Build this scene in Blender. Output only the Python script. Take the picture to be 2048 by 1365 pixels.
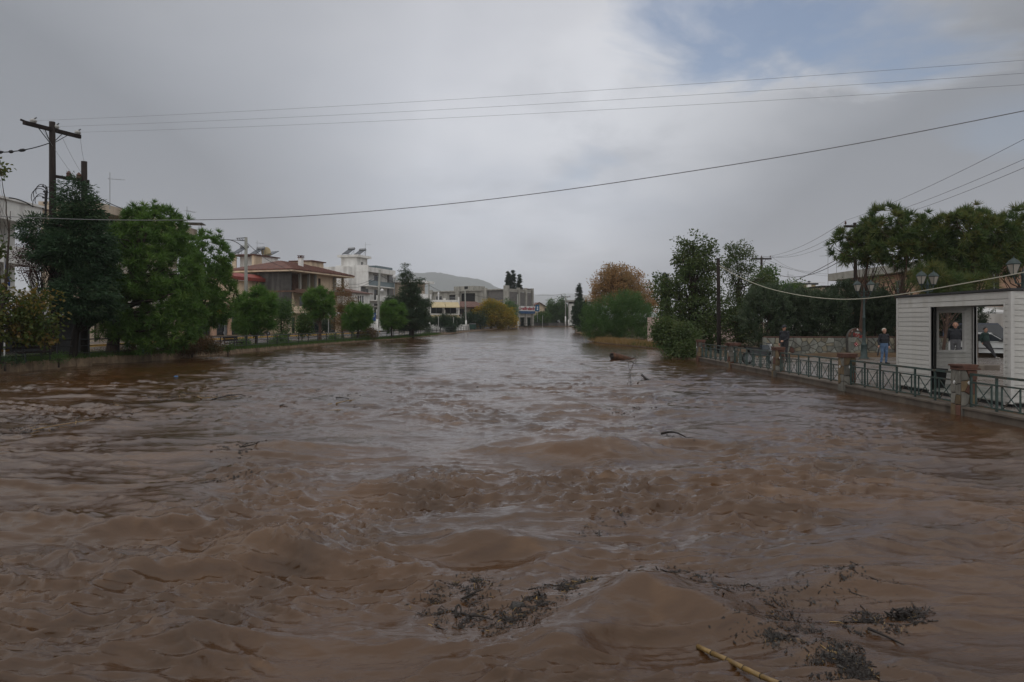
import bpy, bmesh, math, random
import numpy as np
from mathutils import Vector, Matrix

for _o in list(bpy.data.objects):
    bpy.data.objects.remove(_o)
SC = bpy.context.scene
COL = SC.collection
R = math.radians

# ------------------------------------------------------------------ camera
F, CX, HY, CH = 1450.0, 1024.0, 645.0, 2.2      # lens and eye height, from the photograph's perspective
cam = bpy.data.cameras.new('camera')
cam.sensor_width = 36.0
cam.lens = 36.0 * F / 2048.0
cam.shift_y = -(682.5 - HY) / 2048.0
cam.clip_start, cam.clip_end = 0.1, 40000.0
camera = bpy.data.objects.new('camera', cam)
COL.objects.link(camera)
camera.location = (0, 0, CH)
camera.rotation_euler = (R(90), 0, 0)
SC.camera = camera

# ------------------------------------------------------------------ sky, sun, exposure
SUN_EL, SUN_AZ = R(62), R(200)          # azimuth clockwise from +Y: behind the camera's left shoulder
world = bpy.data.worlds.new('World')
SC.world = world
world.use_nodes = True


def sky_nodes():
    nt = world.node_tree
    nt.nodes.clear()
    N = nt.nodes.new
    L = nt.links.new

    def math_(op, a, b=None, clamp=False):
        n = N('ShaderNodeMath'); n.operation = op; n.use_clamp = clamp
        for i, v in enumerate((a, b)):
            if v is None: continue
            if isinstance(v, (int, float)): n.inputs[i].default_value = v
            else: L(v, n.inputs[i])
        return n.outputs[0]

    def noise(vec, scale, detail=6, rough=.55, dist=0.0):
        n = N('ShaderNodeTexNoise')
        n.inputs['Scale'].default_value = scale; n.inputs['Detail'].default_value = detail
        n.inputs['Roughness'].default_value = rough; n.inputs['Distortion'].default_value = dist
        L(vec, n.inputs['Vector'])
        return n.outputs[0]

    def ramp(v, stops):
        n = N('ShaderNodeValToRGB')
        e = n.color_ramp.elements
        while len(e) < len(stops): e.new(.5)
        for k, (p, c) in zip(e, stops):
            k.position = p; k.color = (c, c, c, 1) if isinstance(c, (int, float)) else (*c, 1)
        L(v, n.inputs[0])
        return n.outputs[0]

    def mix(f, a, b):
        n = N('ShaderNodeMix'); n.data_type = 'RGBA'
        if isinstance(f, (int, float)): n.inputs[0].default_value = f
        else: L(f, n.inputs[0])
        for i, v in ((6, a), (7, b)):
            if isinstance(v, tuple): n.inputs[i].default_value = (*v, 1)
            else: L(v, n.inputs[i])
        return n.outputs[2]

    tc = N('ShaderNodeTexCoord')
    sep = N('ShaderNodeSeparateXYZ'); L(tc.outputs['Generated'], sep.inputs[0])
    up = math_('MAXIMUM', sep.outputs[2], 0.0)
    # clouds lie in layers: project the direction on a ceiling above the town
    den = math_('ADD', up, 0.22)
    px = math_('DIVIDE', sep.outputs[0], den)
    py = math_('DIVIDE', sep.outputs[1], den)
    cv = N('ShaderNodeCombineXYZ'); L(px, cv.inputs[0]); L(py, cv.inputs[1])
    P = cv.outputs[0]
    nish = N('ShaderNodeTexSky'); nish.sky_type = 'NISHITA'; nish.sun_disc = False
    nish.sun_elevation = SUN_EL; nish.sun_rotation = SUN_AZ
    nish.air_density = 1.0; nish.dust_density = 1.5; nish.ozone_density = 1.5
    blue = N('ShaderNodeVectorMath'); blue.operation = 'SCALE'; blue.inputs['Scale'].default_value = 0.085
    L(nish.outputs[0], blue.inputs[0])
    # grey cloud deck: base tone from broad noise, cooler and a little darker low down
    n1 = noise(P, .9, 5, .5)
    n2 = noise(P, 2.6, 8, .6, .4)
    n3 = noise(P, .38, 3, .5)
    tone = mix(math_('MULTIPLY', ramp(n1, [(.42, 0.0), (.66, 1.0)]), .5),
               ramp(up, [(0.0, (.42, .45, .50)), (.12, (.435, .465, .52)), (.28, (.43, .45, .495)), (.45, (.365, .375, .41)), (.8, (.33, .335, .36))]), (.60, .605, .63))
    # a pale bank of cumulus low under the rift
    bk = math_('SQRT', math_('ADD', math_('POWER', math_('DIVIDE', math_('SUBTRACT', px, .56), .62), 2.0), math_('POWER', math_('DIVIDE', math_('SUBTRACT', py, 1.95), .55), 2.0)))
    bk = math_('ADD', bk, math_('MULTIPLY', math_('SUBTRACT', n2, .5), 1.6))
    tone = mix(math_('MULTIPLY', ramp(bk, [(.25, 1.0), (1.0, 0.0)]), .8), tone, (.56, .575, .61))
    dark = ramp(math_('ADD', math_('MULTIPLY', n3, .6), math_('MULTIPLY', n2, .4)), [(.50, 0.0), (.66, 1.0)])
    # lens falloff painted into the sky: cloud tone darkened to both sides
    side_falloff = math_('ABSOLUTE', math_('ADD', px, math_('MULTIPLY', math_('SUBTRACT', n3, .5), 1.2)))
    tone = mix(ramp(side_falloff, [(.28, 0.0), (1.05, .92)]), tone, (.155, .168, .19))
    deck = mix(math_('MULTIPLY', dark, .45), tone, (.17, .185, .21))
    # rifts: where the broad noise runs low the deck opens on to blue sky; one rift lies up-right of the river
    rims = []

    def rift(dx, dy, dz, sx, sy, edge):
        # centre on the cloud ceiling
        cxp, cyp = dx / (dz + .22), dy / (dz + .22)
        a = math_('DIVIDE', math_('SUBTRACT', px, cxp), sx)
        b = math_('DIVIDE', math_('SUBTRACT', py, cyp), sy)
        d = math_('SQRT', math_('ADD', math_('MULTIPLY', a, a), math_('MULTIPLY', b, b)))
        d = math_('ADD', d, math_('MULTIPLY', math_('SUBTRACT', noise(P, 2.2, 8, .62, .5), .5), edge))
        rims.append(ramp(d, [(.50, 0.0), (.78, 1.0), (1.0, 0.0)]))
        return ramp(d, [(.42, 1.0), (.92, 0.0)])
    r1 = rift(.335, .86, .35, .42, .32, 1.9)
    r2 = rift(.58, .78, .20, .30, .24, 2.0)
    r3 = math_('MULTIPLY', ramp(noise(P, .55, 5, .55, .3), [(.60, 0.0), (.70, 1.0)]), .8)
    hole = math_('MAXIMUM', math_('MULTIPLY', r1, .82), math_('MAXIMUM', math_('MULTIPLY', r2, .25), r3))
    deck = mix(math_('MULTIPLY', rims[0], math_('MULTIPLY', ramp(n2, [(.36, 0.0), (.60, 1.0)]), .42)), deck, (.60, .605, .62))
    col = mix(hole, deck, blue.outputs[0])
    below = math_('LESS_THAN', sep.outputs[2], -0.02)
    col = mix(below, col, (.10, .09, .08))
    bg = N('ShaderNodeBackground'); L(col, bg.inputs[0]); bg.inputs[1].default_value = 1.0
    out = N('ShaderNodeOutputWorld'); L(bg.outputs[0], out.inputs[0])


sky_nodes()
sun = bpy.data.lights.new('sun', 'SUN')
sun.energy = 1.3
sun.angle = R(150)
sun.color = (1.0, .96, .90)
sun_ob = bpy.data.objects.new('sun', sun)
COL.objects.link(sun_ob)
_sd = Vector((math.sin(SUN_AZ) * math.cos(SUN_EL), math.cos(SUN_AZ) * math.cos(SUN_EL), math.sin(SUN_EL)))
sun_ob.rotation_euler = _sd.to_track_quat('Z', 'Y').to_euler()
sun_ob.location = _sd * 50
SC.view_settings.view_transform = 'Standard'
SC.view_settings.look = 'None'
SC.view_settings.exposure = 0.45
SC.view_settings.gamma = 1.0
SC.view_settings.use_curve_mapping = False
try:
    SC.cycles.use_denoising = True
    SC.cycles.max_bounces = 8
    SC.cycles.volume_bounces = 2
    SC.cycles.transparent_max_bounces = 8
except Exception:
    pass


def at(px, py, y):
    """The point at depth y that the photograph shows at (px, py)."""
    return Vector(((px - CX) * y / F, y, CH - (py - HY) * y / F))


def gx(px, y):
    return (px - CX) * y / F


# ------------------------------------------------------------------ tagging, linking
def tag(o, label=None, cat=None, group=None, kind=None):
    if label: o['label'] = label
    if cat: o['category'] = cat
    if group: o['group'] = group
    if kind: o['kind'] = kind
    return o


def thing(name, label, cat, loc=(0, 0, 0), rz=0.0, group=None):
    o = bpy.data.objects.new(name, None)
    COL.objects.link(o)
    o.empty_display_size = .3
    o.location = loc
    o.rotation_euler = (0, 0, rz)
    return tag(o, label, cat, group, 'thing')


def link(name, me, parent=None, m=None):
    o = bpy.data.objects.new(name, me)
    COL.objects.link(o)
    if parent is not None: o.parent = parent
    if m is not None and not me.materials: me.materials.append(m)
    return o


def dup(root, loc, rz, label, group=None):
    r = root.copy(); COL.objects.link(r)
    r.location = loc; r.rotation_euler = (0, 0, rz)
    r['label'] = label
    if group: r['group'] = group
    for ch in list(root.children):
        c = ch.copy(); COL.objects.link(c); c.parent = r
        for g in ch.children:
            d = g.copy(); COL.objects.link(d); d.parent = c
    return r


def fast_mesh(name, V, Fc, smooth=False):
    """V (n,3) floats, Fc (m,k) ints, all faces with k corners."""
    V = np.asarray(V, np.float32); Fc = np.asarray(Fc, np.int32)
    me = bpy.data.meshes.new(name)
    m, k = Fc.shape
    me.vertices.add(len(V)); me.vertices.foreach_set('co', V.ravel())
    me.loops.add(m * k); me.loops.foreach_set('vertex_index', Fc.ravel())
    me.polygons.add(m)
    me.polygons.foreach_set('loop_start', np.arange(0, m * k, k, dtype=np.int32))
    if smooth: me.polygons.foreach_set('use_smooth', np.ones(m, bool))
    me.update(calc_edges=True)
    return me


class MB:
    """Collects solids; build() links them as one mesh object."""
    def __init__(s):
        s.v, s.f = [], []

    def add(s, vs, fs):
        n = len(s.v)
        s.v.extend(tuple(v) for v in vs)
        s.f.extend(tuple(i + n for i in f) for f in fs)
        return s

    def box(s, x0, x1, y0, y1, z0, z1):
        return s.add([(x0, y0, z0), (x1, y0, z0), (x1, y1, z0), (x0, y1, z0), (x0, y0, z1), (x1, y0, z1), (x1, y1, z1), (x0, y1, z1)],
                     [(0, 3, 2, 1), (4, 5, 6, 7), (0, 1, 5, 4), (1, 2, 6, 5), (2, 3, 7, 6), (3, 0, 4, 7)])

    def hexa(s, p):
        return s.add(p, [(0, 3, 2, 1), (4, 5, 6, 7), (0, 1, 5, 4), (1, 2, 6, 5), (2, 3, 7, 6), (3, 0, 4, 7)])

    def bar(s, p, q, w, h, up=(0, 0, 1)):
        p, q = Vector(p), Vector(q)
        d = (q - p).normalized(); u = Vector(up)
        if abs(d.dot(u)) > .98: u = Vector((1, 0, 0)) if abs(d.x) < .9 else Vector((0, 1, 0))
        a = d.cross(u).normalized() * (w / 2); b = a.cross(d).normalized() * (h / 2)
        return s.hexa([p - a - b, p + a - b, q + a - b, q - a - b, p - a + b, p + a + b, q + a + b, q - a + b])

    def tube(s, pts, r, n=8, cap=True):
        pts = [Vector(p) for p in pts]
        if not hasattr(r, '__len__'): r = [r] * len(pts)
        base = len(s.v); ref = None
        for i, p in enumerate(pts):
            d = (pts[min(i + 1, len(pts) - 1)] - pts[max(i - 1, 0)])
            d = d.normalized() if d.length > 1e-9 else Vector((0, 0, 1))
            if ref is None:
                ref = Vector((1, 0, 0)) if abs(d.x) < .9 else Vector((0, 1, 0))
            a = (ref - d * ref.dot(d)).normalized(); b = d.cross(a); ref = a
            for k in range(n):
                t = 2 * math.pi * k / n
                s.v.append(tuple(p + (a * math.cos(t) + b * math.sin(t)) * r[i]))
        for i in range(len(pts) - 1):
            for k in range(n):
                k2 = (k + 1) % n
                s.f.append((base + i * n + k, base + i * n + k2, base + (i + 1) * n + k2, base + (i + 1) * n + k))
        if cap:
            s.f.append(tuple(base + k for k in reversed(range(n))))
            s.f.append(tuple(base + (len(pts) - 1) * n + k for k in range(n)))
        return s

    def lathe(s, prof, c=(0, 0, 0), n=12, ph=0.0):
        """prof: (r, z) from the bottom up."""
        base = len(s.v)
        for r, z in prof:
            for k in range(n):
                t = 2 * math.pi * k / n + ph
                s.v.append((c[0] + r * math.cos(t), c[1] + r * math.sin(t), c[2] + z))
        for i in range(len(prof) - 1):
            for k in range(n):
                k2 = (k + 1) % n
                s.f.append((base + i * n + k, base + i * n + k2, base + (i + 1) * n + k2, base + (i + 1) * n + k))
        s.f.append(tuple(base + k for k in reversed(range(n))))
        s.f.append(tuple(base + (len(prof) - 1) * n + k for k in range(n)))
        return s

    def prism(s, poly, fn0, fn1):
        """poly: 2D outline; fn0/fn1 map (a, b) to the two end faces."""
        n = len(poly)
        vs = [fn0(a, b) for a, b in poly] + [fn1(a, b) for a, b in poly]
        return s.add(vs, [tuple(reversed(range(n))), tuple(range(n, 2 * n))] + [(i, (i + 1) % n, n + (i + 1) % n, n + i) for i in range(n)])

    def wall_x(s, x0, x1, z0, z1, y0, y1, ops=()):
        """A wall running along x with rectangular openings (a0, a1, b0, b1)."""
        xs = sorted({x0, x1, *[min(max(o[i], x0), x1) for o in ops for i in (0, 1)]})
        zs = sorted({z0, z1, *[min(max(o[i], z0), z1) for o in ops for i in (2, 3)]})
        for i in range(len(xs) - 1):
            run = None
            for j in range(len(zs) - 1):
                cx, cz = (xs[i] + xs[i + 1]) / 2, (zs[j] + zs[j + 1]) / 2
                op = any(o[0] < cx < o[1] and o[2] < cz < o[3] for o in ops)
                if not op:
                    if run is None: run = zs[j]
                if run is not None and (op or j == len(zs) - 2):
                    s.box(xs[i], xs[i + 1], y0, y1, run, zs[j] if op else zs[j + 1]); run = None
        return s

    def wall_y(s, y0, y1, z0, z1, x0, x1, ops=()):
        t = MB().wall_x(y0, y1, z0, z1, x0, x1, ops)
        return s.add([(b, a, c) for a, b, c in t.v], [tuple(reversed(f)) for f in t.f])

    def mesh(s, name, smooth=False):
        me = bpy.data.meshes.new(name)
        me.from_pydata(s.v, [], s.f)
        if smooth: me.polygons.foreach_set('use_smooth', np.ones(len(me.polygons), bool))
        me.update()
        return me

    def build(s, name, m, parent=None, smooth=False):
        me = s.mesh(name, smooth)
        me.materials.append(m)
        return link(name, me, parent)


# ------------------------------------------------------------------ numpy noise
_rp = np.random.default_rng(7)
_PERM = _rp.permutation(4096)
_GA = _rp.random(4096) * 2 * np.pi


def pn(x, y, seed=0):
    x = np.asarray(x, np.float64) + seed * 37.17; y = np.asarray(y, np.float64) + seed * 91.73
    xi, yi = np.floor(x).astype(np.int64), np.floor(y).astype(np.int64)
    xf, yf = x - xi, y - yi
    u, v = xf * xf * xf * (xf * (xf * 6 - 15) + 10), yf * yf * yf * (yf * (yf * 6 - 15) + 10)

    def g(i, j):
        h = _GA[_PERM[(_PERM[(xi + i) & 4095] + yi + j) & 4095]]
        return np.cos(h) * (xf - i) + np.sin(h) * (yf - j)
    a, b, c, d = g(0, 0), g(1, 0), g(0, 1), g(1, 1)
    return (a + u * (b - a)) * (1 - v) + (c + u * (d - c)) * v


def sstep(a, b, x):
    t = np.clip((x - a) / (b - a), 0, 1)
    return t * t * (3 - 2 * t)


# ------------------------------------------------------------------ materials
def _nt(name):
    m = bpy.data.materials.new(name); m.use_nodes = True
    nt = m.node_tree; nt.nodes.clear()
    out = nt.nodes.new('ShaderNodeOutputMaterial')
    return m, nt, out


def pmat(name, c1, c2=None, scale=3.0, rough=.8, bump=.0, bscale=None, stretch=(1, 1, 1), spec=.3, metal=0.0, stain=None, stain_scale=.8,
         island=0.0, rough2=None, thr=(.35, .65)):
    m, nt, out = _nt(name)
    N, L = nt.nodes.new, nt.links.new
    b = N('ShaderNodeBsdfPrincipled'); L(b.outputs[0], out.inputs[0])
    b.inputs['Roughness'].default_value = rough; b.inputs['Metallic'].default_value = metal
    b.inputs['Specular IOR Level'].default_value = spec
    c2 = c2 or tuple(x * .7 for x in c1)
    tc = N('ShaderNodeTexCoord'); mp = N('ShaderNodeMapping'); mp.inputs['Scale'].default_value = stretch
    L(tc.outputs['Object'], mp.inputs[0])
    no = N('ShaderNodeTexNoise'); no.inputs['Scale'].default_value = scale; no.inputs['Detail'].default_value = 8; no.inputs['Roughness'].default_value = .6
    L(mp.outputs[0], no.inputs['Vector'])
    rp = N('ShaderNodeValToRGB'); e = rp.color_ramp.elements
    e[0].position, e[1].position = thr; e[0].color, e[1].color = (*c2, 1), (*c1, 1)
    L(no.outputs[0], rp.inputs[0]); col = rp.outputs[0]
    if stain:
        n2 = N('ShaderNodeTexNoise'); n2.inputs['Scale'].default_value = stain_scale; n2.inputs['Detail'].default_value = 6
        mp2 = N('ShaderNodeMapping'); mp2.inputs['Scale'].default_value = (1.6, 1.6, .35); L(tc.outputs['Object'], mp2.inputs[0]); L(mp2.outputs[0], n2.inputs['Vector'])
        r2 = N('ShaderNodeValToRGB'); r2.color_ramp.elements[0].position = .48; r2.color_ramp.elements[1].position = .72
        r2.color_ramp.elements[1].color = (.75, .75, .75, 1)
        L(n2.outputs[0], r2.inputs[0])
        mx = N('ShaderNodeMix'); mx.data_type = 'RGBA'; L(r2.outputs[0], mx.inputs[0]); L(col, mx.inputs[6]); mx.inputs[7].default_value = (*stain, 1)
        col = mx.outputs[2]
    if island:
        ge = N('ShaderNodeObjectInfo')
        ma = N('ShaderNodeMapRange'); ma.inputs[3].default_value = 1 - island; ma.inputs[4].default_value = 1 + island
        L(ge.outputs['Random'], ma.inputs[0])
        hs = N('ShaderNodeHueSaturation'); L(ma.outputs[0], hs.inputs['Value']); L(col, hs.inputs['Color']); col = hs.outputs[0]
    L(col, b.inputs['Base Color'])
    if rough2 is not None:
        mr = N('ShaderNodeMapRange'); mr.inputs[3].default_value = rough; mr.inputs[4].default_value = rough2
        mr.inputs[1].default_value = .38; mr.inputs[2].default_value = .62
        L(no.outputs[0], mr.inputs[0]); L(mr.outputs[0], b.inputs['Roughness'])
    if bump:
        bn = N('ShaderNodeTexNoise'); bn.inputs['Scale'].default_value = bscale or scale * 4; bn.inputs['Detail'].default_value = 6
        L(mp.outputs[0], bn.inputs['Vector'])
        bp = N('ShaderNodeBump'); bp.inputs['Strength'].default_value = min(1, bump); bp.inputs['Distance'].default_value = .02
        L(bn.outputs[0], bp.inputs['Height']); L(bp.outputs[0], b.inputs['Normal'])
    return m


def leafmat(name, cols, rough=.55, trans=.28, patch=.6, pscale=.7):
    """Each leaf takes one of the colours; broad patches lean to one end."""
    m, nt, out = _nt(name)
    N, L = nt.nodes.new, nt.links.new
    ge = N('ShaderNodeNewGeometry'); tc = N('ShaderNodeTexCoord')
    no = N('ShaderNodeTexNoise'); no.inputs['Scale'].default_value = pscale; no.inputs['Detail'].default_value = 3
    L(tc.outputs['Object'], no.inputs['Vector'])
    sb = N('ShaderNodeMapRange'); sb.inputs[1].default_value = .3; sb.inputs[2].default_value = .7; L(no.outputs[0], sb.inputs[0])
    mx = N('ShaderNodeMix'); mx.data_type = 'FLOAT'; mx.inputs[0].default_value = patch
    L(ge.outputs['Random Per Island'], mx.inputs[2]); L(sb.outputs[0], mx.inputs[3])
    rp = N('ShaderNodeValToRGB'); e = rp.color_ramp.elements
    while len(e) < len(cols): e.new(.5)
    for i, (k, c) in enumerate(zip(e, cols)):
        k.position = i / (len(cols) - 1); k.color = (*c, 1)
    at_ = N('ShaderNodeAttribute'); at_.attribute_name = 'tuft'
    m2 = N('ShaderNodeMix'); m2.data_type = 'FLOAT'; m2.inputs[0].default_value = .48
    L(mx.outputs[0], m2.inputs[2]); L(at_.outputs['Fac'], m2.inputs[3])
    L(m2.outputs[0], rp.inputs[0])
    b = N('ShaderNodeBsdfPrincipled'); b.inputs['Roughness'].default_value = rough; b.inputs['Specular IOR Level'].default_value = .35
    t = N('ShaderNodeBsdfTranslucent'); ms = N('ShaderNodeMixShader'); ms.inputs[0].default_value = trans + .10
    L(rp.outputs[0], b.inputs['Base Color']); L(rp.outputs[0], t.inputs[0])
    L(b.outputs[0], ms.inputs[1]); L(t.outputs[0], ms.inputs[2]); L(ms.outputs[0], out.inputs[0])
    return m


def glassmat(name, col=(.02, .025, .03), rough=.06):
    m, nt, out = _nt(name)
    b = nt.nodes.new('ShaderNodeBsdfPrincipled'); nt.links.new(b.outputs[0], out.inputs[0])
    b.inputs['Base Color'].default_value = (*col, 1); b.inputs['Roughness'].default_value = rough
    b.inputs['Specular IOR Level'].default_value = .6
    return m


M = {}
M['white_wall'] = pmat('white_wall', (.74, .73, .70), (.64, .63, .60), 1.2, .85, .15, 20, stain=(.36, .34, .31), stain_scale=.5)
M['cream_wall'] = pmat('cream_wall', (.68, .55, .40), (.58, .46, .33), 1.2, .85, .15, 20, stain=(.32, .25, .18), stain_scale=.6)
M['beige_wall'] = pmat('beige_wall', (.55, .46, .36), (.46, .38, .29), 1.0, .85, .15, 20, stain=(.27, .21, .16))
M['peach_wall'] = pmat('peach_wall', (.56, .36, .25), (.48, .30, .21), 1.0, .85, .12, 20, stain=(.30, .20, .14))
M['pink_wall'] = pmat('pink_wall', (.52, .40, .36), (.44, .34, .30), 1.0, .85, .12, 20, stain=(.28, .21, .18))
M['concrete'] = pmat('concrete', (.36, .35, .31), (.27, .26, .23), 1.4, .9, .25, 14, stain=(.17, .16, .14), stain_scale=.5)
M['dark_concrete'] = pmat('dark_concrete', (.085, .08, .075), (.05, .048, .045), .8, .9, .3, 12, stain=(.15, .14, .13), stain_scale=.7)
M['grey_wall'] = pmat('grey_wall', (.20, .20, .20), (.16, .16, .16), 1.2, .85, .15, 16)
M['block_wall'] = pmat('block_wall', (.155, .145, .135), (.115, .11, .105), 1.6, .9, .2, 10)
M['brick_brown'] = pmat('brick_brown', (.17, .10, .07), (.10, .06, .045), 3, .9, .3, 14)
M['roof_brown'] = pmat('roof_brown', (.16, .065, .045), (.09, .04, .03), 2.2, .75, .3, 14, stain=(.05, .03, .025))
M['roof_red'] = pmat('roof_red', (.15, .075, .055), (.10, .052, .04), 2.2, .7, .3, 14, stain=(.07, .03, .025))
M['red_sheet'] = pmat('red_sheet', (.25, .055, .042), (.19, .045, .036), 2, .6)
M['white_metal'] = pmat('white_metal', (.62, .62, .61), (.52, .52, .51), 3, .5, spec=.4)
M['dark_metal'] = pmat('dark_metal', (.03, .032, .034), (.02, .02, .021), 6, .55, spec=.4)
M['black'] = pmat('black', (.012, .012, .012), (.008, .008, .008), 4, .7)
M['grey_metal'] = pmat('grey_metal', (.30, .31, .32), (.22, .23, .24), 5, .45, spec=.5, metal=.3)
M['glass'] = glassmat('window_glass')
M['glass_blue'] = glassmat('balcony_glass', (.11, .15, .16), .1)
M['awning_cream'] = pmat('awning_cream', (.52, .43, .26), (.46, .38, .23), 2, .8)
M['awning_white'] = pmat('awning_white', (.68, .66, .60), (.60, .58, .52), 2, .8)
M['shutter_brown'] = pmat('shutter_brown', (.08, .045, .03), (.055, .032, .022), 5, .7)
M['wood_dark'] = pmat('wood_dark', (.026, .018, .015), (.013, .010, .009), 3, .9, .5, 10, stretch=(4, 4, .4))
M['wood_grey'] = pmat('wood_grey', (.33, .33, .30), (.22, .22, .20), 2.5, .85, .3, 12, stretch=(4, 4, .4), stain=(.14, .15, .12))
M['bark'] = pmat('bark', (.06, .045, .035), (.025, .02, .016), 5, .95, .8, 16, stretch=(2, 2, .5))
M['bark_red'] = pmat('bark_red', (.10, .06, .045), (.04, .028, .02), 5, .95, .8, 16, stretch=(2, 2, .5))
M['porcelain'] = pmat('porcelain', (.10, .05, .035), (.07, .035, .03), 5, .35)
M['pale_plastic'] = pmat('pale_plastic', (.42, .42, .40), (.33, .33, .32), 5, .4)
M['wire_black'] = pmat('wire_black', (.02, .02, .022), (.015, .015, .016), 4, .6)
M['wire_grey'] = pmat('wire_grey', (.17, .175, .18), (.14, .14, .145), 4, .5)
M['wire_white'] = pmat('wire_white', (.44, .42, .33), (.36, .34, .27), 4, .6)
M['asphalt'] = pmat('asphalt', (.085, .075, .068), (.05, .045, .042), .5, .35, .4, 60, rough2=.14, spec=.5)
M['soil'] = pmat('soil', (.13, .085, .05), (.07, .05, .03), .9, .95, .6, 9)
M['paving'] = pmat('paving', (.19, .165, .145), (.12, .10, .085), .55, .5, .35, 40, rough2=.12, spec=.5)
M['kerb'] = pmat('kerb', (.29, .21, .135), (.15, .11, .075), 2.2, .9, .5, 8, stain=(.12, .08, .05), stain_scale=1.5)
M['kerb_yellow'] = pmat('kerb_yellow', (.50, .30, .05), (.35, .20, .05), 1.5, .8)
M['wall_base'] = pmat('wall_base', (.15, .125, .10), (.085, .07, .058), 1.6, .7, .4, 10, stain=(.06, .05, .04), stain_scale=1.5)
M['mortar'] = pmat('mortar', (.085, .08, .072), (.055, .052, .047), 6, .95, .5, 20)

# ------------------------------------------------------------------ terrain
LB = [(-30, -24.5), (15, -24.0), (28, -22.4), (36, -21.5), (44, -20.0), (52, -19.5), (60, -19.2), (70, -17.9), (80, -16.2), (86, -14.2), (97, -12.5),
      (115, -10.6), (137, -8.2), (160, -4.6), (175, -1.9), (185, -.3), (205, 3.3), (222, 7.4)]
RB = [(-30, 10.85), (41.4, 10.85), (43.5, 9.6), (47, 10.6), (50, 11.5), (60, 12.3), (68, 10.4), (76, 8.9), (84, 10.0), (95, 11.4), (112, 11.4), (131, 11.3),
      (140, 12.6), (160, 13.5), (200, 16.5), (222, 17.5)]


def lbx(y): return np.interp(y, [p[0] for p in LB], [p[1] for p in LB])
def rbx(y): return np.interp(y, [p[0] for p in RB], [p[1] for p in RB])
def wl(y): return np.maximum(0, .0055 * (np.asarray(y, float) - 60))
def zl(y): return wl(y) + np.interp(y, [0, 38, 48, 66, 85, 120], [.42, .42, .30, .2, .12, .1])
def zl_in(y): return np.maximum(zl(y), np.minimum(.35 + .003 * y, 1.4))
def zr(y): return np.where(np.asarray(y) < 41.4, .2, wl(y) + .14)
def zr_in(y): return np.where(np.asarray(y) < 41.4, .2, np.minimum(.28 + .004 * np.asarray(y, float), 1.4))
def ground_z(x, y):
    """Height of the made ground at a spot."""
    if x < 0:
        d = float(lbx(y)) - x
        return float(np.interp(d, [0, 3, 8], [zl(y), zl(y), zl_in(y)]))
    d = x - float(rbx(y))
    return float(np.interp(d, [0, 3, 8], [zr(y), zr(y), zr_in(y)]))


def build_ground():
    ys = sorted({p[0] for p in LB} | {p[0] for p in RB} | {float(k) for k in range(-30, 222, 6)} | {41.39, 41.41})
    V, Q = [], []
    def strip(rows):
        b = len(V); k = len(rows[0])
        for r in rows: V.extend(r)
        for i in range(len(rows) - 1):
            for j in range(k - 1):
                a = b + i * k + j
                Q.append((a, a + 1, a + k + 1, a + k))
    strip([[(-9000, y, float(zl_in(y))), (-90, y, float(zl_in(y))), (float(lbx(y)) - 8, y, float(zl_in(y))), (float(lbx(y)) - 3, y, float(zl(y))),
            (float(lbx(y)) - .02, y, float(zl(y))), (float(lbx(y)) + .35, y, float(wl(y)) - .9)] for y in ys])
    strip([[(float(rbx(y)) - .35, y, float(wl(y)) - .9), (float(rbx(y)) + .02, y, float(zr(y))), (float(rbx(y)) + 3, y, float(zr(y))),
            (float(rbx(y)) + 8, y, float(zr_in(y))), (90, y, float(zr_in(y))), (9000, y, float(zr_in(y)))] for y in ys])
    strip([[(x, y, z) for x in (-9000, -90, -30, 0, 8, 17, 40, 90, 9000)] for y, z in ((221.8, .6), (222.3, 1.06), (240, 1.25), (400, 1.6), (1200, 2.0), (14000, 3.0))])
    me = fast_mesh('ground', V, Q)
    me.materials.append(M['soil'])
    tag(link('ground', me), kind='structure')
    bed = MB().box(-60, 30, -30, 230, -1.6, -1.1)
    tag(bed.build('riverbed', M['soil']), kind='structure')


def ribbon(name, ys, fa, fb, z, m, n=4):
    V, Q = [], []
    for y in ys:
        a, b = fa(y), fb(y)
        for k in range(n + 1):
            x = a + (b - a) * k / n
            V.append((x, y, ground_z(x, y) + z))
    for i in range(len(ys) - 1):
        for k in range(n):
            q = i * (n + 1) + k
            Q.append((q, q + 1, q + n + 2, q + n + 1))
    me = fast_mesh(name, V, Q); me.materials.append(m)
    return tag(link(name, me), kind='structure')


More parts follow.
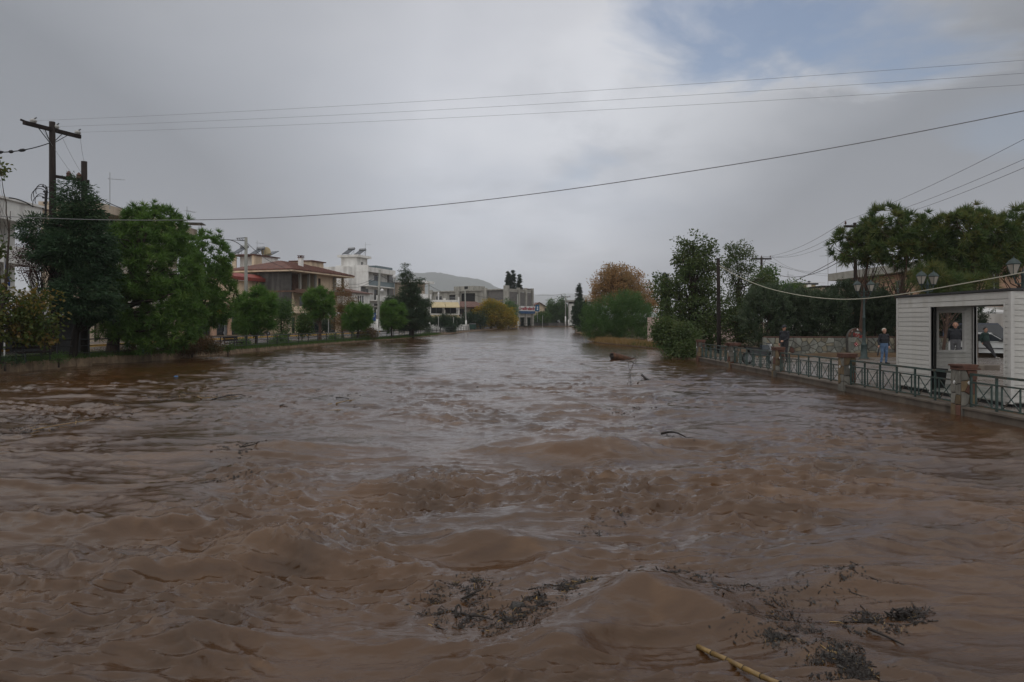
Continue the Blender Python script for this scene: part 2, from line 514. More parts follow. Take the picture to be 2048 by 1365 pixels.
# ------------------------------------------------------------------ the flood water
WAVES = [  # x, y, height, half width, half length, bend, slant
    (-2.05, 6.75, .27, .62, .34, .25, -.12), (-2.9, 6.3, .13, .7, .26, .1, .35), (-1.2, 6.4, .10, .7, .3, .1, -.3),
    (1.55, 12.2, .34, 1.25, .62, .16, .05), (3.0, 12.9, .17, 1.3, .5, .1, -.1), (.2, 12.6, .12, 1.2, .5, .1, .2),
    (-.30, 6.95, .17, .75, .24, .1, .12), (.62, 6.6, .10, .5, .3, .1, .3), (.95, 5.55, .15, .42, .5, .2, .75), (1.5, 5.3, .13, .7, .4, .2, -.5),
    (-1.75, 16.4, .22, 1.1, .6, .1, .05), (1.35, 18.6, .26, 1.5, .8, .08, .0), (3.6, 17.4, .14, 1.4, .6, .08, .1),
    (.35, 4.75, .15, .30, .30, .3, .2), (-4.9, 7.9, .17, 1.3, .35, .05, -.06), (-3.4, 7.75, .11, 1.0, .25, .05, .05), (-6.6, 9.6, .16, 1.4, .5, .05, .1),
    (-6.2, 23.6, .17, 1.9, .8, -.05, .0), (-2.2, 25.5, .15, 2.4, .8, .05, .1), (4.4, 25.2, .16, 2.2, .8, .05, .1), (1.2, 30, .2, 2.4, .9, .04, 0),
    (-.8, 9.6, .12, 1.3, .45, .06, .1), (2.7, 8.3, .13, .9, .4, .1, .45), (4.6, 9.4, .10, .9, .35, .1, .3), (-3.8, 12.4, .14, 1.6, .6, .04, .1),
    (5.4, 15.4, .10, 1.2, .35, .05, .3), (5.0, 19.0, .11, 1.4, .4, .05, .25), (-8.5, 15.5, .14, 2.2, .6, .03, .15), (-.2, 20.8, .12, 1.8, .6, .05, 0),
    (2.05, 7.2, .11, .5, .3, .1, .6), (3.4, 6.9, .09, .6, .3, .1, .4), (-3.6, 5.4, .12, .6, .3, .1, .2), (-2.3, 5.0, .10, .5, .28, .1, -.1),
]


def water_h(x, y, step=None):
    """Height of the water above its level, and how broken it is."""
    x = np.asarray(x, float); y = np.asarray(y, float)
    if step is None: step = np.full_like(y, .03)
    wx = x + .9 * pn(x * .16, y * .12, 1) + .35 * pn(x * .5, y * .4, 2)
    wy = y + 1.3 * pn(x * .14, y * .11, 3) + .45 * pn(x * .42, y * .45, 4)
    side = sstep(3, 9, x)                       # beside the railing the stream runs smaller and choppier
    lee = sstep(-13, -20, x) * sstep(14, 26, y)   # slack water along the far kerb
    env = (.55 + .9 * np.clip(pn(x * .09, y * .07, 5) + .5, 0, 1)) * (1 - .45 * side) * (1 - .45 * lee) 

    big = .50 + .36 * np.exp(-np.maximum(y - 9, 0) / 9)

    def ridge(fx, fy, s, p=1.6):
        n = 1 - np.abs(pn(wx * fx, wy * fy, s)) * 1.7
        return np.clip(n, 0, 1) ** p - .9 / (p + 1)

    patch = np.clip(pn(wx * .30, wy * .24, 25) * 2.2 + pn(wx * .8, wy * .7, 26) * 1.2 + .72, .34, 1.25)     # boils of smooth water between the chop
    patch = np.maximum(patch, .55 * side)

    def fade(wave): return np.clip(1.6 - step / (wave * .28), 0, 1)
    h = .125 * env * big * ridge(.22, .46, 11, 2.6) * fade(2.4)
    h += .060 * env * big * pn(wx * .35, wy * .6, 12) * 1.5 * fade(1.6)
    h += .058 * env * (.4 + .6 * big) * ridge(.5, 1.25, 13, 3.6) * fade(.95)
    h += .050 * env * patch * ridge(.9, 2.6, 14, 4.0) * fade(.48)
    h += .048 * (.35 + env * .8) * patch * ridge(1.7, 5.0, 15, 3.6) * fade(.22)
    h += .027 * patch * (.5 + side * .6 + .6 * env) * ridge(3.4, 10.5, 16, 3.0) * fade(.11)
    h += .0105 * patch * ridge(7.5, 19, 17, 2.4) * fade(.06)
    h += .0075 * ridge(5.5, 1.5, 18, 1.4) * np.clip(pn(wx * .8, wy * .9, 19) * 2.5 + .3, 0, 1) * fade(.12)
    crest = np.zeros_like(h)
    rib = np.clip(1 - np.abs(pn(wx * 3.1 + wy * .9, wy * 1.3, 23)) * 2.2, 0, 1) - .4 + .5 * pn(wx * 1.5, wy * 1.1, 24)
    for (x0, y0, a, sx, sy, bend, sl) in WAVES:
        dx = x - x0 + .12 * pn(x * 1.3, y * 1.3, 21); v = dx / sx
        u = y - y0 + bend * dx * dx * .6 - sl * dx + .18 * sy * pn(x * 1.7, y * 1.7, 22) * 2
        s = np.where(u < 0, sy * .70, sy * 1.05)
        a = a * (1.0 if y0 < 15 else .5)
        g = np.exp(-v * v * 1.2 - np.abs(u / s) ** 1.3)
        h += a * .92 * g * (1 + .22 * rib)
        h -= a * .25 * np.exp(-v * v * .8 - ((u + sy * 1.5) / (sy * .9)) ** 2)
        crest = np.maximum(crest, g * (np.abs(u) < s * 1.4) * np.clip(a / .25, .3, 1))
    far = np.exp(-np.maximum(y - 60, 0) / 90)
    return h * (.45 + .55 * far), crest


def build_water():
    n_r, n_c = 900, 720
    y = np.concatenate([np.linspace(-6, 2.4, 40, endpoint=False), np.geomspace(2.4, 223.5, n_r - 40)])
    u = np.linspace(-1.05, 1.05, n_c); u = np.sign(u) * (np.abs(u) * .8 + .2 * np.abs(u) ** 2)
    Y = np.repeat(y[:, None], n_c, 1)
    X = u[None, :] * (.75 * np.abs(y) + 6)[:, None]
    dy = np.gradient(y)[:, None] * np.ones_like(X)
    dx = np.abs(np.gradient(X, axis=1))
    h, crest = water_h(X, Y, np.maximum(dy * .8, dx))
    out = np.maximum(X - rbx(Y), lbx(Y) - X)
    h = h * sstep(.4, -1.6, out) - .5 * sstep(.4, 1.4, out)
    Z = h + wl(Y)
    Y = Y - np.clip(h, -.1, .14) * .5 * sstep(.2, -1.2, out)          # crests lean the way the stream runs
    V = np.stack([X, Y, Z], -1).reshape(-1, 3)
    i = np.arange(n_r - 1)[:, None] * n_c + np.arange(n_c - 1)[None, :]
    Q = np.stack([i, i + 1, i + n_c + 1, i + n_c], -1).reshape(-1, 4)
    keep = (out < 2.5)[:-1, :-1].reshape(-1)
    me = fast_mesh('water', V, Q[keep], smooth=True)
    # broken, silty water: steep crests and choppy seams
    slope = np.abs(np.gradient(Z, axis=0) / dy)
    seam = np.clip(1 - np.abs(pn(X * .33 + pn(X * .5, Y * .5, 31), Y * .22 + 1.2 * pn(X * .3, Y * .3, 32), 33)) * 9, 0, 1) * np.clip(pn(X * .2, Y * .13, 34) * 3 + .3, 0, 1)
    spots = np.clip(pn(X * 2.2, Y * 3.1, 35) + pn(X * 5, Y * 7, 36) * .6 - .28, 0, 1) * 2.2
    foam = np.clip((sstep(.18, .6, slope) * .35 + seam * .5 + crest * .15) * (np.clip(spots, 0, .8) + .3), 0, .6)
    veil = np.clip(dy[:, :] / .9, 0, 1) * .8                            # chop finer than the mesh
    at_ = me.attributes.new('silt', 'FLOAT', 'POINT')
    at_.data.foreach_set('value', foam.astype(np.float32).ravel())
    at2 = me.attributes.new('chop', 'FLOAT', 'POINT')
    at2.data.foreach_set('value', veil.astype(np.float32).ravel())
    m, nt, o = _nt('flood_water')
    N, L = nt.nodes.new, nt.links.new
    b = N('ShaderNodeBsdfPrincipled'); L(b.outputs[0], o.inputs[0])
    b.inputs['IOR'].default_value = 1.42
    tc = N('ShaderNodeTexCoord')
    n1 = N('ShaderNodeTexNoise'); n1.inputs['Scale'].default_value = .35; n1.inputs['Detail'].default_value = 8; n1.inputs['Distortion'].default_value = 1.2
    L(tc.outputs['Object'], n1.inputs['Vector'])
    r1 = N('ShaderNodeValToRGB'); e = r1.color_ramp.elements
    e[0].position, e[1].position = .32, .68; e[0].color, e[1].color = (.040, .0185, .0070, 1), (.074, .035, .0135, 1)
    L(n1.outputs[0], r1.inputs[0])
    a = N('ShaderNodeAttribute'); a.attribute_name = 'silt'
    mx = N('ShaderNodeMix'); mx.data_type = 'RGBA'; L(a.outputs['Fac'], mx.inputs[0]); L(r1.outputs[0], mx.inputs[6]); mx.inputs[7].default_value = (.16, .088, .040, 1)
    L(mx.outputs[2], b.inputs['Base Color'])
    mr = N('ShaderNodeMapRange'); mr.inputs[3].default_value = .07; mr.inputs[4].default_value = .38
    L(a.outputs['Fac'], mr.inputs[0])
    a2 = N('ShaderNodeAttribute'); a2.attribute_name = 'chop'
    ad = N('ShaderNodeMath'); ad.operation = 'MULTIPLY_ADD'; L(a2.outputs['Fac'], ad.inputs[0]); ad.inputs[1].default_value = .16; L(mr.outputs[0], ad.inputs[2]); L(ad.outputs[0], b.inputs['Roughness'])
    mp = N('ShaderNodeMapping'); mp.inputs['Scale'].default_value = (.75, 2.3, 1); mp.inputs['Rotation'].default_value = (0, 0, .12); L(tc.outputs['Object'], mp.inputs[0])
    def bump(scale, detail, dist, strength, prev=None, distort=.6):
        n = N('ShaderNodeTexNoise'); n.inputs['Scale'].default_value = scale; n.inputs['Detail'].default_value = detail; n.inputs['Distortion'].default_value = distort
        n.inputs['Roughness'].default_value = .55
        L(mp.outputs[0], n.inputs['Vector'])
        p = N('ShaderNodeBump'); p.inputs['Distance'].default_value = dist; p.inputs['Strength'].default_value = strength
        L(n.outputs[0], p.inputs['Height'])
        if prev: L(prev, p.inputs['Normal'])
        return p.outputs[0]
    nb = bump(1.7, 5, .020, .5, None, 1.0)
    nb = bump(6.5, 6, .014, .55, nb, .9)
    nb = bump(21, 4, .0045, .5, nb, .5)
    L(nb, b.inputs['Normal'])
    me.materials.append(m)
    tag(link('water', me), kind='structure')


def build_hills():
    forest = pmat('forest_hill', (.035, .055, .03), (.018, .03, .018), .02, .95, .8, .05)
    def hill(name, xs, zs, y0, y1, nx, ny, rough, sd, K):
        x = np.linspace(xs[0], xs[-1], nx); y = np.linspace(y0, y1, ny)
        X, Y = np.meshgrid(x, y)
        prof = np.interp(X, xs, zs)
        b = np.clip(1 - np.abs((Y - (y0 + y1) / 2) / ((y1 - y0) / 2)), 0, 1) ** .8
        Z = prof * b * (1 + .10 * pn(X * .012 / K, Y * .008 / K, sd)) + rough * (pn(X * .03 / K, Y * .03 / K, sd + 1) * 2 + pn(X * .11 / K, Y * .09 / K, sd + 2) + pn(X * .3 / K, Y * .2 / K, sd + 3) * .6) * np.clip(prof / 90, 0, 1) - 3
        i = np.arange(ny - 1)[:, None] * nx + np.arange(nx - 1)[None, :]
        me = fast_mesh(name, np.stack([X, Y, Z], -1).reshape(-1, 3), np.stack([i, i + 1, i + nx + 1, i + nx], -1).reshape(-1, 4), smooth=True)
        me.materials.append(forest)
        tag(link(name, me), kind='structure')
    K = 3.2
    hill('hill', [v * K for v in (-1500, -900, -420, -270, -210, -150, -95, -50, -5, 40, 110, 260)], [v * K for v in (30, 70, 86, 96, 105, 107, 96, 84, 64, 40, 14, 2)], 1150 * K, 1850 * K, 320, 60, 7.0, 41, K)
    hill('hill', [v * K for v in (-700, -300, 0, 120, 260, 420, 800, 1600)], [v * K for v in (40, 70, 112, 124, 122, 112, 90, 60)], 2500 * K, 3700 * K, 260, 40, 6.0, 51, K)


def build_haze():
    b = MB().box(-9200, 9200, -60, 14200, -2.6, 460)
    m, nt, o = _nt('haze')
    p = nt.nodes.new('ShaderNodeVolumePrincipled')
    p.inputs['Color'].default_value = (.92, .95, 1.0, 1)
    p.inputs['Density'].default_value = HAZE
    p.inputs['Anisotropy'].default_value = .0
    nt.links.new(p.outputs[0], o.inputs['Volume'])
    tag(b.build('haze', m), kind='stuff')


HAZE = .00017
build_ground()
build_water()
build_hills()
build_haze()
_ys = [float(k) for k in range(-10, 221, 5)]
ribbon('road', _ys, lambda y: float(lbx(y)) - 3.4, lambda y: float(lbx(y)) - 9.6, .006, M['asphalt'])
ribbon('pavement', _ys, lambda y: float(lbx(y)) - 9.8, lambda y: float(lbx(y)) - 14.5, .10, M['paving'])
ribbon('plaza', [-10., 0., 10., 20., 30., 41.2], lambda y: 11.12, lambda y: 60., .008, M['paving'])


def build_kerbs():
    # the far bank's kerb wall, block by block as far as the joints can be seen
    t = thing('kerb_wall', 'low weathered sandy stone kerb wall along the far bank below the railing', 'kerb wall')
    rg = random.Random(3)
    y = 26.0
    while y < 62:
        ln = rg.uniform(.75, 1.1)
        x0, x1 = float(lbx(y)), float(lbx(y + ln - .03))
        b = MB(); dz = rg.uniform(-.02, .02)
        z0, z1 = float(zl(y)) + .02 + dz, float(zl(y + ln)) + .02 + dz
        e = rg.uniform(0, .05)
        b.hexa([(x0 - .35, y, -.5), (x0 + .10 + e, y, -.5), (x1 + .10 + e, y + ln - .03, -.5), (x1 - .35, y + ln - .03, -.5),
                (x0 - .35, y, z0), (x0 + .04 + e, y, z0), (x1 + .04 + e, y + ln - .03, z1), (x1 - .35, y + ln - .03, z1)])
        b.build('stone', M['kerb'], t); y += ln
    b = MB(); ys = [62 + 3 * k for k in range(30)]
    for a, c in zip(ys[:-1], ys[1:]):
        x0, x1 = float(lbx(a)), float(lbx(c))
        b.hexa([(x0 - .35, a, -.5), (x0 + .1, a, -.5), (x1 + .1, c, -.5), (x1 - .35, c, -.5), (x0 - .35, a, float(zl(a)) + .015), (x0 + .05, a, float(zl(a)) + .015), (x1 + .05, c, float(zl(c)) + .015), (x1 - .35, c, float(zl(c)) + .015)])
    b.build('kerb_run', M['kerb'], t)
    # yellow kerb edge of the pavement across the road
    V = MB(); ys = [30 + 2.5 * k for k in range(34)]
    for a, c in zip(ys[:-1], ys[1:]):
        x0, x1 = float(lbx(a)) - 9.6, float(lbx(c)) - 9.6
        z0, z1 = ground_z(x0, a), ground_z(x1, c)
        V.hexa([(x0 - .22, a, z0 - .1), (x0, a, z0 - .1), (x1, c, z1 - .1), (x1 - .22, c, z1 - .1), (x0 - .22, a, z0 + .13), (x0, a, z0 + .13), (x1, c, z1 + .13), (x1 - .22, c, z1 + .13)])
    tag(V.build('pavement_kerb', M['kerb_yellow']), kind='structure')


build_kerbs()

# ------------------------------------------------------------------ building helpers
def swap(mb, axis):
    if axis == 'y':
        mb.v = [(b, a, c) for a, b, c in mb.v]; mb.f = [tuple(reversed(f)) for f in mb.f]
    return mb


def window(t, axis, a0, a1, z0, z1, face, inset=.12, fm='white_metal', gm='glass', mull=1, trans=0, sill=True, name='window', fw=.06):
    """Frame bars set into an opening of a wall whose outer face is the plane y=face (axis x) or x=face (axis y); looks towards minus."""
    b = MB(); y0, y1 = face + inset, face + inset + .06
    b.box(a0, a0 + fw, y0, y1, z0, z1).box(a1 - fw, a1, y0, y1, z0, z1).box(a0 + fw, a1 - fw, y0, y1, z0, z0 + fw).box(a0 + fw, a1 - fw, y0, y1, z1 - fw, z1)
    for k in range(mull):
        c = a0 + (a1 - a0) * (k + 1) / (mull + 1)
        b.box(c - fw * .4, c + fw * .4, y0 + .005, y1 - .005, z0 + fw, z1 - fw)
    for k in range(trans):
        c = z0 + (z1 - z0) * (k + 1) / (trans + 1)
        b.box(a0 + fw, a1 - fw, y0 + .008, y1 - .008, c - fw * .3, c + fw * .3)
    if sill: b.box(a0 - .06, a1 + .06, face - .05, face + inset - .003, z0 - .06, z0)
    f = swap(b, axis).build(name, M[fm], t)
    p = MB().box(a0 + fw * .5, a1 - fw * .5, y0 + .02, y0 + .035, z0 + fw * .5, z1 - fw * .5)
    swap(p, axis).build('pane', M[gm], f)
    return f


def railing_bars(b, axis, a0, a1, z0, z1, face, step=.14, w=.02):
    m = MB()
    m.box(a0, a1, face, face + .04, z1 - .04, z1).box(a0, a1, face, face + .04, z0, z0 + .03)
    n = max(2, int((a1 - a0) / step))
    for k in range(n + 1):
        c = a0 + (a1 - a0 - w) * k / n
        m.box(c, c + w, face + .01, face + .03, z0 + .03, z1 - .04)
    swap(m, axis); b.add(m.v, m.f)
    return b


def solar_heater(loc, rz, label):
    t = thing('solar_water_heater', label, 'solar heater', loc, rz, 'solar water heaters on the roofs')
    b = MB(); b.tube([(-.75, .75, 1.30), (.75, .75, 1.30)], .29, 14); b.build('tank', M['grey_metal'], t, True)
    c = MB(); c.hexa([(-.9, -.9, .12), (.9, -.9, .12), (.9, .62, 1.10), (-.9, .62, 1.10), (-.9, -.94, .20), (.9, -.94, .20), (.9, .58, 1.18), (-.9, .58, 1.18)])
    c.build('collector_panel', M['glass'], t)
    f = MB()
    for sx in (-.7, .7):
        f.bar((sx, .75, .0), (sx, .75, 1.03), .05, .05).bar((sx, -.9, .02), (sx, .75, .04), .05, .05).bar((sx, -.9, .04), (sx, -.9, .16), .04, .04)
        f.bar((sx, .0, .05), (sx, .74, .9), .035, .035)
    f.build('stand', M['grey_metal'], t)
    return t


def antenna(x, y, z, h, rz, label, bars=5):
    t = thing('roof_antenna', label, 'antenna', (x, y, z), rz, 'television antennas on the roofs')
    MB().tube([(0, 0, 0), (0, 0, h)], .028, 6).build('mast', M['grey_metal'], t)
    b = MB(); b.bar((-.15, 0, h * .82), (1.1, 0, h * .82), .03, .03)
    for k in range(bars):
        c = -.1 + 1.15 * k / (bars - 1)
        b.bar((c, -.32 + .02 * k, h * .82 + .03), (c, .32 - .02 * k, h * .82 + .03), .018, .018)
    b.build('aerial', M['grey_metal'], t)
    return t


def HD(s): return math.pi / 2 - math.atan(s)     # heading: slope dx/dy of the street


def hip_roof(b, x0, x1, y0, y1, z, h, over, inset):
    """Hip roof solid with thickness at the eaves; ridge along x."""
    a0, a1, b0, b1 = x0 - over, x1 + over, y0 - over, y1 + over
    ym = (y0 + y1) / 2
    v = [(a0, b0, z), (a1, b0, z), (a1, b1, z), (a0, b1, z), (a0, b0, z + .16), (a1, b0, z + .16), (a1, b1, z + .16), (a0, b1, z + .16),
         (x0 + inset, ym, z + h), (x1 - inset, ym, z + h)]
    b.add(v, [(0, 3, 2, 1), (0, 1, 5, 4), (1, 2, 6, 5), (2, 3, 7, 6), (3, 0, 4, 7), (4, 5, 9, 8), (5, 6, 9), (6, 7, 8, 9), (7, 4, 8)])
    # cover-tile rows running down the two long slopes
    n = int((a1 - a0) / .55)
    for k in range(1, n):
        x = a0 + (a1 - a0) * k / n
        t = 1.0
        lo = min((x - a0) / (x0 + inset - a0), (a1 - x) / (a1 - x1 + inset), 1.0)
        for s, yb in ((1, b0), (-1, b1)):
            p = Vector((x, yb, z + .17)); q = Vector((x, yb + (ym - yb) * lo, z + .16 + (h - .16) * lo))
            if (q - p).length > .4: b.bar(p, q, .13, .05)
    return b


# ------------------------------------------------------------------ far bank: houses
def white_apartment():
    t = thing('apartment_building', 'white apartment block with balconies and a metal cowl chimney, cut by the left edge', 'building', (-34.0, 30, 0), HD(.0))
    L, D, z0 = 22.5, 10, .4
    b = MB(); fl = [z0, 3.4, 6.4, 9.3]
    ops = []
    for i, z in enumerate(fl):
        for k in range(5):
            a = 1.2 + k * 4.3
            ops.append((a, a + 2.4, z + (.1 if i else .0), z + 2.3))
    b.wall_x(0, L, z0, 10.0, 2.0, 2.3, ops)
    b.wall_y(0, D, z0, 10.2, 0, .25); b.wall_y(2.3, D, z0, 10.2, L - .25, L)
    b.box(.25, L - .25, D - .25, D, z0, 10.2)
    for z in fl[1:]: b.box(0, L, 0, D - .3, z - .18, z - .002)
    b.build('wall', M['white_wall'], t)
    for i, z in enumerate(fl[1:]):
        p = MB().box(0, L, 0, .14, z, z + (1.0 if i < 2 else 1.15)).box(0, .14, .14, 2.0, z, z + 1.0).box(L - .14, L, .14, 2.0, z, z + 1.0)
        p.build('balcony_parapet', M['white_wall'], t)
    for k in range(6):
        x = .3 + k * 4.3
        MB().box(x, x + .4, .16, .5, z0, 9.1).build('column', M['white_wall'], t)
    for (a0, a1, q0, q1) in ops:
        window(t, 'x', a0, a1, q0, q1, 2.0, .1, 'shutter_brown', 'glass', 1, sill=False, name='balcony_door')
    r = MB().box(-.2, L + .15, -.15, D, 10.45, 10.6).box(3, L - 4, 2.5, D - 2, 10.6, 10.95)
    r.box(13, 17.5, .0, .12, 10.6, 11.0)
    r.build('roof', M['white_wall'], t)
    o = MB(); railing_bars(o, 'x', 2, 13, 10.6, 11.4, .3, 1.2, .04); o.build('roof_railing', M['grey_metal'], t)
    c = MB().box(17.6, 18.0, 2.4, 2.8, 10.6, 11.9); c.box(17.45, 18.15, 2.25, 2.95, 12.0, 12.08); c.lathe([(.2, 11.9), (.2, 12.0)], (17.8, 2.6, 0), 8)
    c.build('chimney', M['grey_metal'], t)
    x = MB().box(-.05, 8.8, -.12, -.02, z0, 3.2); x.build('shop_front', M['white_wall'], t)


def beige_apartment():
    t = thing('apartment_building', 'beige apartment block half hidden behind the dark cedar and the big pine', 'building', (-34.2, 59, 0), HD(.02))
    L, D, z0 = 17.5, 4.2, .45
    fl = [z0, 3.6, 6.6, 9.5]; ops = []
    for i, z in enumerate(fl):
        for k in range(4):
            a = 1.0 + k * 4.2; ops.append((a, a + 2.2, z + .05, z + 2.25))
    b = MB(); b.wall_x(0, L, z0, 11.3, 1.5, 1.8, ops); b.wall_y(0, D, z0, 11.3, 0, .25); b.wall_y(1.8, D, z0, 11.3, L - .25, L); b.box(.25, L - .25, D - .25, D, z0, 11.3)
    for z in fl[1:]: b.box(0, L, 0, D - .3, z - .18, z - .002)
    b.build('wall', M['beige_wall'], t)
    for z in fl[1:]:
        railing_bars(MB(), 'x', 0, L, z, z + .95, .05, .16, .025).build('balcony_railing', M['white_metal'], t)
    for k in range(5):
        x = .2 + k * 4.2
        MB().box(x, x + .35, .12, .45, z0, 11.3).build('column', M['beige_wall'], t)
    for (a0, a1, q0, q1) in ops: window(t, 'x', a0, a1, q0, q1, 1.5, .1, 'shutter_brown', 'glass', 1, sill=False, name='balcony_door')
    MB().box(-.3, L + .3, -.5, D, 11.3, 11.5).box(-.3, L + .3, -.5, -.3, 11.5, 12.0).box(-.3, -.1, -.3, D, 11.5, 12.0).build('roof', M['beige_wall'], t)
    antenna(-33.0, 59.5, 11.5, 3.0, .4, 'tall roof antenna above the beige apartment block, between cedar and pine')
    antenna(-33.4, 74.5, 11.5, 2.6, 1.2, 'roof antenna rising above the pines, between the big pine and the concrete pole')
    q = thing('roof_pergola', 'small metal roof frame peeping over the second pine', 'pergola', (-33.8, 75.5, 11.5), .2)
    for sx in (0, 1.1):
        for sy in (0, 1.1): MB().box(sx, sx + .06, sy, sy + .06, 0, 1.0).build('post', M['grey_metal'], q)
    MB().box(-.3, 1.5, -.3, 1.5, 1.0, 1.08).build('roof', M['dark_metal'], q)


def shop_row():
    t = thing('shop_building', 'low salmon coloured shops behind the parked hatchback, wide dark windows', 'building', (-36.6, 78.3, 0), HD(.12))
    L, D, z0, z1 = 19, 7, .5, 4.3
    ops = [(.6, 3.4, z0 + .9, 3.2), (4.6, 7.6, z0, 3.3), (9.0, 11.6, z0, 3.2), (12.6, 15.0, z0, 3.2), (16.2, 18.2, z0 + .9, 3.1)]
    b = MB().wall_x(0, L, z0, z1, 0, .25, ops).wall_y(.25, D, z0, z1, 0, .25).wall_y(.25, D, z0, z1, L - .25, L).box(.25, L - .25, D - .25, D, z0, z1)
    b.build('wall', M['peach_wall'], t)
    MB().box(-.2, L + .2, -.7, D + .1, z1, z1 + .22).build('roof', M['beige_wall'], t)
    for (a0, a1, q0, q1) in ops: window(t, 'x', a0, a1, q0, q1, 0, .1, 'dark_metal', 'glass', 1, sill=False)
    MB().box(.25, L - .25, 3, 3.1, z0, z1 - .02).build('partition', M['block_wall'], t)


def red_fascia_house():
    t = thing('shop_building', 'cream two storey building with a sloping red sheet fascia beside the bare grey gable', 'building', (-38.1, 91.5, 0), HD(.3))
    L, D, z0, z1 = 10.2, 8, .6, 7.8
    ops = [(1, 3, 1.2, 3.4), (4.2, 6.2, 1.2, 3.4), (7.2, 9.2, 1.2, 3.4)]
    b = MB().wall_x(0, L, z0, z1, 0, .25, ops).wall_y(.25, D, z0, z1, 0, .25).wall_y(.25, D, z0, z1, L - .25, L).box(.25, L - .25, D - .25, D, z0, z1).box(.25, L - .25, .25, D - .25, z1 - .2, z1 - .01)
    b.build('wall', M['cream_wall'], t)
    for (a0, a1, q0, q1) in ops: window(t, 'x', a0, a1, q0, q1, 0, .1, 'shutter_brown', 'glass', 1)
    f = MB().hexa([(-.3, -.75, z1 + .02), (L + .3, -.75, z1 + .02), (L + .3, -.1, z1 + .02), (-.3, -.1, z1 + .02), (-.3, -.8, z1 + .45), (L + .3, -.8, z1 + .45), (L + .3, .3, z1 + 1.0), (-.3, .3, z1 + 1.0)])
    f.build('fascia', M['red_sheet'], t)
    for x in (.8, 4.4, 8.6):
        MB().bar((x, -.04, z1 - 2.4), (x, -.7, z1), .10, .10).build('bracket', M['wood_dark'], t)


def stair_house():
    t = thing('house', 'cream house with flat roofed stair tower and streaked orange pier, behind the red fascia', 'building', (-39.1, 110, 0), HD(.3))
    z0, z1, zt = .7, 8.9, 12.4
    b = MB().box(-1, 9, .6, 9, z0, z1)
    b.build('wall', M['white_wall'], t)
    w = MB()
    w.box(1.9, 6.0, 0, .22, z1, zt); w.box(5.78, 6, .22, 4.0, z1, zt); w.box(1.9, 2.1, .9, 4.0, z1, zt); w.box(2.1, 5.78, 3.8, 4.0, z1, zt)
    w.build('tower_wall', M['white_wall'], t)
    MB().box(0, .5, 0, .45, z1, zt).box(.5, 1.9, .01, .2, z1, zt).build('pier', M['cream_wall'], t)
    MB().box(0, .22, 3.3, 4.0, z1, zt).build('pier', M['cream_wall'], t)
    MB().box(-.3, 6.3, -.25, 4.3, zt, zt + .14).build('tower_roof', M['roof_brown'], t)
    MB().box(1.86, 1.9, 1.0, 1.9, z1 + .05, z1 + 2.1).build('door', M['shutter_brown'], t)
    r = MB(); railing_bars(r, 'y', .5, 4.0, z1, z1 + 1.0, -.3, .4, .03); r.build('loggia_railing', M['grey_metal'], t)
    MB().box(-1.2, 9.1, -.2, .58, z1 - .45, z1 - .02).build('cornice', M['white_wall'], t)
    mw = t.matrix_basis
    for k, (x, y, lab) in enumerate(((.5, 2.9, 'solar heater nearest the concrete pole, on the stair tower roof'), (3.2, 1.9, 'middle solar heater on the stair tower roof, beside the round dish'))):
        p = Matrix.Rotation(HD(.3), 4, 'Z') @ Vector((x, y, 0)) + Vector((-39.1, 110, zt + .142))
        solar_heater(p, HD(.3) - 1.9, lab)
    p = Matrix.Rotation(HD(.3), 4, 'Z') @ Vector((4.6, 1.2, 0)) + Vector((-39.1, 110, zt + .142))
    d = thing('satellite_dish', 'round tan satellite dish on the stair tower roof', 'satellite dish', p, HD(.3))
    MB().tube([(0, 0, 0), (0, 0, .5)], .04, 6).build('mast', M['grey_metal'], d)
    b = MB(); b.tube([(-.06, -.02, .8), (.02, 0, .8)], [.78, .70], 18); b.build('dish', M['awning_cream'], d)
    antenna(p.x - 1.2, p.y - .6, zt + .142, 2.6, .9, 'thin roof antenna on the stair tower, beside the round dish', 4)
    g = thing('roof_ridge_panel', 'dark solar collector lying on the stair tower roof below the dish', 'solar panel', p + Vector((.9, -.4, 0)), HD(.3) - 1.9)
    MB().hexa([(-1, -.8, .02), (1, -.8, .02), (1, .8, .85), (-1, .8, .85), (-1, -.84, .1), (1, -.84, .1), (1, .76, .93), (-1, .76, .93)]).build('collector_panel', M['glass'], g)


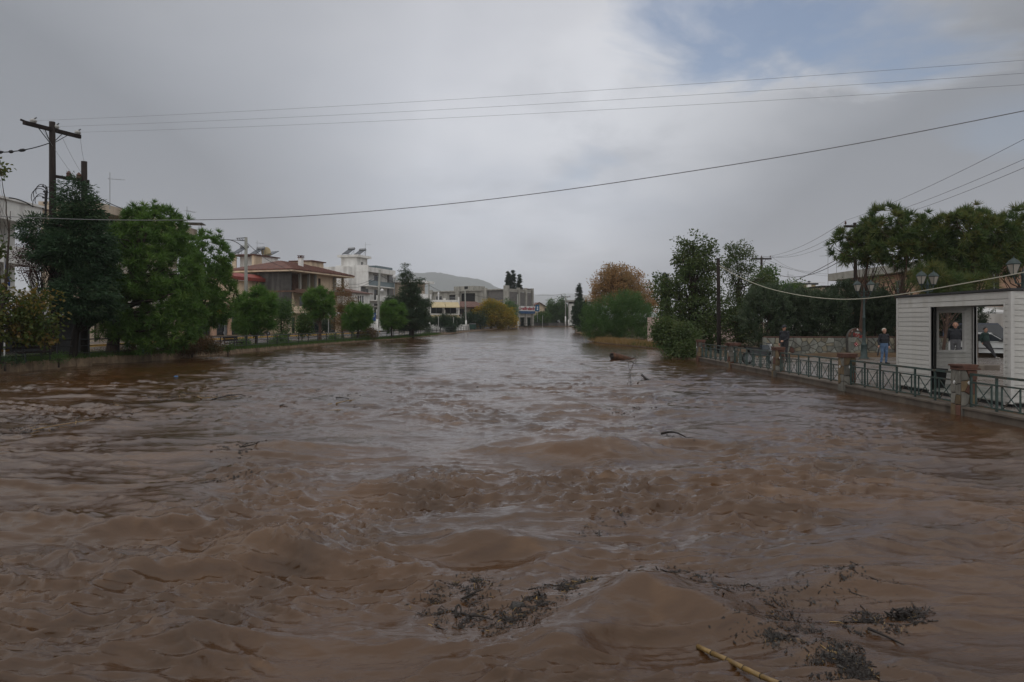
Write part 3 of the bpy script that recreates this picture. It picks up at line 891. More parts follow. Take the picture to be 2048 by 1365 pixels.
def brown_roof_house():
    t = thing('house', 'unfinished three storey house with brown hipped tile roof, bare dark gable and open upper floor', 'building', (-30.5, 100, 0), HD(.3))
    L, D, z0, z1, z2, z3 = 15, 7.2, .5, 3.7, 6.6, 9.35
    MB().box(0, .22, 0, D, z0 + 2.6, z3).build('gable_wall', M['dark_concrete'], t)
    b = MB()
    b.box(.0, .22, 0, D, z0, z0 + 2.58)
    b.wall_x(.22, L, z0, z1 - .2, .9, 1.1, [(1.2, 2.4, z0, 2.9), (3.4, 5.0, z0 + .9, 2.8), (6.4, 8.8, z0, 2.9), (10.4, 13.4, z0, 2.9)])
    b.wall_x(.22, L, z1, z2 - .2, 1.5, 1.7, [(1.4, 2.6, z1 + .05, 6.0), (4.4, 6.4, z1 + .05, 6.0), (9.0, 10.4, z1 + .8, 6.0), (12, 13.6, z1 + .05, 6.0)])
    b.box(.22, .8, .02, 1.5, z1, z2 - .2)
    b.box(L - .2, L, 1.7, D, z0, z3)
    b.box(.22, L - .2, D - .2, D, z0, z3)
    b.build('wall', M['cream_wall'], t)
    w = MB().wall_x(7.2, 12.0, z2, z3, .6, .8, [(7.9, 8.7, z2 + .1, 8.75)]); w.box(7.2, 7.4, .8, 4, z2, z3).box(11.8, 12, .8, 4, z2, z3)
    w.build('upper_wall', M['cream_wall'], t)
    MB().box(7.95, 8.65, .7, .74, z2 + .1, 8.75).build('door', M['shutter_brown'], t)
    MB().box(.22, 7.2, 4.0, 4.2, z2, z3).box(12, L - .2, 4.0, 4.2, z2, z3).build('block_partition', M['brick_brown'], t)
    MB().box(3.4, 5.0, 2.0, 2.2, z2, z3).build('block_pier', M['brick_brown'], t)
    for x in (.3, 2.75, 5.0, 7.0 - .22, 12.2, 14.6):
        MB().box(x, x + .3, .3, .6, z2, z3).build('column', M['concrete'], t)
    MB().box(-.03, L + .2, -.9, D, z2 - .2, z2).box(-.03, L + .2, -.93, -.75, z2 - .32, z2 + .22).build('floor_slab', M['brick_brown'], t)
    MB().box(-.02, L, -.5, D, z1 - .2, z1).build('floor_slab', M['white_wall'], t)
    p = MB().box(-.02, 4.2, -.6, -.5, z1 - .25, z1 + .75); p.build('balcony_parapet', M['cream_wall'], t)
    r = MB(); railing_bars(r, 'x', 4.2, L, z1, z1 + .9, -.5, .18, .025); r.build('balcony_railing', M['dark_metal'], t)
    a = MB().hexa([(3.0, -1.9, z2 - 1.2), (6.4, -1.9, z2 - 1.2), (6.4, .2, z2 - .36), (3.0, .2, z2 - .36), (3.0, -1.9, z2 - 1.14), (6.4, -1.9, z2 - 1.14), (6.4, .2, z2 - .30), (3.0, .2, z2 - .30)])
    a.box(3.0, 6.4, -1.93, -1.9, z2 - 1.42, z2 - 1.14)
    aw = a.build('awning', M['awning_white'], t)
    MB().bar((3.3, -1.85, z2 - 1.2), (3.9, 1.5, z2 - 2.4), .05, .05).build('awning_arm', M['white_metal'], aw)
    MB().box(2.2, 9.4, -1.7, -.5, z1 - .5, z1 - .32).build('shop_canopy', M['white_wall'], t)
    rf = MB(); hip_roof(rf, 0, L, 0, D + 2, z3 + .06, 1.75, 1.0, 4.2)
    roof = rf.build('roof', M['roof_brown'], t)
    MB().box(-.95, L + .95, -.95, D + 2.9, z3 - .14, z3 + .055).build('eaves_slab', M['cream_wall'], t)
    c = MB().box(5.2, 5.75, 1.7, 2.25, z3 + .8, z3 + 2.25); c.build('chimney', M['white_wall'], roof)
    k = MB().box(5.1, 5.85, 1.6, 2.35, z3 + 2.25, z3 + 2.31).box(5.2, 5.3, 1.7, 1.8, z3 + 2.31, z3 + 2.5).box(5.65, 5.75, 2.15, 2.25, z3 + 2.31, z3 + 2.5).box(5.65, 5.75, 1.7, 1.8, z3 + 2.31, z3 + 2.5).box(5.2, 5.3, 2.15, 2.25, z3 + 2.31, z3 + 2.5)
    k.box(5.08, 5.87, 1.58, 2.37, z3 + 2.5, z3 + 2.58); k.build('chimney_cap', M['roof_brown'], roof)
    # dormer block at the back
    d = MB().box(10.5, 14, 3.4, 7, z3 + .3, z3 + 2.2); d.build('dormer', M['cream_wall'], t)
    MB().box(10.2, 14.3, 3.1, 7.2, z3 + 2.2, z3 + 2.34).build('dormer_roof', M['roof_brown'], t)
    for a0, a1, q0, q1, y in ((1.2, 2.4, z0, 2.9, .9), (3.4, 5.0, z0 + .9, 2.8, .9), (6.4, 8.8, z0, 2.9, .9), (10.4, 13.4, z0, 2.9, .9),
                              (1.4, 2.6, z1 + .05, 6.0, 1.5), (4.4, 6.4, z1 + .05, 6.0, 1.5), (9.0, 10.4, z1 + .8, 6.0, 1.5), (12, 13.6, z1 + .05, 6.0, 1.5)):
        window(t, 'x', a0, a1, q0, q1, y, .08, 'shutter_brown', 'glass', 1, sill=False)


def small_red_roof_house():
    t = thing('house', 'small white annexe with lean red tile roof above an open carport', 'building', (-26.6, 119, 0), HD(.3))
    L, D, z0, z1, z2 = 6.8, 6, .8, 5.0, 8.1
    b = MB().box(0, L, .0, D, z1 + .002, z2 - 1.1)
    b.add([(0, 0, z2 - 1.099), (L, 0, z2 - 1.099), (L, D, z2 - 1.099), (0, D, z2 - 1.099), (0, 0, z2 - 1.0), (L, 0, z2 - 1.0), (L, D, z2 + .1), (0, D, z2 + .1)], [(4, 5, 6, 7), (0, 1, 5, 4), (1, 2, 6, 5), (2, 3, 7, 6), (3, 0, 4, 7)])
    b.build('wall', M['white_wall'], t)
    MB().hexa([(-.4, -.5, z2 - 1.08), (L + .4, -.5, z2 - 1.08), (L + .4, D, z2 + .12), (-.4, D, z2 + .12), (-.4, -.5, z2 - .94), (L + .4, -.5, z2 - .94), (L + .4, D, z2 + .28), (-.4, D, z2 + .28)]).build('roof', M['roof_red'], t)
    for k in range(3):
        MB().box(2.6 + k * .75, 3.05 + k * .75, -.03, -.004, z1 + .5, z2 - 1.4).build('window', M['glass'], t)
    MB().box(-1, L + 3, -1.6, D, z1 - .2, z1).build('floor_slab', M['concrete'], t)
    for x in (-.6, 3.2, 5.6, L + 2.4): MB().box(x, x + .35, -1.2, -.85, z0, z1 - .2).build('column', M['concrete'], t)
    MB().box(-1, L + 3, 3.0, 3.2, z0, z1 - .2).build('back_wall', M['block_wall'], t)
    MB().box(4.6, L + 3, -1.5, -1.38, z0, z0 + 1.9).box(-.8, 2.2, -1.5, -1.38, z0, z0 + 1.2).build('yard_wall', M['white_wall'], t)


def white_modern_block():
    t = thing('apartment_building', 'white modern four storey block with balconies and two solar heaters on its stair tower', 'building', (-27.8, 140, 0), HD(.3))
    L, D, z0 = 13.4, 7.0, .9
    fl = [z0, 3.8, 6.6, 9.4]; zr_ = 12.2
    b = MB(); ops = []
    for z in fl[1:]: ops += [(1.0, 3.2, z + .05, z + 2.25), (5.6, 8.2, z + (.9 if z > 9 else .05), z + 2.2)]
    b.wall_x(0, 11.4, z0, zr_ - .2, 1.6, 1.85, ops)
    b.box(0, .25, 1.85, D, z0, 13.3).box(.25, 11.4, D - .25, D, z0, zr_ - .2).box(11.15, 11.4, 1.85, D - .25, z0, zr_ - .2)
    b.box(-.02, .25, .0, 1.85, fl[3], 13.3)
    b.box(2.2, 5.4, D + .02, D + .3, z0, 13.2)
    b.build('wall', M['white_wall'], t)
    MB().box(-1.2, -.04, 3.6, D + 2.2, z0, 13.0).build('stair_bay', M['white_wall'], t)
    MB().box(11.4, 13.4, 1.2, D, z0, zr_ + .5).build('grey_fin', M['grey_wall'], t)
    MB().box(0, 1.9, 1.5, 1.597, z0, fl[3] - .3).build('grey_panel', M['grey_wall'], t)
    for z in fl[1:]: MB().box(-.02, 11.6, 0, 1.6, z - .2, z).build('balcony_slab', M['white_wall'], t)
    for z in fl[1:3]: MB().box(3.6, 11.6, 0, .12, z, z + .95).build('balcony_parapet', M['white_wall'], t)
    MB().box(.3, 3.55, .05, .09, fl[3], fl[3] + 1.0).box(3.6, 11.5, .05, .09, fl[3], fl[3] + .95).build('balcony_glass', M['glass_blue'], t)
    MB().box(-.05, 11.8, -.1, D + .2, zr_ - .2, zr_).box(-.05, 11.8, -.1, .1, zr_, zr_ + .75).box(11.6, 11.8, .1, D, zr_, zr_ + .75).build('roof', M['white_wall'], t)
    MB().box(4.5, 11.4, .4, .44, zr_, zr_ + 1.3).box(4.5, 4.54, .44, 3, zr_, zr_ + 1.3).build('roof_glass_screen', M['glass_blue'], t)
    tw = MB().wall_x(1.2, 4.6, zr_, 14.9, 2.6, 2.8, [(2.0, 2.9, zr_ + .1, 14.1)]); tw.box(.26, 1.2, 2.6, 6.0, 13.0, 14.9).box(1.2, 4.6, 5.8, 6.0, zr_, 14.9).box(4.4, 4.6, 2.8, 5.8, zr_, 14.9).box(1.0, 1.2, 2.8, 6.0, zr_, 14.9)
    tw.build('tower_wall', M['white_wall'], t)
    MB().box(2.0, 2.9, 2.7, 2.74, zr_ + .1, 14.1).build('door', M['grey_wall'], t)
    MB().box(-.2, 5.2, 2.0, 6.6, 14.9, 15.35).build('tower_roof', M['white_wall'], t)
    for (a0, a1, q0, q1) in ops: window(t, 'x', a0, a1, q0, q1, 1.6, .08, 'grey_metal', 'glass', 2, sill=False)
    for x, y, lab in ((.7, 4.6, 'left of the two solar heaters high on the white modern block'), (3.0, 3.4, 'right of the two solar heaters high on the white modern block')):
        p = Matrix.Rotation(HD(.3), 4, 'Z') @ Vector((x, y, 0)) + Vector((-27.8, 140, 15.352))
        solar_heater(p, HD(.3) - 1.9, lab)
    p = Matrix.Rotation(HD(.3), 4, 'Z') @ Vector((4.6, 3, 0)) + Vector((-27.8, 140, 15.35))
    antenna(p.x, p.y, p.z, 2.9, 0.0, 'thin roof antenna behind the two solar heaters of the white modern block', 4)


def slab_balcony_block():
    t = thing('apartment_building', 'flat roofed building with a white overhanging slab behind the conical conifer', 'building', (-21.4, 152, 0), HD(.45))
    L, D, z0 = 7.5, 6, .9
    b = MB().wall_x(0, L, z0, 10.6, .9, 1.1, [(1, 2.6, 7.6, 9.8), (4, 5.6, 7.6, 9.8), (1, 2.6, 4.6, 6.8), (4, 5.6, 4.6, 6.8)]).box(0, .2, 1.1, D, z0, 10.6).box(L - .2, L, 1.1, D, z0, 10.6).box(.2, L - .2, D - .2, D, z0, 10.6)
    b.build('wall', M['beige_wall'], t)
    MB().box(-.6, L + .9, -1.0, D, 10.6, 11.1).build('roof', M['white_wall'], t)
    for z in (4.4, 7.4): MB().box(-.2, L + .3, -.6, .9, z - .2, z).box(-.2, L + .3, -.6, -.48, z, z + .9).build('balcony_parapet', M['white_wall'], t)
    for a in ((1, 2.6, 7.6, 9.8), (4, 5.6, 7.6, 9.8), (1, 2.6, 4.6, 6.8), (4, 5.6, 4.6, 6.8)): window(t, 'x', *a, .9, .08, 'grey_metal', 'glass', 1, sill=False)


def awning_house():
    t = thing('house', 'white two storey house with cream awnings over its wide balcony and railed roof terrace', 'building', (-17.0, 150, 0), math.pi / 2 - R(75))
    L, D, z0 = 6.1, 7, .7
    b = MB().wall_x(0, L, z0, 6.9, 1.3, 1.5, [(.3, 2.8, z0, 2.8), (3.3, 5.8, z0, 2.8), (.3, 2.8, 4.0, 6.1), (3.3, 5.8, 4.0, 6.1)]).box(0, .2, 1.5, D, z0, 6.9).box(L - .2, L, 1.5, D, z0, 6.9).box(.2, L - .2, D - .2, D, z0, 6.9)
    b.build('wall', M['white_wall'], t)
    MB().box(-.1, L + .1, -.1, D, 6.4, 6.75).box(-.1, .25, -.1, .2, 6.75, 7.5).box(L - .25, L + .1, -.1, .2, 6.75, 7.5).box(2.8, 3.3, -.1, .2, 6.75, 7.2).build('roof', M['white_wall'], t)
    r = MB(); railing_bars(r, 'x', .25, 2.8, 6.8, 7.45, 0, .2, .025); railing_bars(r, 'x', 3.3, L - .25, 6.8, 7.45, 0, .2, .025); r.build('terrace_railing', M['grey_metal'], t)
    MB().box(-.1, L + .1, -.2, 1.3, 3.75, 3.99).box(-.1, .2, -.2, .1, 3.99, 6.4).box(L - .2, L + .1, -.2, .1, 3.99, 6.4).box(2.9, 3.2, -.2, .1, 3.99, 4.8).build('balcony_slab', M['white_wall'], t)
    r = MB(); railing_bars(r, 'x', .2, 2.9, 4.0, 4.8, -.1, .1, .03); railing_bars(r, 'x', 3.2, L - .2, 4.0, 4.8, -.1, .1, .03); r.build('balcony_railing', M['dark_metal'], t)
    for x0, x1 in ((.15, 3.0), (3.06, 5.95)):
        for z, dz, dy in ((6.4, 1.05, 1.5), (3.72, .55, 1.7)):
            MB().hexa([(x0, -.25 - dy, z - dz), (x1, -.25 - dy, z - dz), (x1, -.22, z - .05), (x0, -.22, z - .05), (x0, -.25 - dy, z - dz + .04), (x1, -.25 - dy, z - dz + .04), (x1, -.22, z - .01), (x0, -.22, z - .01)]).box(x0, x1, -.27 - dy, -.25 - dy, z - dz - .16, z - dz + .04).build('awning', M['awning_cream'], t)
    for a in ((.3, 2.8, z0, 2.8), (3.3, 5.8, z0, 2.8), (.3, 2.8, 4.0, 6.1), (3.3, 5.8, 4.0, 6.1)): window(t, 'x', *a, 1.3, .08, 'grey_metal', 'glass', 1, sill=False)
    MB().lathe([(.16, 6.75), (.16, 8.1), (.22, 8.1), (.22, 8.2), (.10, 8.5)], (2.0, 1.2, 0), 10).build('chimney', M['white_metal'], t)
    MB().box(-2.2, 7.4, -5.0, -4.8, .3, 1.75).build('yard_wall', M['white_wall'], t)


def far_red_roof_house():
    t = thing('house', 'house with wide red brown roof between the awning house and the yellow tree', 'building', (-12.6, 166, 0), math.pi / 2 - R(68))
    L, D, z0 = 7.2, 7, .9
    b = MB().wall_x(0, L, z0, 5.6, 1.2, 1.4, [(.6, 2.4, z0, 2.9), (3.4, 5.6, z0, 2.9), (.8, 2.2, 3.6, 5.3), (3.6, 5.2, 3.6, 5.3)]).box(0, .2, 1.4, D, z0, 5.6).box(L - .2, L, 1.4, D, z0, 5.6).box(.2, L - .2, D - .2, D, z0, 5.6)
    b.build('wall', M['beige_wall'], t)
    hip_roof(MB(), 0, L, 0, D, 5.6, 1.5, .7, 1.5).build('roof', M['roof_red'], t)
    MB().box(-.1, L + .2, -.3, 1.2, 3.2, 3.4).build('balcony_slab', M['white_wall'], t)
    r = MB(); railing_bars(r, 'x', 0, L, 3.4, 4.3, -.2, .12, .05); r.build('balcony_railing', M['shutter_brown'], t)
    for a in ((.6, 2.4, z0, 2.9), (3.4, 5.6, z0, 2.9), (.8, 2.2, 3.6, 5.3), (3.6, 5.2, 3.6, 5.3)): window(t, 'x', *a, 1.2, .08, 'shutter_brown', 'glass', 1, sill=False)


def concrete_block():
    t = thing('unfinished_building', 'large bare concrete building with tall piers and block filled bays, sign on its end', 'building', (-1.0, 200, 0), math.pi / 2 - R(40))
    z0, zt, zc = 1.2, 11.5, 12.4
    D, L = 31.0, 11.0
    MB().wall_y(8.6, D, z0, zt - .3, .5, .75, [(13.0, 18.6, 8.0, 10.6), (20.6, 23.6, 7.9, 10.3), (26.6, 29.2, 7.4, 10.0), (12, 18, 1.2, 4.0), (21, 28, 1.2, 4.0)]).build('wall', M['concrete'], t)
    MB().box(-.0, .9, 0, D, zt - .3, zt).box(.9, L, .0, D, zt - .3, zt).box(0, .55, 8.6, D, 7.0, 7.35).box(0, .55, 8.6, D, 4.2, 4.6).build('roof', M['concrete'], t)
    MB().box(.4, .7, 1.7, 8.0, 4.2, zt - .3).build('block_infill', M['block_wall'], t)
    for y0, y1, x1 in ((0, 1.6, .45), (8.0, 9.3, .35), (18.9, 20.2, .3), (30.2, 31.2, .35)):
        MB().box(-.25, x1, y0, y1, z0, zc if y0 < 1 else 11.9).build('pier', M['concrete'], t)
    for x0 in (4.2, 7.4, 10.4):
        MB().box(x0, x0 + .55, -.3, .5, z0, 11.9).build('pier', M['concrete'], t)
    for a0, a1 in ((.6, 4.2), (4.75, 7.4), (7.95, 10.4)):
        MB().box(a0, a1, .15, .4, 5.6, zt - .9).build('block_infill', M['block_wall'], t)
        MB().box(a0, a1, .1, .4, zt - .85, zt - .32).box(a0, a1, .05, .4, 3.6, 5.3).build('spandrel', M['concrete'], t)
    MB().box(1.2, L, 12.0, 12.2, z0, zt - .3).box(6, 6.2, .5, 12, z0, zt - .3).build('partition', M['dark_concrete'], t)
    MB().box(3, 8, 16, 24, zt, 12.9).build('roof_room', M['concrete'], t)
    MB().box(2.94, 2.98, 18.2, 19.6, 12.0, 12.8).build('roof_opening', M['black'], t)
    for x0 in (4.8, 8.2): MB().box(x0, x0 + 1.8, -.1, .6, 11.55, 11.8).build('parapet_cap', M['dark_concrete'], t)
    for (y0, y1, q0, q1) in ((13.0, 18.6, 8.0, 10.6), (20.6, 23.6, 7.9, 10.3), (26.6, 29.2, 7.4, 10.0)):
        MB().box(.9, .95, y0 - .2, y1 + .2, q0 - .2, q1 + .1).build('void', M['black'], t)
    # shop signs fixed to the end that faces the river
    ry = math.pi / 2 - R(40); rot = Matrix.Rotation(ry, 4, 'Z'); o = Vector((-1.0, 200, 0))
    s = thing('shop_sign', 'long red and white lettered shop sign over a blue band on the concrete building', 'sign', rot @ Vector((4.0, -.62, 5.4)) + o, ry)
    MB().box(0, 7.2, .1, .22, 0, 1.35).build('board', M['white_metal'], s)
    MB().box(0, 7.2, .06, .18, -.75, -.03).build('blue_band', pmat('sign_blue', (.03, .08, .17), (.025, .065, .14), 3, .5), s)
    rg = random.Random(5); b = MB(); x = .15
    red = pmat('sign_red', (.30, .02, .025), (.24, .018, .02), 3, .5)
    while x < 6.8:                                          # the lettering cannot be read at this distance: a row of broken strokes
        w = rg.uniform(.28, .42); h = rg.choice((.62, .62, .72, .95))
        b.box(x, x + .13, .055, .1, .25, .25 + h); b.box(x + .13, x + w, .06, .1, .25 + h - .16, .25 + h)
        if rg.random() < .6: b.box(x + w - .12, x + w, .052, .1, .25, .25 + h - .17)
        if rg.random() < .6: b.box(x + .14, x + w - .13, .058, .1, .25, .38)
        x += w + .1
    b.build('lettering', red, s)
    q = thing('shop_sign', 'square blue sign with a pale figure at the corner of the concrete building', 'sign', rot @ Vector((11.3, -.6, 5.3)) + o, R(-8))
    MB().box(0, 1.15, 0, .14, 0, 1.9).build('board', pmat('sign_teal', (.015, .10, .20), (.01, .08, .17), 3, .5), q)
    MB().lathe([(.22, 0), (.22, .03)], (0, 0, 0), 10).build('emblem', M['white_metal'], q).matrix_local = Matrix.Translation((.6, -.012, 1.25)) @ Matrix.Rotation(R(90), 4, 'X')
    MB().box(.42, .8, -.03, -.004, .45, .85).build('emblem', M['white_metal'], q)
    MB().box(.5, .6, .02, .12, -3.0, 0).build('post', M['grey_metal'], q)


def end_houses():
    t = thing('house', 'cream house with brown gabled roof and brown balcony at the far end of the river', 'building', (6.9, 236, 0), math.pi / 2 - R(82))
    b = MB().box(0, 4.6, 0, 7, 1.2, 7.2); b.prism([(0, 0), (4.6, 0), (2.0, 1.3)], lambda a, c: (a, .02, 7.201 + c), lambda a, c: (a, 6.98, 7.201 + c)); b.build('wall', M['cream_wall'], t)
    MB().prism([(-.7, -.35), (-.55, -.32), (2.0, 1.35), (5.3, -.55), (5.3, -.40), (2.0, 1.56), (-.7, -.12)][::-1], lambda a, c: (a, -.7, 7.2 + c), lambda a, c: (a, 7.4, 7.2 + c)).build('roof', M['roof_brown'], t)
    MB().box(1.6, 3.6, -.9, 0, 4.5, 5.6).build('balcony', M['brick_brown'], t)
    for a in (.3, 3.8): MB().box(a, a + .5, -.03, -.003, 5.8, 6.8).build('window', M['glass'], t)
    for a in (.4, 2.4): MB().box(a, a + .9, -.03, -.003, 2.2, 3.6).build('window', M['glass'], t)
    t = thing('house', 'flat roofed pale house past the twin poles at the river end', 'building', (17.0, 222, 0), 0)
    MB().box(.6, 9, .6, 8, 1.2, 7.9).build('wall', M['white_wall'], t)
    MB().box(-.2, 10, -.2, 8.4, 8.5, 9.0).build('roof', M['concrete'], t)
    for x in (.0, 3.0, 6.2, 9.3): MB().box(x, x + .3, 0, .3, 7.9, 8.5).build('column', M['concrete'], t)
    MB().box(.9, 8.6, .7, 7.6, 7.9, 8.5).build('upper_room', M['dark_concrete'], t)
    MB().box(4.6, 8.4, 1.0, 5, 9.0, 10.6).build('roof_room', M['white_wall'], t)
    for a in (1.4, 4.0, 6.6): MB().box(a, a + 1.2, .56, .597, 5.2, 7.2).build('window', M['glass'], t)
    t = thing('garden_wall', 'low dark wall and railing along the far shore behind the parked cars', 'wall', (4, 223.4, 0), 0)
    MB().box(-1, 15, 0, .3, 1.0, 2.0).build('base', M['dark_concrete'], t)
    r = MB(); railing_bars(r, 'x', -1, 15, 2.0, 2.9, .1, .5, .05); r.build('railing', M['dark_metal'], t)


# ------------------------------------------------------------------ right bank: houses
def pink_apartment():
    t = thing('apartment_building', 'peach apartment house with grey flat roof slab behind the umbrella pines', 'building', (37.6, 82, 0), -math.pi / 2 + R(1))
    L, D, z0 = 42, 12, .5
    ops = []
    for k in range(9):
        a = 1.4 + 4.5 * k
        ops += [(a, a + 1.5, 4.2, 6.3), (a, a + 1.5, 1.3, 3.1)]
    b = MB().wall_x(0, L, z0, 6.9, 0, .25, ops).wall_y(.25, D, z0, 6.9, 0, .25).wall_y(.25, D, z0, 6.9, L - .25, L).box(.25, L - .25, D - .25, D, z0, 6.9)
    b.build('wall', M['peach_wall'], t)
    MB().box(-1.5, L + .6, -1.2, D + .6, 6.95, 7.2).box(-1.5, L + .6, -1.2, -1.0, 7.2, 7.75).box(-1.5, -1.3, -1.0, D, 7.2, 7.75).build('roof', M['concrete'], t)
    MB().box(0, 9, -1.1, -.02, 3.7, 3.9).box(0, 9, -1.1, -1.0, 3.9, 4.8).build('balcony', M['white_wall'], t)
    for k, (a0, a1, q0, q1) in enumerate(ops): window(t, 'x', a0, a1, q0, q1, 0, .1, 'white_metal' if k % 3 else 'shutter_brown', 'glass', 1)
    p = thing('yard_wall', 'pale wall with a yellow stained pier seen through the kiosk opening', 'wall', (32.2, 51, 0), 0)
    MB().box(0, .5, 0, .5, .2, 3.6).build('pier', M['cream_wall'], p)
    MB().box(.5, 6, .1, .4, .2, 3.3).build('panel', M['white_wall'], p)
    c = thing('market_canopy', 'grey white canopy roof seen through the kiosk opening', 'canopy', (27.0, 47, 0), 0)
    MB().hexa([(-1, 0, 2.75), (6, 0, 2.75), (6, 4, 3.1), (-1, 4, 3.1), (-1, 0, 2.85), (6, 0, 2.85), (6, 4, 3.25), (-1, 4, 3.25)]).build('roof', M['white_metal'], c)
    for x in (-.6, 2.3, 5.6): MB().box(x, x + .08, .2, .28, .2, 2.75).build('post', M['dark_metal'], c)


def right_small_houses():
    def hut(name, lab, x, y, w, d, zt, wm, rm, flat):
        t = thing(name, lab, 'house', (x, y, 0), 0)
        MB().box(0, w, 0, d, .6, zt).build('wall', M[wm], t)
        if flat: MB().box(-.3, w + .3, -.3, d + .3, zt, zt + .25).build('roof', M[rm], t)
        else: hip_roof(MB(), 0, w, 0, d, zt, 1.6, .5, w * .35).build('roof', M[rm], t)
        for k in range(max(1, int(w / 2.5))): MB().box(.6 + 2.4 * k, 1.5 + 2.4 * k, -.04, -.003, zt - 1.7, zt - .6).build('window', M['glass'], t)
        return t
    hut('house', 'ochre upper storey with flat dark roof above the hedge', gx(1590, 112), 112, 3.2, 6, 8.0, 'awning_cream', 'dark_metal', True)
    hut('house', 'low house with red tile roof just above the hedge', gx(1596, 92), 92, 4.6, 6, 4.7, 'white_wall', 'roof_red', False)
    hut('house', 'white flat house with white balcony slab beside the red tiled roof', gx(1630, 104), 104, 3.0, 6, 6.0, 'white_wall', 'white_wall', True)
    hut('house', 'house under a dark overhanging flat roof left of the peach apartment house', gx(1645, 100), 100, 4.2, 6, 7.0, 'beige_wall', 'wood_dark', True)
    t = thing('chimney', 'white chimney pot with a dark cowl above the hedge', 'chimney', (gx(1618, 110), 110, 6.5), 0)
    MB().box(-.25, .25, -.25, .25, 0, 1.4).build('stack', M['white_wall'], t); MB().lathe([(.1, 1.4), (.1, 1.8), (.35, 1.8), (.05, 2.0)], (0, 0, 0), 8).build('cowl', M['dark_metal'], t)
    antenna(gx(1656, 101), 101, 7.2, 5.2, 2.6, 'tall thin antenna over the dark flat roof, right of the hedge', 4)
    antenna(gx(1673, 84), 84, 7.3, 3.0, 1.0, 'short antenna at the corner of the peach apartment house', 3)
    antenna(gx(1576, 108), 108, 6.6, 3.2, .5, 'antenna over the garden trees, left of the ochre storey', 4)


def pink_garden_wall():
    t = thing('garden_wall', 'dusky pink rendered wall of the waterside yard, behind the half bare walnut tree', 'wall', (12.75, 68, 0), 0)
    MB().box(0, 1.45, 0, .25, -.3, 2.65).build('end_panel', M['pink_wall'], t)
    for k in range(7):
        MB().box(1.5 + k * .15, 1.61 + k * .15, .05, .11, .0, 2.5).build('slat', M['beige_wall'], t)
    MB().box(2.6, 8.4, 0, .25, -.3, 2.1).build('wall_run', M['pink_wall'], t)
    MB().hexa([(4.6, .4, 2.1), (8.4, .4, 2.1), (8.4, 4, 2.1), (4.6, 4, 2.1), (4.6, .4, 2.11), (8.4, .4, 2.5), (8.4, 4, 2.5), (4.6, 4, 2.11)]).build('shed_roof', M['pink_wall'], t)


white_apartment(); beige_apartment(); shop_row(); red_fascia_house(); stair_house(); brown_roof_house(); small_red_roof_house()
white_modern_block(); slab_balcony_block(); awning_house(); far_red_roof_house(); concrete_block(); end_houses()
pink_apartment(); right_small_houses(); pink_garden_wall()

# ------------------------------------------------------------------ right bank: railing with stone pillars
M['rail_paint'] = pmat('rail_paint', (.042, .072, .064), (.026, .042, .038), 7, .5, .2, 30, spec=.4, stain=(.09, .05, .03), stain_scale=5)
M['slab_a'] = pmat('slab_grey', (.17, .163, .14), (.11, .103, .09), 5, .8, .3, 20, island=.35, stain=(.08, .075, .06), stain_scale=4)
M['slab_b'] = pmat('slab_ochre', (.17, .125, .07), (.11, .08, .048), 5, .8, .3, 20, island=.3, stain=(.09, .06, .04), stain_scale=4)
M['slab_r'] = pmat('slab_red', (.12, .058, .04), (.075, .038, .028), 5, .8, .3, 20, island=.3)
M['cap_red'] = pmat('cap_red', (.11, .05, .033), (.06, .03, .022), 6, .75, .4, 20, stain=(.07, .045, .035), stain_scale=5)
PIL = [41.2, 35.2, 29.2, 23.2, 17.2, 11.2, 5.2]
FX = 10.72                        # line of the railing


def clip_poly(poly, p, n):
    out = []
    for i in range(len(poly)):
        a, b = poly[i], poly[(i + 1) % len(poly)]
        da = (a[0] - p[0]) * n[0] + (a[1] - p[1]) * n[1]; db = (b[0] - p[0]) * n[0] + (b[1] - p[1]) * n[1]
        if da <= 0: out.append(a)
        if (da < 0 < db) or (db < 0 < da):
            t = da / (da - db); out.append((a[0] + (b[0] - a[0]) * t, a[1] + (b[1] - a[1]) * t))
    return out


def voronoi(x0, x1, y0, y1, nx, ny, rg, gap=.014, jit=.42, mask=None):
    """Irregular slabs filling a rectangle, with joints."""
    pts = [(x0 + (x1 - x0) * (i + .5 + rg.uniform(-jit, jit)) / nx, y0 + (y1 - y0) * (j + .5 + rg.uniform(-jit, jit)) / ny) for i in range(nx) for j in range(ny)]
    cells = []
    for a in pts:
        poly = [(x0, y0), (x1, y0), (x1, y1), (x0, y1)]
        for b in pts:
            if b is a: continue
            d = (b[0] - a[0], b[1] - a[1]); l = math.hypot(*d)
            if l > (x1 - x0) / nx * 4 + (y1 - y0) / ny * 4: continue
            n = (d[0] / l, d[1] / l); m = ((a[0] + b[0]) / 2 - n[0] * gap, (a[1] + b[1]) / 2 - n[1] * gap)
            poly = clip_poly(poly, m, n)
            if len(poly) < 3: break
        if len(poly) >= 3: cells.append(poly)
    return cells


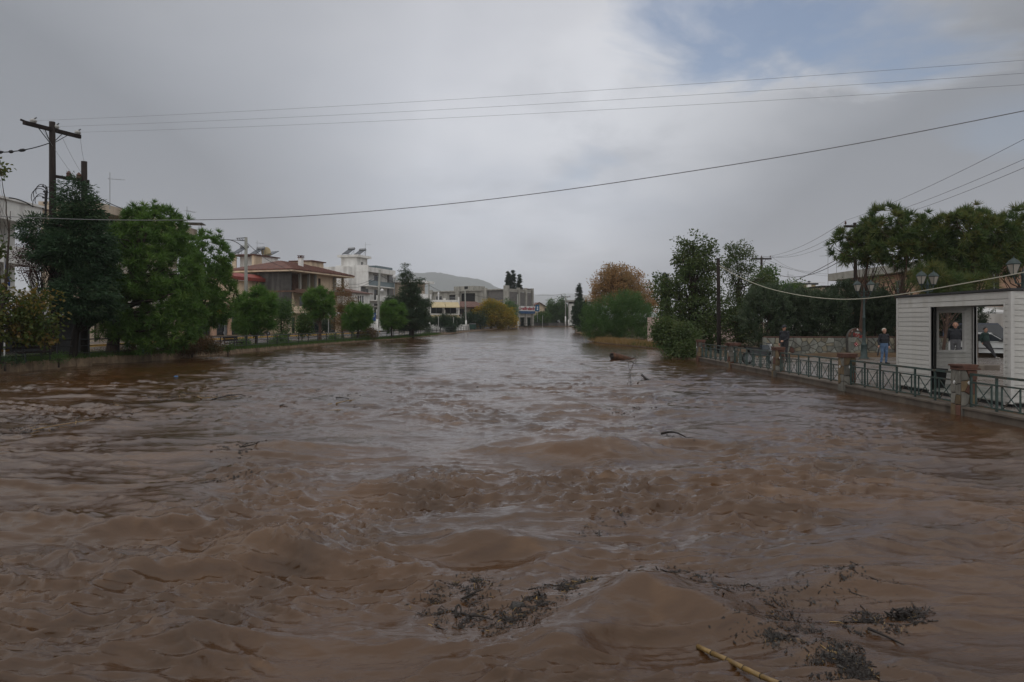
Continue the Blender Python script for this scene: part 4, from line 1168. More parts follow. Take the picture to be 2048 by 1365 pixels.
def slab(poly, depth, rg):
    """A stone slab in the plane y=0 standing out towards -y, rounded a little at its edge."""
    c = (sum(p[0] for p in poly) / len(poly), sum(p[1] for p in poly) / len(poly))
    k = .94
    b = MB(); n = len(poly)
    tilt = (rg.uniform(-.03, .03), rg.uniform(-.03, .03))
    inner = [(c[0] + (p[0] - c[0]) * k, c[1] + (p[1] - c[1]) * k) for p in poly]
    vs = [(p[0], .004, p[1]) for p in poly] + [(p[0], -depth * .65, p[1]) for p in poly] + [(p[0], -depth - (p[0] - c[0]) * tilt[0] - (p[1] - c[1]) * tilt[1], p[1]) for p in inner]
    fs = [(i, (i + 1) % n, n + (i + 1) % n, n + i) for i in range(n)] + [(n + i, n + (i + 1) % n, 2 * n + (i + 1) % n, 2 * n + i) for i in range(n)] + [tuple(range(2 * n, 3 * n))]
    return b.add(vs, fs)


def riverside_railing():
    rg = random.Random(11)
    names = ['farthest stone pillar of the riverside railing, beside the leafy bush', 'stone pillar with a broad crumbling cap, second from the bush',
             'stone pillar below the man in the dark cap, in the riverside railing', 'stone pillar in front of the lamp post and arched stele',
             'nearest stone pillar, before the kiosk doorway, with a white diamond inlay']
    W = .18
    for i, y in enumerate(PIL):
        lab = names[i] if i < 5 else 'stone pillar of the riverside railing outside the picture'
        if i >= 5: lab = 'stone pillar of the riverside railing outside the right picture edge, ' + ('the nearest to the bridge' if i == 6 else 'next to the kiosk end')
        p = thing('stone_pillar', lab, 'pillar', (FX, y, 0), 0, 'stone pillars of the riverside railing')
        MB().box(-W, W, -W, W, -.6, 1.08).build('core', M['mortar'], p)
        for side in range(4):
            if side == 2 and i > 4: continue
            cells = voronoi(-W + .005, W - .005, .0, 1.07, 2, 4, rg, .008, .30)
            for c in cells:
                mt = rg.choices(['slab_a', 'slab_b', 'slab_r'], [5, 4, 2])[0]
                s = slab(c, .03, rg).build('stone', M[mt], p)
                s.matrix_local = Matrix.Rotation(side * math.pi / 2, 4, 'Z') @ Matrix.Translation((0, -W, 0))
            if side < 1 or side == 3:
                d = MB().prism([(0, -.045), (.03, 0), (0, .045), (-.03, 0)], lambda a, b: (a, -.052, b), lambda a, b: (a, -.03, b))
                o = d.build('inlay', M['white_metal'], p); o.matrix_local = Matrix.Rotation(side * math.pi / 2, 4, 'Z') @ Matrix.Translation((-.02, -W, .78))
        b = MB()
        k = 1.35 if i == 1 else 1.0
        for z, r in ((1.08, .25), (1.125, .22), (1.165, .245)):
            n = 9
            b.prism([((r * k * (1 + rg.uniform(-.12, .1))) * s * (1.0 if abs(math.cos(t)) < .75 or True else 1), q) for t, s, q in
                     [(0, 1, -.2 * k), (0, .98, .12 * k), (0, .6, .23 * k), (0, -.5, .24 * k), (0, -1, .18 * k), (0, -1.03, -.15 * k), (0, -.7, -.245 * k), (0, .3, -.25 * k), (0, .8, -.24 * k)]],
                    lambda a, c, z=z: (a, c, z), lambda a, c, z=z: (a, c, z + .04))
        b.build('cap', M['cap_red'], p)
    # kerb wall under the railing
    t = thing('parapet_kerb', 'stained concrete kerb wall standing in the flood below the green railing', 'kerb wall', (FX, 0, 0), 0)
    ys = [41.4, 36, 30, 24, 18, 12, 6, 0, -8]
    for a, c in zip(ys[:-1], ys[1:]):
        MB().box(-.12, .12, c + .004, a - .004, -.6, .17).build('wall_section', M['wall_base'], t)
        MB().box(-.17, .15, c + .006, a - .006, .172, .22).build('coping', M['wall_base'], t)
    MB().box(-.12, 1.8, 41.42, 41.7, -.6, .22).build('wall_section', M['wall_base'], t)
    # railing panels between pillars
    labs = ['green metal railing panel farthest away, ending at the leafy bush', 'green metal railing panel with the dark motorbike behind it', 'green metal railing panel in front of the crazy paved wall',
            'green metal railing panel in front of the white kiosk', 'green metal railing panel nearest the camera, cut by the right edge', 'green metal railing panel nearer than the picture edge']
    for i in range(len(PIL) - 1):
        y1, y0 = PIL[i] - .25, PIL[i + 1] + .25
        p = thing('river_railing', labs[i], 'railing', (FX, y0, 0), 0, 'green railing panels along the river')
        L = y1 - y0; n = 6; st = L / n
        for name, z, w in (('top_rail', .985, .05), ('middle_rail', .80, .035), ('bottom_rail', .285, .035)):
            MB().box(-w / 2, w / 2, 0, L, z - w / 2, z + w / 2).build(name, M['rail_paint'], p)
        post = MB().box(-.022, .022, -.022, .022, .221, .96).mesh('post'); post.materials.append(M['rail_paint'])
        upr = MB().box(-.014, .014, -.014, .014, .303, .782).mesh('baluster'); upr.materials.append(M['rail_paint'])
        w = st - .38
        d1 = MB().bar((0, -w / 2, .31), (0, w / 2, .776), .022, .012, (1, 0, 0)).mesh('brace'); d1.materials.append(M['rail_paint'])
        d2 = MB().bar((.014, -w / 2, .776), (.014, w / 2, .31), .022, .012, (1, 0, 0)).mesh('brace'); d2.materials.append(M['rail_paint'])
        for k in range(n + 1):
            y = min(max(k * st, .025), L - .025)
            link('post', post, p).location = (0, y, 0)
            for s in (-.17, .17):
                if 0 < y + s < L: link('baluster', upr, p).location = (0, y + s, 0)
            if k < n:
                link('brace', d1, p).location = (0, k * st + st / 2, 0); link('brace', d2, p).location = (0, k * st + st / 2, 0)


# ------------------------------------------------------------------ kiosk
M['board'] = pmat('kiosk_board', (.47, .462, .435), (.39, .38, .355), 2.0, .55, .12, 40, stretch=(3, .6, 3), spec=.35, island=.05, stain=(.30, .28, .24), stain_scale=1.4)
M['board_trim'] = pmat('kiosk_trim', (.48, .472, .45), (.41, .40, .38), 3, .5, .1, 30, spec=.4)


def kiosk():
    X0, X1, Y0, Y1, Z0, ZT = 11.66, 13.95, 16.93, 21.9, .23, 2.95
    t = thing('kiosk', 'white weatherboarded kiosk with an open doorway and a window in its far end', 'kiosk', (X0, Y0, 0), 0)
    W, D = X1 - X0, Y1 - Y0
    cache = {}

    def board(axis, a0, a1, z, h, face, sgn):
        """Clapboard; axis y: along the long sides (face is x); axis x: along the ends (face is y). sgn: direction the boards look."""
        key = (axis, round(a1 - a0, 3), round(h, 3), sgn)
        if key not in cache:
            ln = a1 - a0
            b = MB(); th, lip = .016, .026
            p = [(0, 0, 0), (ln, 0, 0), (ln, lip, 0), (0, lip, 0), (0, 0, h - .012), (ln, 0, h - .012), (ln, th, h - .012), (0, th, h - .012)]
            if axis == 'x': p = [(x, y * sgn, z_) for x, y, z_ in p]
            else: p = [(y * sgn, x, z_) for x, y, z_ in p]
            b.hexa(p)
            me = b.mesh('board'); me.materials.append(M['board']); cache[key] = me
        o = link('board', cache[key], t)
        o.location = (a0, face, z) if axis == 'x' else (face, a0, z)

    h = .135; nb = 20; z0 = Z0 + .10
    oy0, oy1, oz1 = 17.16 - Y0, 20.17 - Y0, 2.66          # doorway in the river side
    wx0, wx1, wz0, wz1 = 12.84 - X0, 13.60 - X0, 1.36, 2.49      # window in the far end
    # wall cores
    MB().wall_y(.05, D - .05, Z0 + .08, ZT - .02, 0, .07, [(oy0, oy1, Z0, oz1)]).build('river_wall', M['board_trim'], t)
    MB().wall_y(.05, D - .05, Z0 + .08, ZT - .02, W - .07, W, [(oy0 + .3, D - .12, Z0, oz1)]).build('back_wall', M['board_trim'], t)
    MB().wall_x(.0, W, Z0 + .08, ZT - .02, D - .05, D, [(wx0, wx1, wz0, wz1)]).build('end_wall', M['board_trim'], t)
    MB().box(0, W, 0, .05, Z0 + .08, ZT - .02).build('end_wall', M['board_trim'], t)
    for k in range(nb):
        z = z0 + k * h
        if z + h > ZT - .02: break
        if z + h <= oz1 + .02:
            board('y', oy1 + .06, D - .05, z, h, 0, -1); board('y', .05, oy0 - .05, z, h, 0, -1)
        else: board('y', .05, D - .05, z, h, 0, -1)
        board('x', .05, W, z, h, 0, -1)
        # inside of the far end wall
        if z + h < wz0 or z > wz1: board('x', .3, W - .08, z, h, D - .05, -1)
        else:
            board('x', .3, wx0 - .07, z, h, D - .05, -1); board('x', wx1 + .07, W - .08, z, h, D - .05, -1)
        board('x', .0, W, z, h, D, 1) if (z + h < wz0 or z > wz1) else None
    tr = MB().box(-.035, .05, -.035, .05, Z0 + .06, ZT - .03).box(-.035, .05, D - .05, D + .035, Z0 + .06, ZT - .03)
    tr.box(W - .09, W + .03, D - .12, D - .05, Z0 + .06, ZT - .03)
    tr.build('corner_trim', M['board_trim'], t)
    f = MB().box(wx0 - .07, wx0, D - .10, D - .05, wz0 - .07, wz1 + .07).box(wx1, wx1 + .07, D - .10, D - .05, wz0 - .07, wz1 + .07).box(wx0, wx1, D - .10, D - .05, wz1, wz1 + .07).box(wx0, wx1, D - .10, D - .05, wz0 - .07, wz0)
    fr = f.build('window_frame', M['board_trim'], t)
    j = MB().box(-.03, .07, oy1, oy1 + .05, Z0 + .02, oz1).box(-.03, .07, oy0 - .05, oy0, Z0 + .02, oz1)
    j.build('door_frame', M['board_trim'], t)
    # black strip for the jamb's dark wall thickness, then post, lock and hinges
    MB().box(.075, .12, oy1 - .05, oy1 - .004, Z0 + .05, oz1 - .02).build('jamb_strip', M['black'], t)
    d = MB().box(.125, .32, D - .14, D - .06, Z0 + .09, oz1 - .02); d.build('door_post', M['board_trim'], t)
    MB().box(.24, .30, D - .17, D - .14, 1.32, 1.42).build('lock', M['grey_metal'], t)
    for z in (.6, 1.5, 2.42): MB().box(.0, .06, oy0 - .012, oy0 + .015, z, z + .1).build('hinge', M['grey_metal'], t)
    MB().box(-.06, W + .06, -.06, D + .06, ZT, ZT + .05).build('roof', M['dark_metal'], t)
    MB().box(.07, W - .07, .06, D - .06, Z0 + .06, Z0 + .09).build('floor', M['wood_grey'], t)
    MB().box(.03, W - .03, .03, D - .03, .2, Z0 + .058).build('plinth', M['black'], t)
    q = thing('waste_bin', 'black plastic bin just inside the kiosk doorway', 'bin', (X0 + .52, Y0 + 4.0, Z0 + .09), 0)
    b = MB().hexa([(-.2, -.18, 0), (.2, -.18, 0), (.2, .18, 0), (-.2, .18, 0), (-.25, -.22, .5), (.25, -.22, .5), (.25, .22, .5), (-.25, .22, .5)]); b.build('body', M['black'], q)
    MB().box(-.27, .27, -.24, .24, .501, .55).build('lid', M['dark_metal'], q)
    g = thing('wall_lantern', 'small dark lamp on the near end of the kiosk at the right edge', 'lamp', (12.28, 16.86, 2.62), 0)
    MB().box(-.05, .05, -.02, .03, -.06, .06).box(-.10, .10, -.16, -.02, -.05, .06).build('housing', M['black'], g)


# ------------------------------------------------------------------ crazy-paved wall and the arched stele
def stone_wall():
    Y, X0, X1, Z0, Z1 = 42.2, 14.75, 25.4, .2, 1.31
    t = thing('stone_wall', 'crazy paved garden wall of pale irregular slabs in front of the dark hedge', 'wall', (X0, Y, 0), 0)
    MB().box(0, X1 - X0, 0, .32, Z0 - .2, Z1).build('core', M['mortar'], t)
    MB().box(-.03, X1 - X0, -.03, .35, Z1, Z1 + .06).build('coping', M['cap_red'], t)
    rg = random.Random(21)
    mats = [pmat('wall_slab', (.20, .205, .175), (.135, .137, .12), 3, .75, .25, 18, island=.28, stain=(.11, .10, .085), stain_scale=3),
            pmat('wall_slab_warm', (.215, .195, .14), (.15, .135, .098), 3, .75, .25, 18, island=.22, stain=(.12, .10, .07), stain_scale=3), M['slab_r']]
    for c in voronoi(.06, X1 - X0 - .02, Z0 + .02, Z1 - .02, 27, 4, rg, .016, .46):
        mt = rg.choices([0, 1, 2], [8, 5, .6])[0]
        slab(c, .035, rg).build('stone', mats[mt], t)
    MB().box(-.06, .055, -.05, .33, Z0, Z1).build('end_post', mats[0], t)
    # arched stele set in the wall
    xs = gx(1714, 41.9)
    s = thing('arched_stele', 'arched stone stele with red mosaic rim and small red emblem behind the lamp post', 'stele', (xs, 41.9, 0), 0)
    r = .52; ztop = 1.87; zc = ztop - r
    arc = [(r * math.cos(a), zc + r * math.sin(a)) for a in np.linspace(0, math.pi, 15)]
    MB().prism([(-r, .2), (r, .2)] + arc, lambda a, b: (a, .0, b), lambda a, b: (a, .24, b)).build('core', M['mortar'], s)
    n = 12
    for k in range(n):
        a0, a1 = math.pi * (k + .06) / n, math.pi * (k + .94) / n
        q = [(r * math.cos(a0), zc + r * math.sin(a0)), (r * math.cos(a1), zc + r * math.sin(a1)), (.74 * r * math.cos(a1), zc + .74 * r * math.sin(a1)), (.74 * r * math.cos(a0), zc + .74 * r * math.sin(a0))]
        MB().prism(q[::-1], lambda a, b: (a, -.04, b), lambda a, b: (a, .002, b)).build('voussoir', M['slab_r'], s)
    for x in (-.50, .38): MB().box(x, x + .13, -.045, .0, .5, zc - .02).build('jamb', mats[0], s)
    cells = voronoi(-.36, .36, .24, zc + .28, 3, 4, rg, .012, .4)
    for c in cells:
        if all(math.hypot(p[0], max(0, p[1] - zc)) < .40 for p in c): slab(c, .025, rg).build('stone', mats[rg.choice((0, 0, 1))], s)
    red = pmat('mosaic_red', (.30, .03, .025), (.2, .02, .02), 20, .6)
    w = MB()                                                       # white strokes on the rim, red strokes below, as far as they can be made out
    w.bar((-.33, -.05, zc + .30), (-.27, -.05, zc + .36), .03, .012).box(-.02, .015, -.055, -.038, zc + .39, zc + .49).box(.015, .07, -.055, -.038, zc + .39, zc + .42)
    w.build('lettering', M['white_metal'], s)
    w = MB()
    for a, b in (((-.22, .16), (-.18, .30)), ((-.18, .30), (-.08, .18)), ((-.08, .18), (-.02, .28)), ((.0, .14), (.1, .24)), ((.1, .24), (.14, .12)), ((.16, .08), (.3, .16)), ((.1, .05), (.3, .04)), ((-.2, .12), (.05, .1))):
        w.bar((a[0], -.045, zc + a[1] - .06), (b[0], -.045, zc + b[1] - .06), .04, .035, (0, 1, 0))
    w.build('lettering', red, s)
    e = MB().prism([(0, -.14), (.14, 0), (0, .14), (-.14, 0)], lambda a, b: (a - .06, -.052, b + .93), lambda a, b: (a - .06, -.02, b + .93)); e.build('emblem', red, s)
    e = MB()
    for a in range(4):
        c, sn = math.cos(a * math.pi / 2), math.sin(a * math.pi / 2)
        e.prism([(c * .075 + .03 * -sn - .012 * c, sn * .075 + .03 * c - .012 * sn), (c * .10, sn * .10), (c * .075 - .03 * -sn, sn * .075 - .03 * c), (c * .05, sn * .05)][::-1], lambda p, q: (p - .06, -.06, q + .93), lambda p, q: (p - .06, -.05, q + .93))
    e.build('emblem_mark', M['white_metal'], s)


# ------------------------------------------------------------------ lanterns
M['lamp_green'] = pmat('lamp_green', (.025, .045, .042), (.016, .028, .027), 8, .5, .15, 30, spec=.4)
M['lamp_glass'] = pmat('lamp_glass', (.30, .275, .24), (.25, .23, .20), 4, .25, spec=.5)


def lamp_post(x, y, rz, label, zb=.2, s=1.0):
    t = thing('street_lamp', label, 'street lamp', (x, y, zb), rz, 'green lantern posts on the square')
    t.scale = (s, s, s)
    MB().lathe([(.26, 0), (.26, .10), (.17, .16), (.15, .75), (.17, .80), (.12, .86), (.085, .95), (.07, 2.2), (.085, 2.22), (.085, 2.28), (.062, 2.32), (.055, 3.6), (.075, 3.64), (.03, 3.78), (.0, 3.9)], n=10).build('post', M['lamp_green'], t, True)
    for sx in (-1, 1):
        b = MB()
        b.tube([(0, 0, 3.42), (sx * .13, 0, 3.32), (sx * .28, 0, 3.36), (sx * .36, 0, 3.60)], .02, 6)
        b.tube([(0, 0, 3.60), (sx * .12, 0, 3.66), (sx * .20, 0, 3.57), (sx * .15, 0, 3.50), (sx * .09, 0, 3.54)], .014, 5)
        b.build('bracket', M['lamp_green'], t)
        l = MB()
        cx = sx * .36
        l.lathe([(.02, 3.58), (.05, 3.61), (.095, 3.64), (.095, 3.665)], (cx, 0, 0), 4, math.pi / 4)
        l.lathe([(.205, 3.99), (.225, 4.01), (.14, 4.12), (.10, 4.155), (.075, 4.155), (.06, 4.19), (.02, 4.21), (.014, 4.27)], (cx, 0, 0), 4, math.pi / 4)
        for k in range(4):
            a = math.pi / 4 + k * math.pi / 2
            l.bar((cx + .09 * math.cos(a), .09 * math.sin(a), 3.655), (cx + .20 * math.cos(a), .20 * math.sin(a), 4.0), .02, .02)
        ln = l.build('lantern', M['lamp_green'], t)
        g = MB()
        for k in range(4):
            a0, a1 = math.pi / 4 + k * math.pi / 2, math.pi / 4 + (k + 1) * math.pi / 2
            q = [(cx + r * math.cos(a), r * math.sin(a), z) for r, z, a in ((.082, 3.668, a0), (.082, 3.668, a1), (.188, 3.985, a1), (.188, 3.985, a0))]
            c = Vector((cx, 0, 3.8)); q2 = [tuple(Vector(p) + (Vector((c.x, c.y, p[2])) - Vector(p)).normalized() * .01) for p in q]
            g.hexa([q2[0], q2[1], q[1], q[0], q2[3], q2[2], q[2], q[3]])
        g.build('pane', M['lamp_glass'], ln)
    return t


riverside_railing(); kiosk(); stone_wall()
lamp_post(gx(1728, 38.7), 38.7, .0, 'green double lantern post in front of the crazy paved wall, left of the kiosk')
lamp_post(gx(1855, 31.5), 31.5, .35, 'green double lantern post rising behind the middle of the kiosk roof', .2, 1.0)
lamp_post(gx(2046, 24.0), 24.0, .15, 'green lantern post behind the kiosk at the right edge, nearest of the three', .2, .98)
MB().box(-.42, .42, -.3, .3, 0, .07).build('x', M['wall_base']).name = 'lamp_footing'
_o = bpy.data.objects['lamp_footing']; _o.location = (gx(1728, 38.7), 38.7, .19); tag(_o, 'low concrete footing under the lantern post left of the kiosk', 'footing')

# ------------------------------------------------------------------ poles and wires
def utility_pole(px, y, ztop, m, label, lean=0.0, arm=None, braces=True, r=.14, white_foot=0, group='wooden and concrete poles', zb=None):
    x = gx(px, y); z0 = ground_z(x, y) if zb is None else zb
    t = thing('utility_pole', label, 'utility pole', (x, y, z0), 0, group)
    h = ztop - z0
    MB().tube([(0, 0, -.3), (lean * .3, 0, h * .3), (lean * .62, 0, h * .62), (lean, 0, h)], [r, r * .93, r * .84, r * .74], 10).build('shaft', M[m], t, True)
    if white_foot: MB().tube([(0, 0, -.28), (lean * .1, 0, white_foot)], [r + .012, r + .01], 10).build('painted_foot', M['white_wall'], t, True)
    if arm:
        for (az, a0, a1) in arm:            # height, two ends (dx, dy)
            b = MB(); p, q = Vector((a0[0] + lean, a0[1], az - z0)), Vector((a1[0] + lean, a1[1], az - z0))
            b.bar(p, q, .13, .16)
            b.build('crossarm', M['wood_dark'], t)
            if braces:
                c = Vector((lean, -.1, az - z0 - .75)); d = (q - p)
                k = MB()
                for f in (.28, .72): k.bar(c, p + d * f - Vector((0, 0, .08)), .03, .03)
                k.build('brace', M['dark_metal'], t)
            for f in (.06, .5, .94) if braces else (.06, .94):
                c = p + d * f if braces else p + (q - p) * f
                ins = MB().lathe([(.02, .08), (.02, .16), (.07, .17), (.085, .22), (.05, .26), (.07, .29), (.05, .34), (.02, .36)], c, 8)
                ins.build('insulator', M['porcelain'], t)
    return t


def sag(p, q, drop, n=24):
    p, q = Vector(p), Vector(q)
    return [p.lerp(q, k / n) - Vector((0, 0, drop * 4 * (k / n) * (1 - k / n))) for k in range(n + 1)]


def wire(label, pts, r=.012, m='wire_black', name='power_line', cat='cable', group='overhead lines'):
    o = MB().tube(pts, r, 5).build(name, M[m])
    return tag(o, label, cat, group, 'thing')


def big_left_pole():
    x, y = gx(106, 36), 36.0
    z0 = ground_z(x, y)
    t = thing('utility_pole', 'tall dark wooden power pole with tilted crossarm at the left, rising through the cedar', 'utility pole', (x, y, z0), 0, 'wooden and concrete poles')
    ztop = 12.15 - z0
    MB().tube([(0, 0, -.3), (.02, 0, 4), (-.02, 0, 8), (-.04, 0, ztop)], [.19, .175, .155, .135], 12).build('shaft', M['wood_dark'], t, True)
    # upper crossarm, running mostly in depth
    p, q = Vector((-.55, -1.35, 11.75 - z0)), Vector((.55, 1.35, 11.75 - z0))
    MB().bar(p, q, .16, .18).build('crossarm', M['wood_dark'], t)
    MB().bar(p + Vector((-.16, 0, .14)), p + Vector((.12, .28, .03)), .08, .08).build('arm_stub', M['wood_dark'], t)
    c = Vector((-.03, -.1, 11.0 - z0)); k = MB()
    for f in (.25, .36, .66, .76): k.bar(c, p.lerp(q, f) - Vector((0, 0, .09)), .03, .03)
    k.build('brace', M['dark_metal'], t)
    for f in (.16, .55, .95):
        cc = p.lerp(q, f) + Vector((0, 0, .08))
        MB().lathe([(.03, .0), (.12, .03), (.16, .1), (.13, .18), (.05, .22)], cc, 9).build('insulator', M['pale_plastic'], t)
        MB().bar(cc + Vector((-.08, -.05, .12)), cc + Vector((.1, .1, .3)), .05, .05).build('clamp', M['dark_metal'], t)
    # lower transformer arm to the second shaft
    MB().bar((.0, -.1, 9.45 - z0), (1.0, 1.35, 9.45 - z0), .12, .14).build('crossarm', M['wood_dark'], t)
    for f in (.45, .72):
        MB().lathe([(.03, .0), (.13, .05), (.11, .14), (.13, .2), (.06, .3), (.02, .34)], (f * 1.0, -.1 + f * 1.45, 9.5 - z0), 9).build('insulator', M['porcelain'], t)
    MB().tube([(.84, 1.2, -.3), (.84, 1.2, 10.45 - z0)], [.17, .14], 12).build('second_shaft', M['wood_dark'], t, True)
    # cable coils, pipes and brackets on the shaft
    b = MB()
    rg = random.Random(4)
    for k in range(5):
        zc = 8.7 - z0 - k * .16
        rr = .30 + .05 * (k % 3)
        b.tube([(-.18 - rr + rr * math.cos(a) * 1.0, -.12 - .02 * k, zc + rr * math.sin(a) * 1.1) for a in np.linspace(-.6, 3.6, 12)], .018, 5, False)
    for k in range(9):
        zc = 8.9 - z0 - k * .28
        b.bar((-.42 + .06 * (k % 2), -.15, zc), (.3, -.15, zc - .04), .03, .03)
        b.lathe([(.03, 0), (.05, .03), (.03, .08)], (-.40 + .05 * (k % 2), -.15, zc), 6)
    b.tube([(-.24, -.16, 5.0 - z0), (-.24, -.16, 8.9 - z0)], .035, 6); b.tube([(-.32, -.12, 5.6 - z0), (-.32, -.12, 8.6 - z0)], .025, 6)
    b.build('cable_coil', M['wire_black'], t)
    for i, (f, dz) in enumerate(((.16, .2), (.55, .2), (.95, .2))):
        a = t.location + p.lerp(q, f) + Vector((0, 0, dz))
        z = (242, 250, 263)[i]; e = (122, 148, 171)[i]
        b_ = at(2048, e - 17, 21.0); d = (b_ - a); b2 = a + d * 1.35
        wire(('uppermost thin line', 'middle thin line', 'lowest thin line')[i] + ' of the three crossing the river from the tall left pole', sag(a, b2, .3, 40), .0048, 'wire_grey')
    a = t.location + Vector((.84, 1.2, 10.45 - z0))
    wire('thin drop wire hanging from the crossarm end to the second shaft of the left pole', sag(t.location + q, a, .15, 8), .008, 'wire_grey')
    for f, tx in ((.3, .5), (.62, .8)):
        wire(('left' if f < .5 else 'right') + ' thin jumper wire slanting under the crossarm of the left pole', sag(t.location + p.lerp(q, f), t.location + Vector((tx, -.1 + tx * 1.45, 9.8 - z0)), .1, 6), .007, 'wire_grey')
    # string insulators towards the left edge
    a = t.location + Vector((-.05, -.1, 11.1 - z0)); e = at(-60, 301, 32)
    s = wire('slack tension line with strain insulators leaving the left pole at the left edge', sag(a, e, .25, 12), .025, 'wire_black')
    for k, f in enumerate((.38, .52, .66, .74, .86)):
        c = a.lerp(e, f) - Vector((0, 0, .25 * 4 * f * (1 - f))); d = (e - a).normalized() * (.13 if k in (1, 3) else .2)
        MB().tube([c - d, c - d * .4, c + d * .4, c + d], [.03, .075, .075, .03], 8).build('strain_insulator', M['wire_black'], s)
    # black service cable on to the concrete pole
    wire('black service cable from the left pole dipping behind the big pine', sag(at(178, 385, 37.2), at(243, 417, 40), .05, 8) + sag(at(243, 417, 40), at(430, 478, 54), .3, 10)[1:] + [at(489, 482, 61)], .022)
    wire('dark cable stub in front of the white apartment block, left edge', sag(at(18, 396, 33), at(66, 414, 34), -.08, 8), .03)


big_left_pole()
utility_pole(492, 61, 9.35, 'wood_grey', 'concrete power pole between the second pine and the round street pine', 0, None, r=.17)
utility_pole(755, 85.5, 8.4, 'wood_grey', 'white footed concrete pole before the white modern block', .25, None, r=.17, white_foot=2.3)
utility_pole(859, 119, 8.7, 'wood_grey', 'concrete pole right of the conical conifer', -.1, None, r=.16, white_foot=2.2)
utility_pole(932, 150, 8.8, 'wood_grey', 'concrete pole in front of the red roofed house', -.2, None, r=.17, white_foot=2)
utility_pole(1036, 186, 9.4, 'wood_grey', 'concrete pole by the concrete building, right of the yellow tree', -.1, None, r=.18, white_foot=2)
utility_pole(1131, 222.5, 10.3, 'wood_grey', 'taller of the twin pale poles at the river end, with a T crossarm', 0, [(10.0, (-1.5, 0), (1.5, 0))], r=.2, white_foot=3, zb=1)
utility_pole(1137, 222.5, 9.0, 'wood_grey', 'shorter of the twin pale poles at the river end', 0, [(8.6, (-.5, .4), (1.4, -.4))], r=.17, white_foot=2, zb=1)
utility_pole(1438, 48, 6.45, 'wood_dark', 'dark wooden pole on the right bank in front of the walnut tree', -.05, None, r=.15)
utility_pole(1523, 80, 9.35, 'wood_dark', 'wooden pole with a level T crossarm above the right bank trees', 0, [(9.2, (-1.1, .0), (1.1, .0))], r=.17)
utility_pole(1713, 51, 9.2, 'wood_dark', 'dark pole whose crossarm sticks out left of the umbrella pine', -.12, [(8.95, (-.75, .0), (.9, .0))], braces=False, r=.15)


def fittings(px, py, y, label):
    t = thing('pole_fitting', label, 'pole fitting', at(px, py, y), 0)
    b = MB().bar((-.7, -.1, .2), (.1, -.1, .25), .04, .04)
    for k in range(4): b.tube([(-.55 + .15 * k, -.15, .2), (-.6 + .15 * k, -.15, .05), (-.45 + .15 * k, -.15, .0)], .03, 5)
    b.build('bracket', M['wire_black'], t)


fittings(490, 482, 61, 'black cable clamps at the head of the concrete pole beside the round street pine')
fittings(758, 552, 85.4, 'black cable clamps at the head of the white footed pole')
# far bank cables
_P1, _P2, _P3, _P4, _P5 = at(492, 484, 61), at(758, 549, 85.5), at(859, 571, 119), at(931, 586, 150), at(1035, 594, 186)
wire('black cable from the concrete pole down to the brown roofed house', sag(_P1, at(560, 532, 84), .3, 10) + [at(600, 552, 99)], .022)
wire('short black cable end left of the concrete pole head', sag(_P1 - Vector((0, 0, .7)), at(455, 480, 58), -.2, 8), .03)
wire('cable from the white footed pole left to the brown roofed house, upper', sag(_P2, at(697, 568, 104), .5), .02)
wire('cable from the white footed pole left to the brown roofed house, lower', sag(_P2 - Vector((0, 0, .25)), at(690, 574, 104), .6), .02)
wire('cable between the white footed pole and the pole by the conifer', sag(_P2, _P3, .9), .025)
wire('cable between the pole by the conifer and the next concrete pole', sag(_P3, _P4, .8), .028)
wire('cable between the red roofed house pole and the concrete building pole', sag(_P4, _P5, .8), .03)
wire('far line from the concrete building to the twin poles', sag(at(1062, 589, 192), at(1131, 587, 222), .5), .03, 'wire_grey')
wire('lower far line from the concrete building to the twin poles', sag(at(1062, 604, 192), at(1137, 601, 222), .6), .03, 'wire_grey')
# the thick cable over the river
_pts = [(-160, 426, 30.5), (0, 433, 31.5), (200, 440, 32.5), (400, 440, 32), (600, 433, 31), (850, 413, 29.5), (1100, 384, 28), (1400, 340, 26), (1700, 290, 24), (2048, 222, 21.5), (2400, 148, 19)]


def smooth_pts(ps, n=8):
    out = []
    q = [Vector(p) for p in ps]
    for i in range(len(q) - 1):
        p0, p1, p2, p3 = q[max(i - 1, 0)], q[i], q[i + 1], q[min(i + 2, len(q) - 1)]
        for k in range(n):
            t = k / n
            out.append(.5 * ((2 * p1) + (p2 - p0) * t + (2 * p0 - 5 * p1 + 4 * p2 - p3) * t * t + (3 * p1 - p0 - 3 * p2 + p3) * t ** 3))
    out.append(q[-1]); return out


wire('thick sagging cable crossing the whole river below the three thin lines', smooth_pts([at(*p) for p in _pts]), .016, 'wire_grey')
# right bank lines
_a = [at(1692, 441, 51), at(1706, 448, 51), at(1728, 449, 51)]
for i, (e, lab) in enumerate(((265, 'upper'), (305, 'middle'), (322, 'lower'))):
    b = at(2048, e, 26); b2 = _a[i] + (b - _a[i]) * 1.3
    wire(lab + ' of three power lines running up from the umbrella pine pole to the right edge', sag(_a[i], b2, .35), .008)
    c = at((1503, 1523, 1543)[i], 514, 80)
    wire(lab + ' of three power lines between the T crossarm and the umbrella pine pole', sag(_a[i], c, .8), .011)
    d = at((1700, 1690, 1640)[i], (547, 552, 540)[i], 83)
    wire(lab + ' of three slack lines from the T crossarm down to the peach apartment house', sag(c, d, .7), .012, 'wire_grey')
wire('dark cable rising to the umbrella pine pole, upper of the crossing pair', sag(at(1712, 500, 51), at(1552, 549, 70), .9), .024)
wire('dark cable rising to the umbrella pine pole, lower of the crossing pair', sag(at(1714, 496, 51), at(1584, 565, 70), .1), .024)
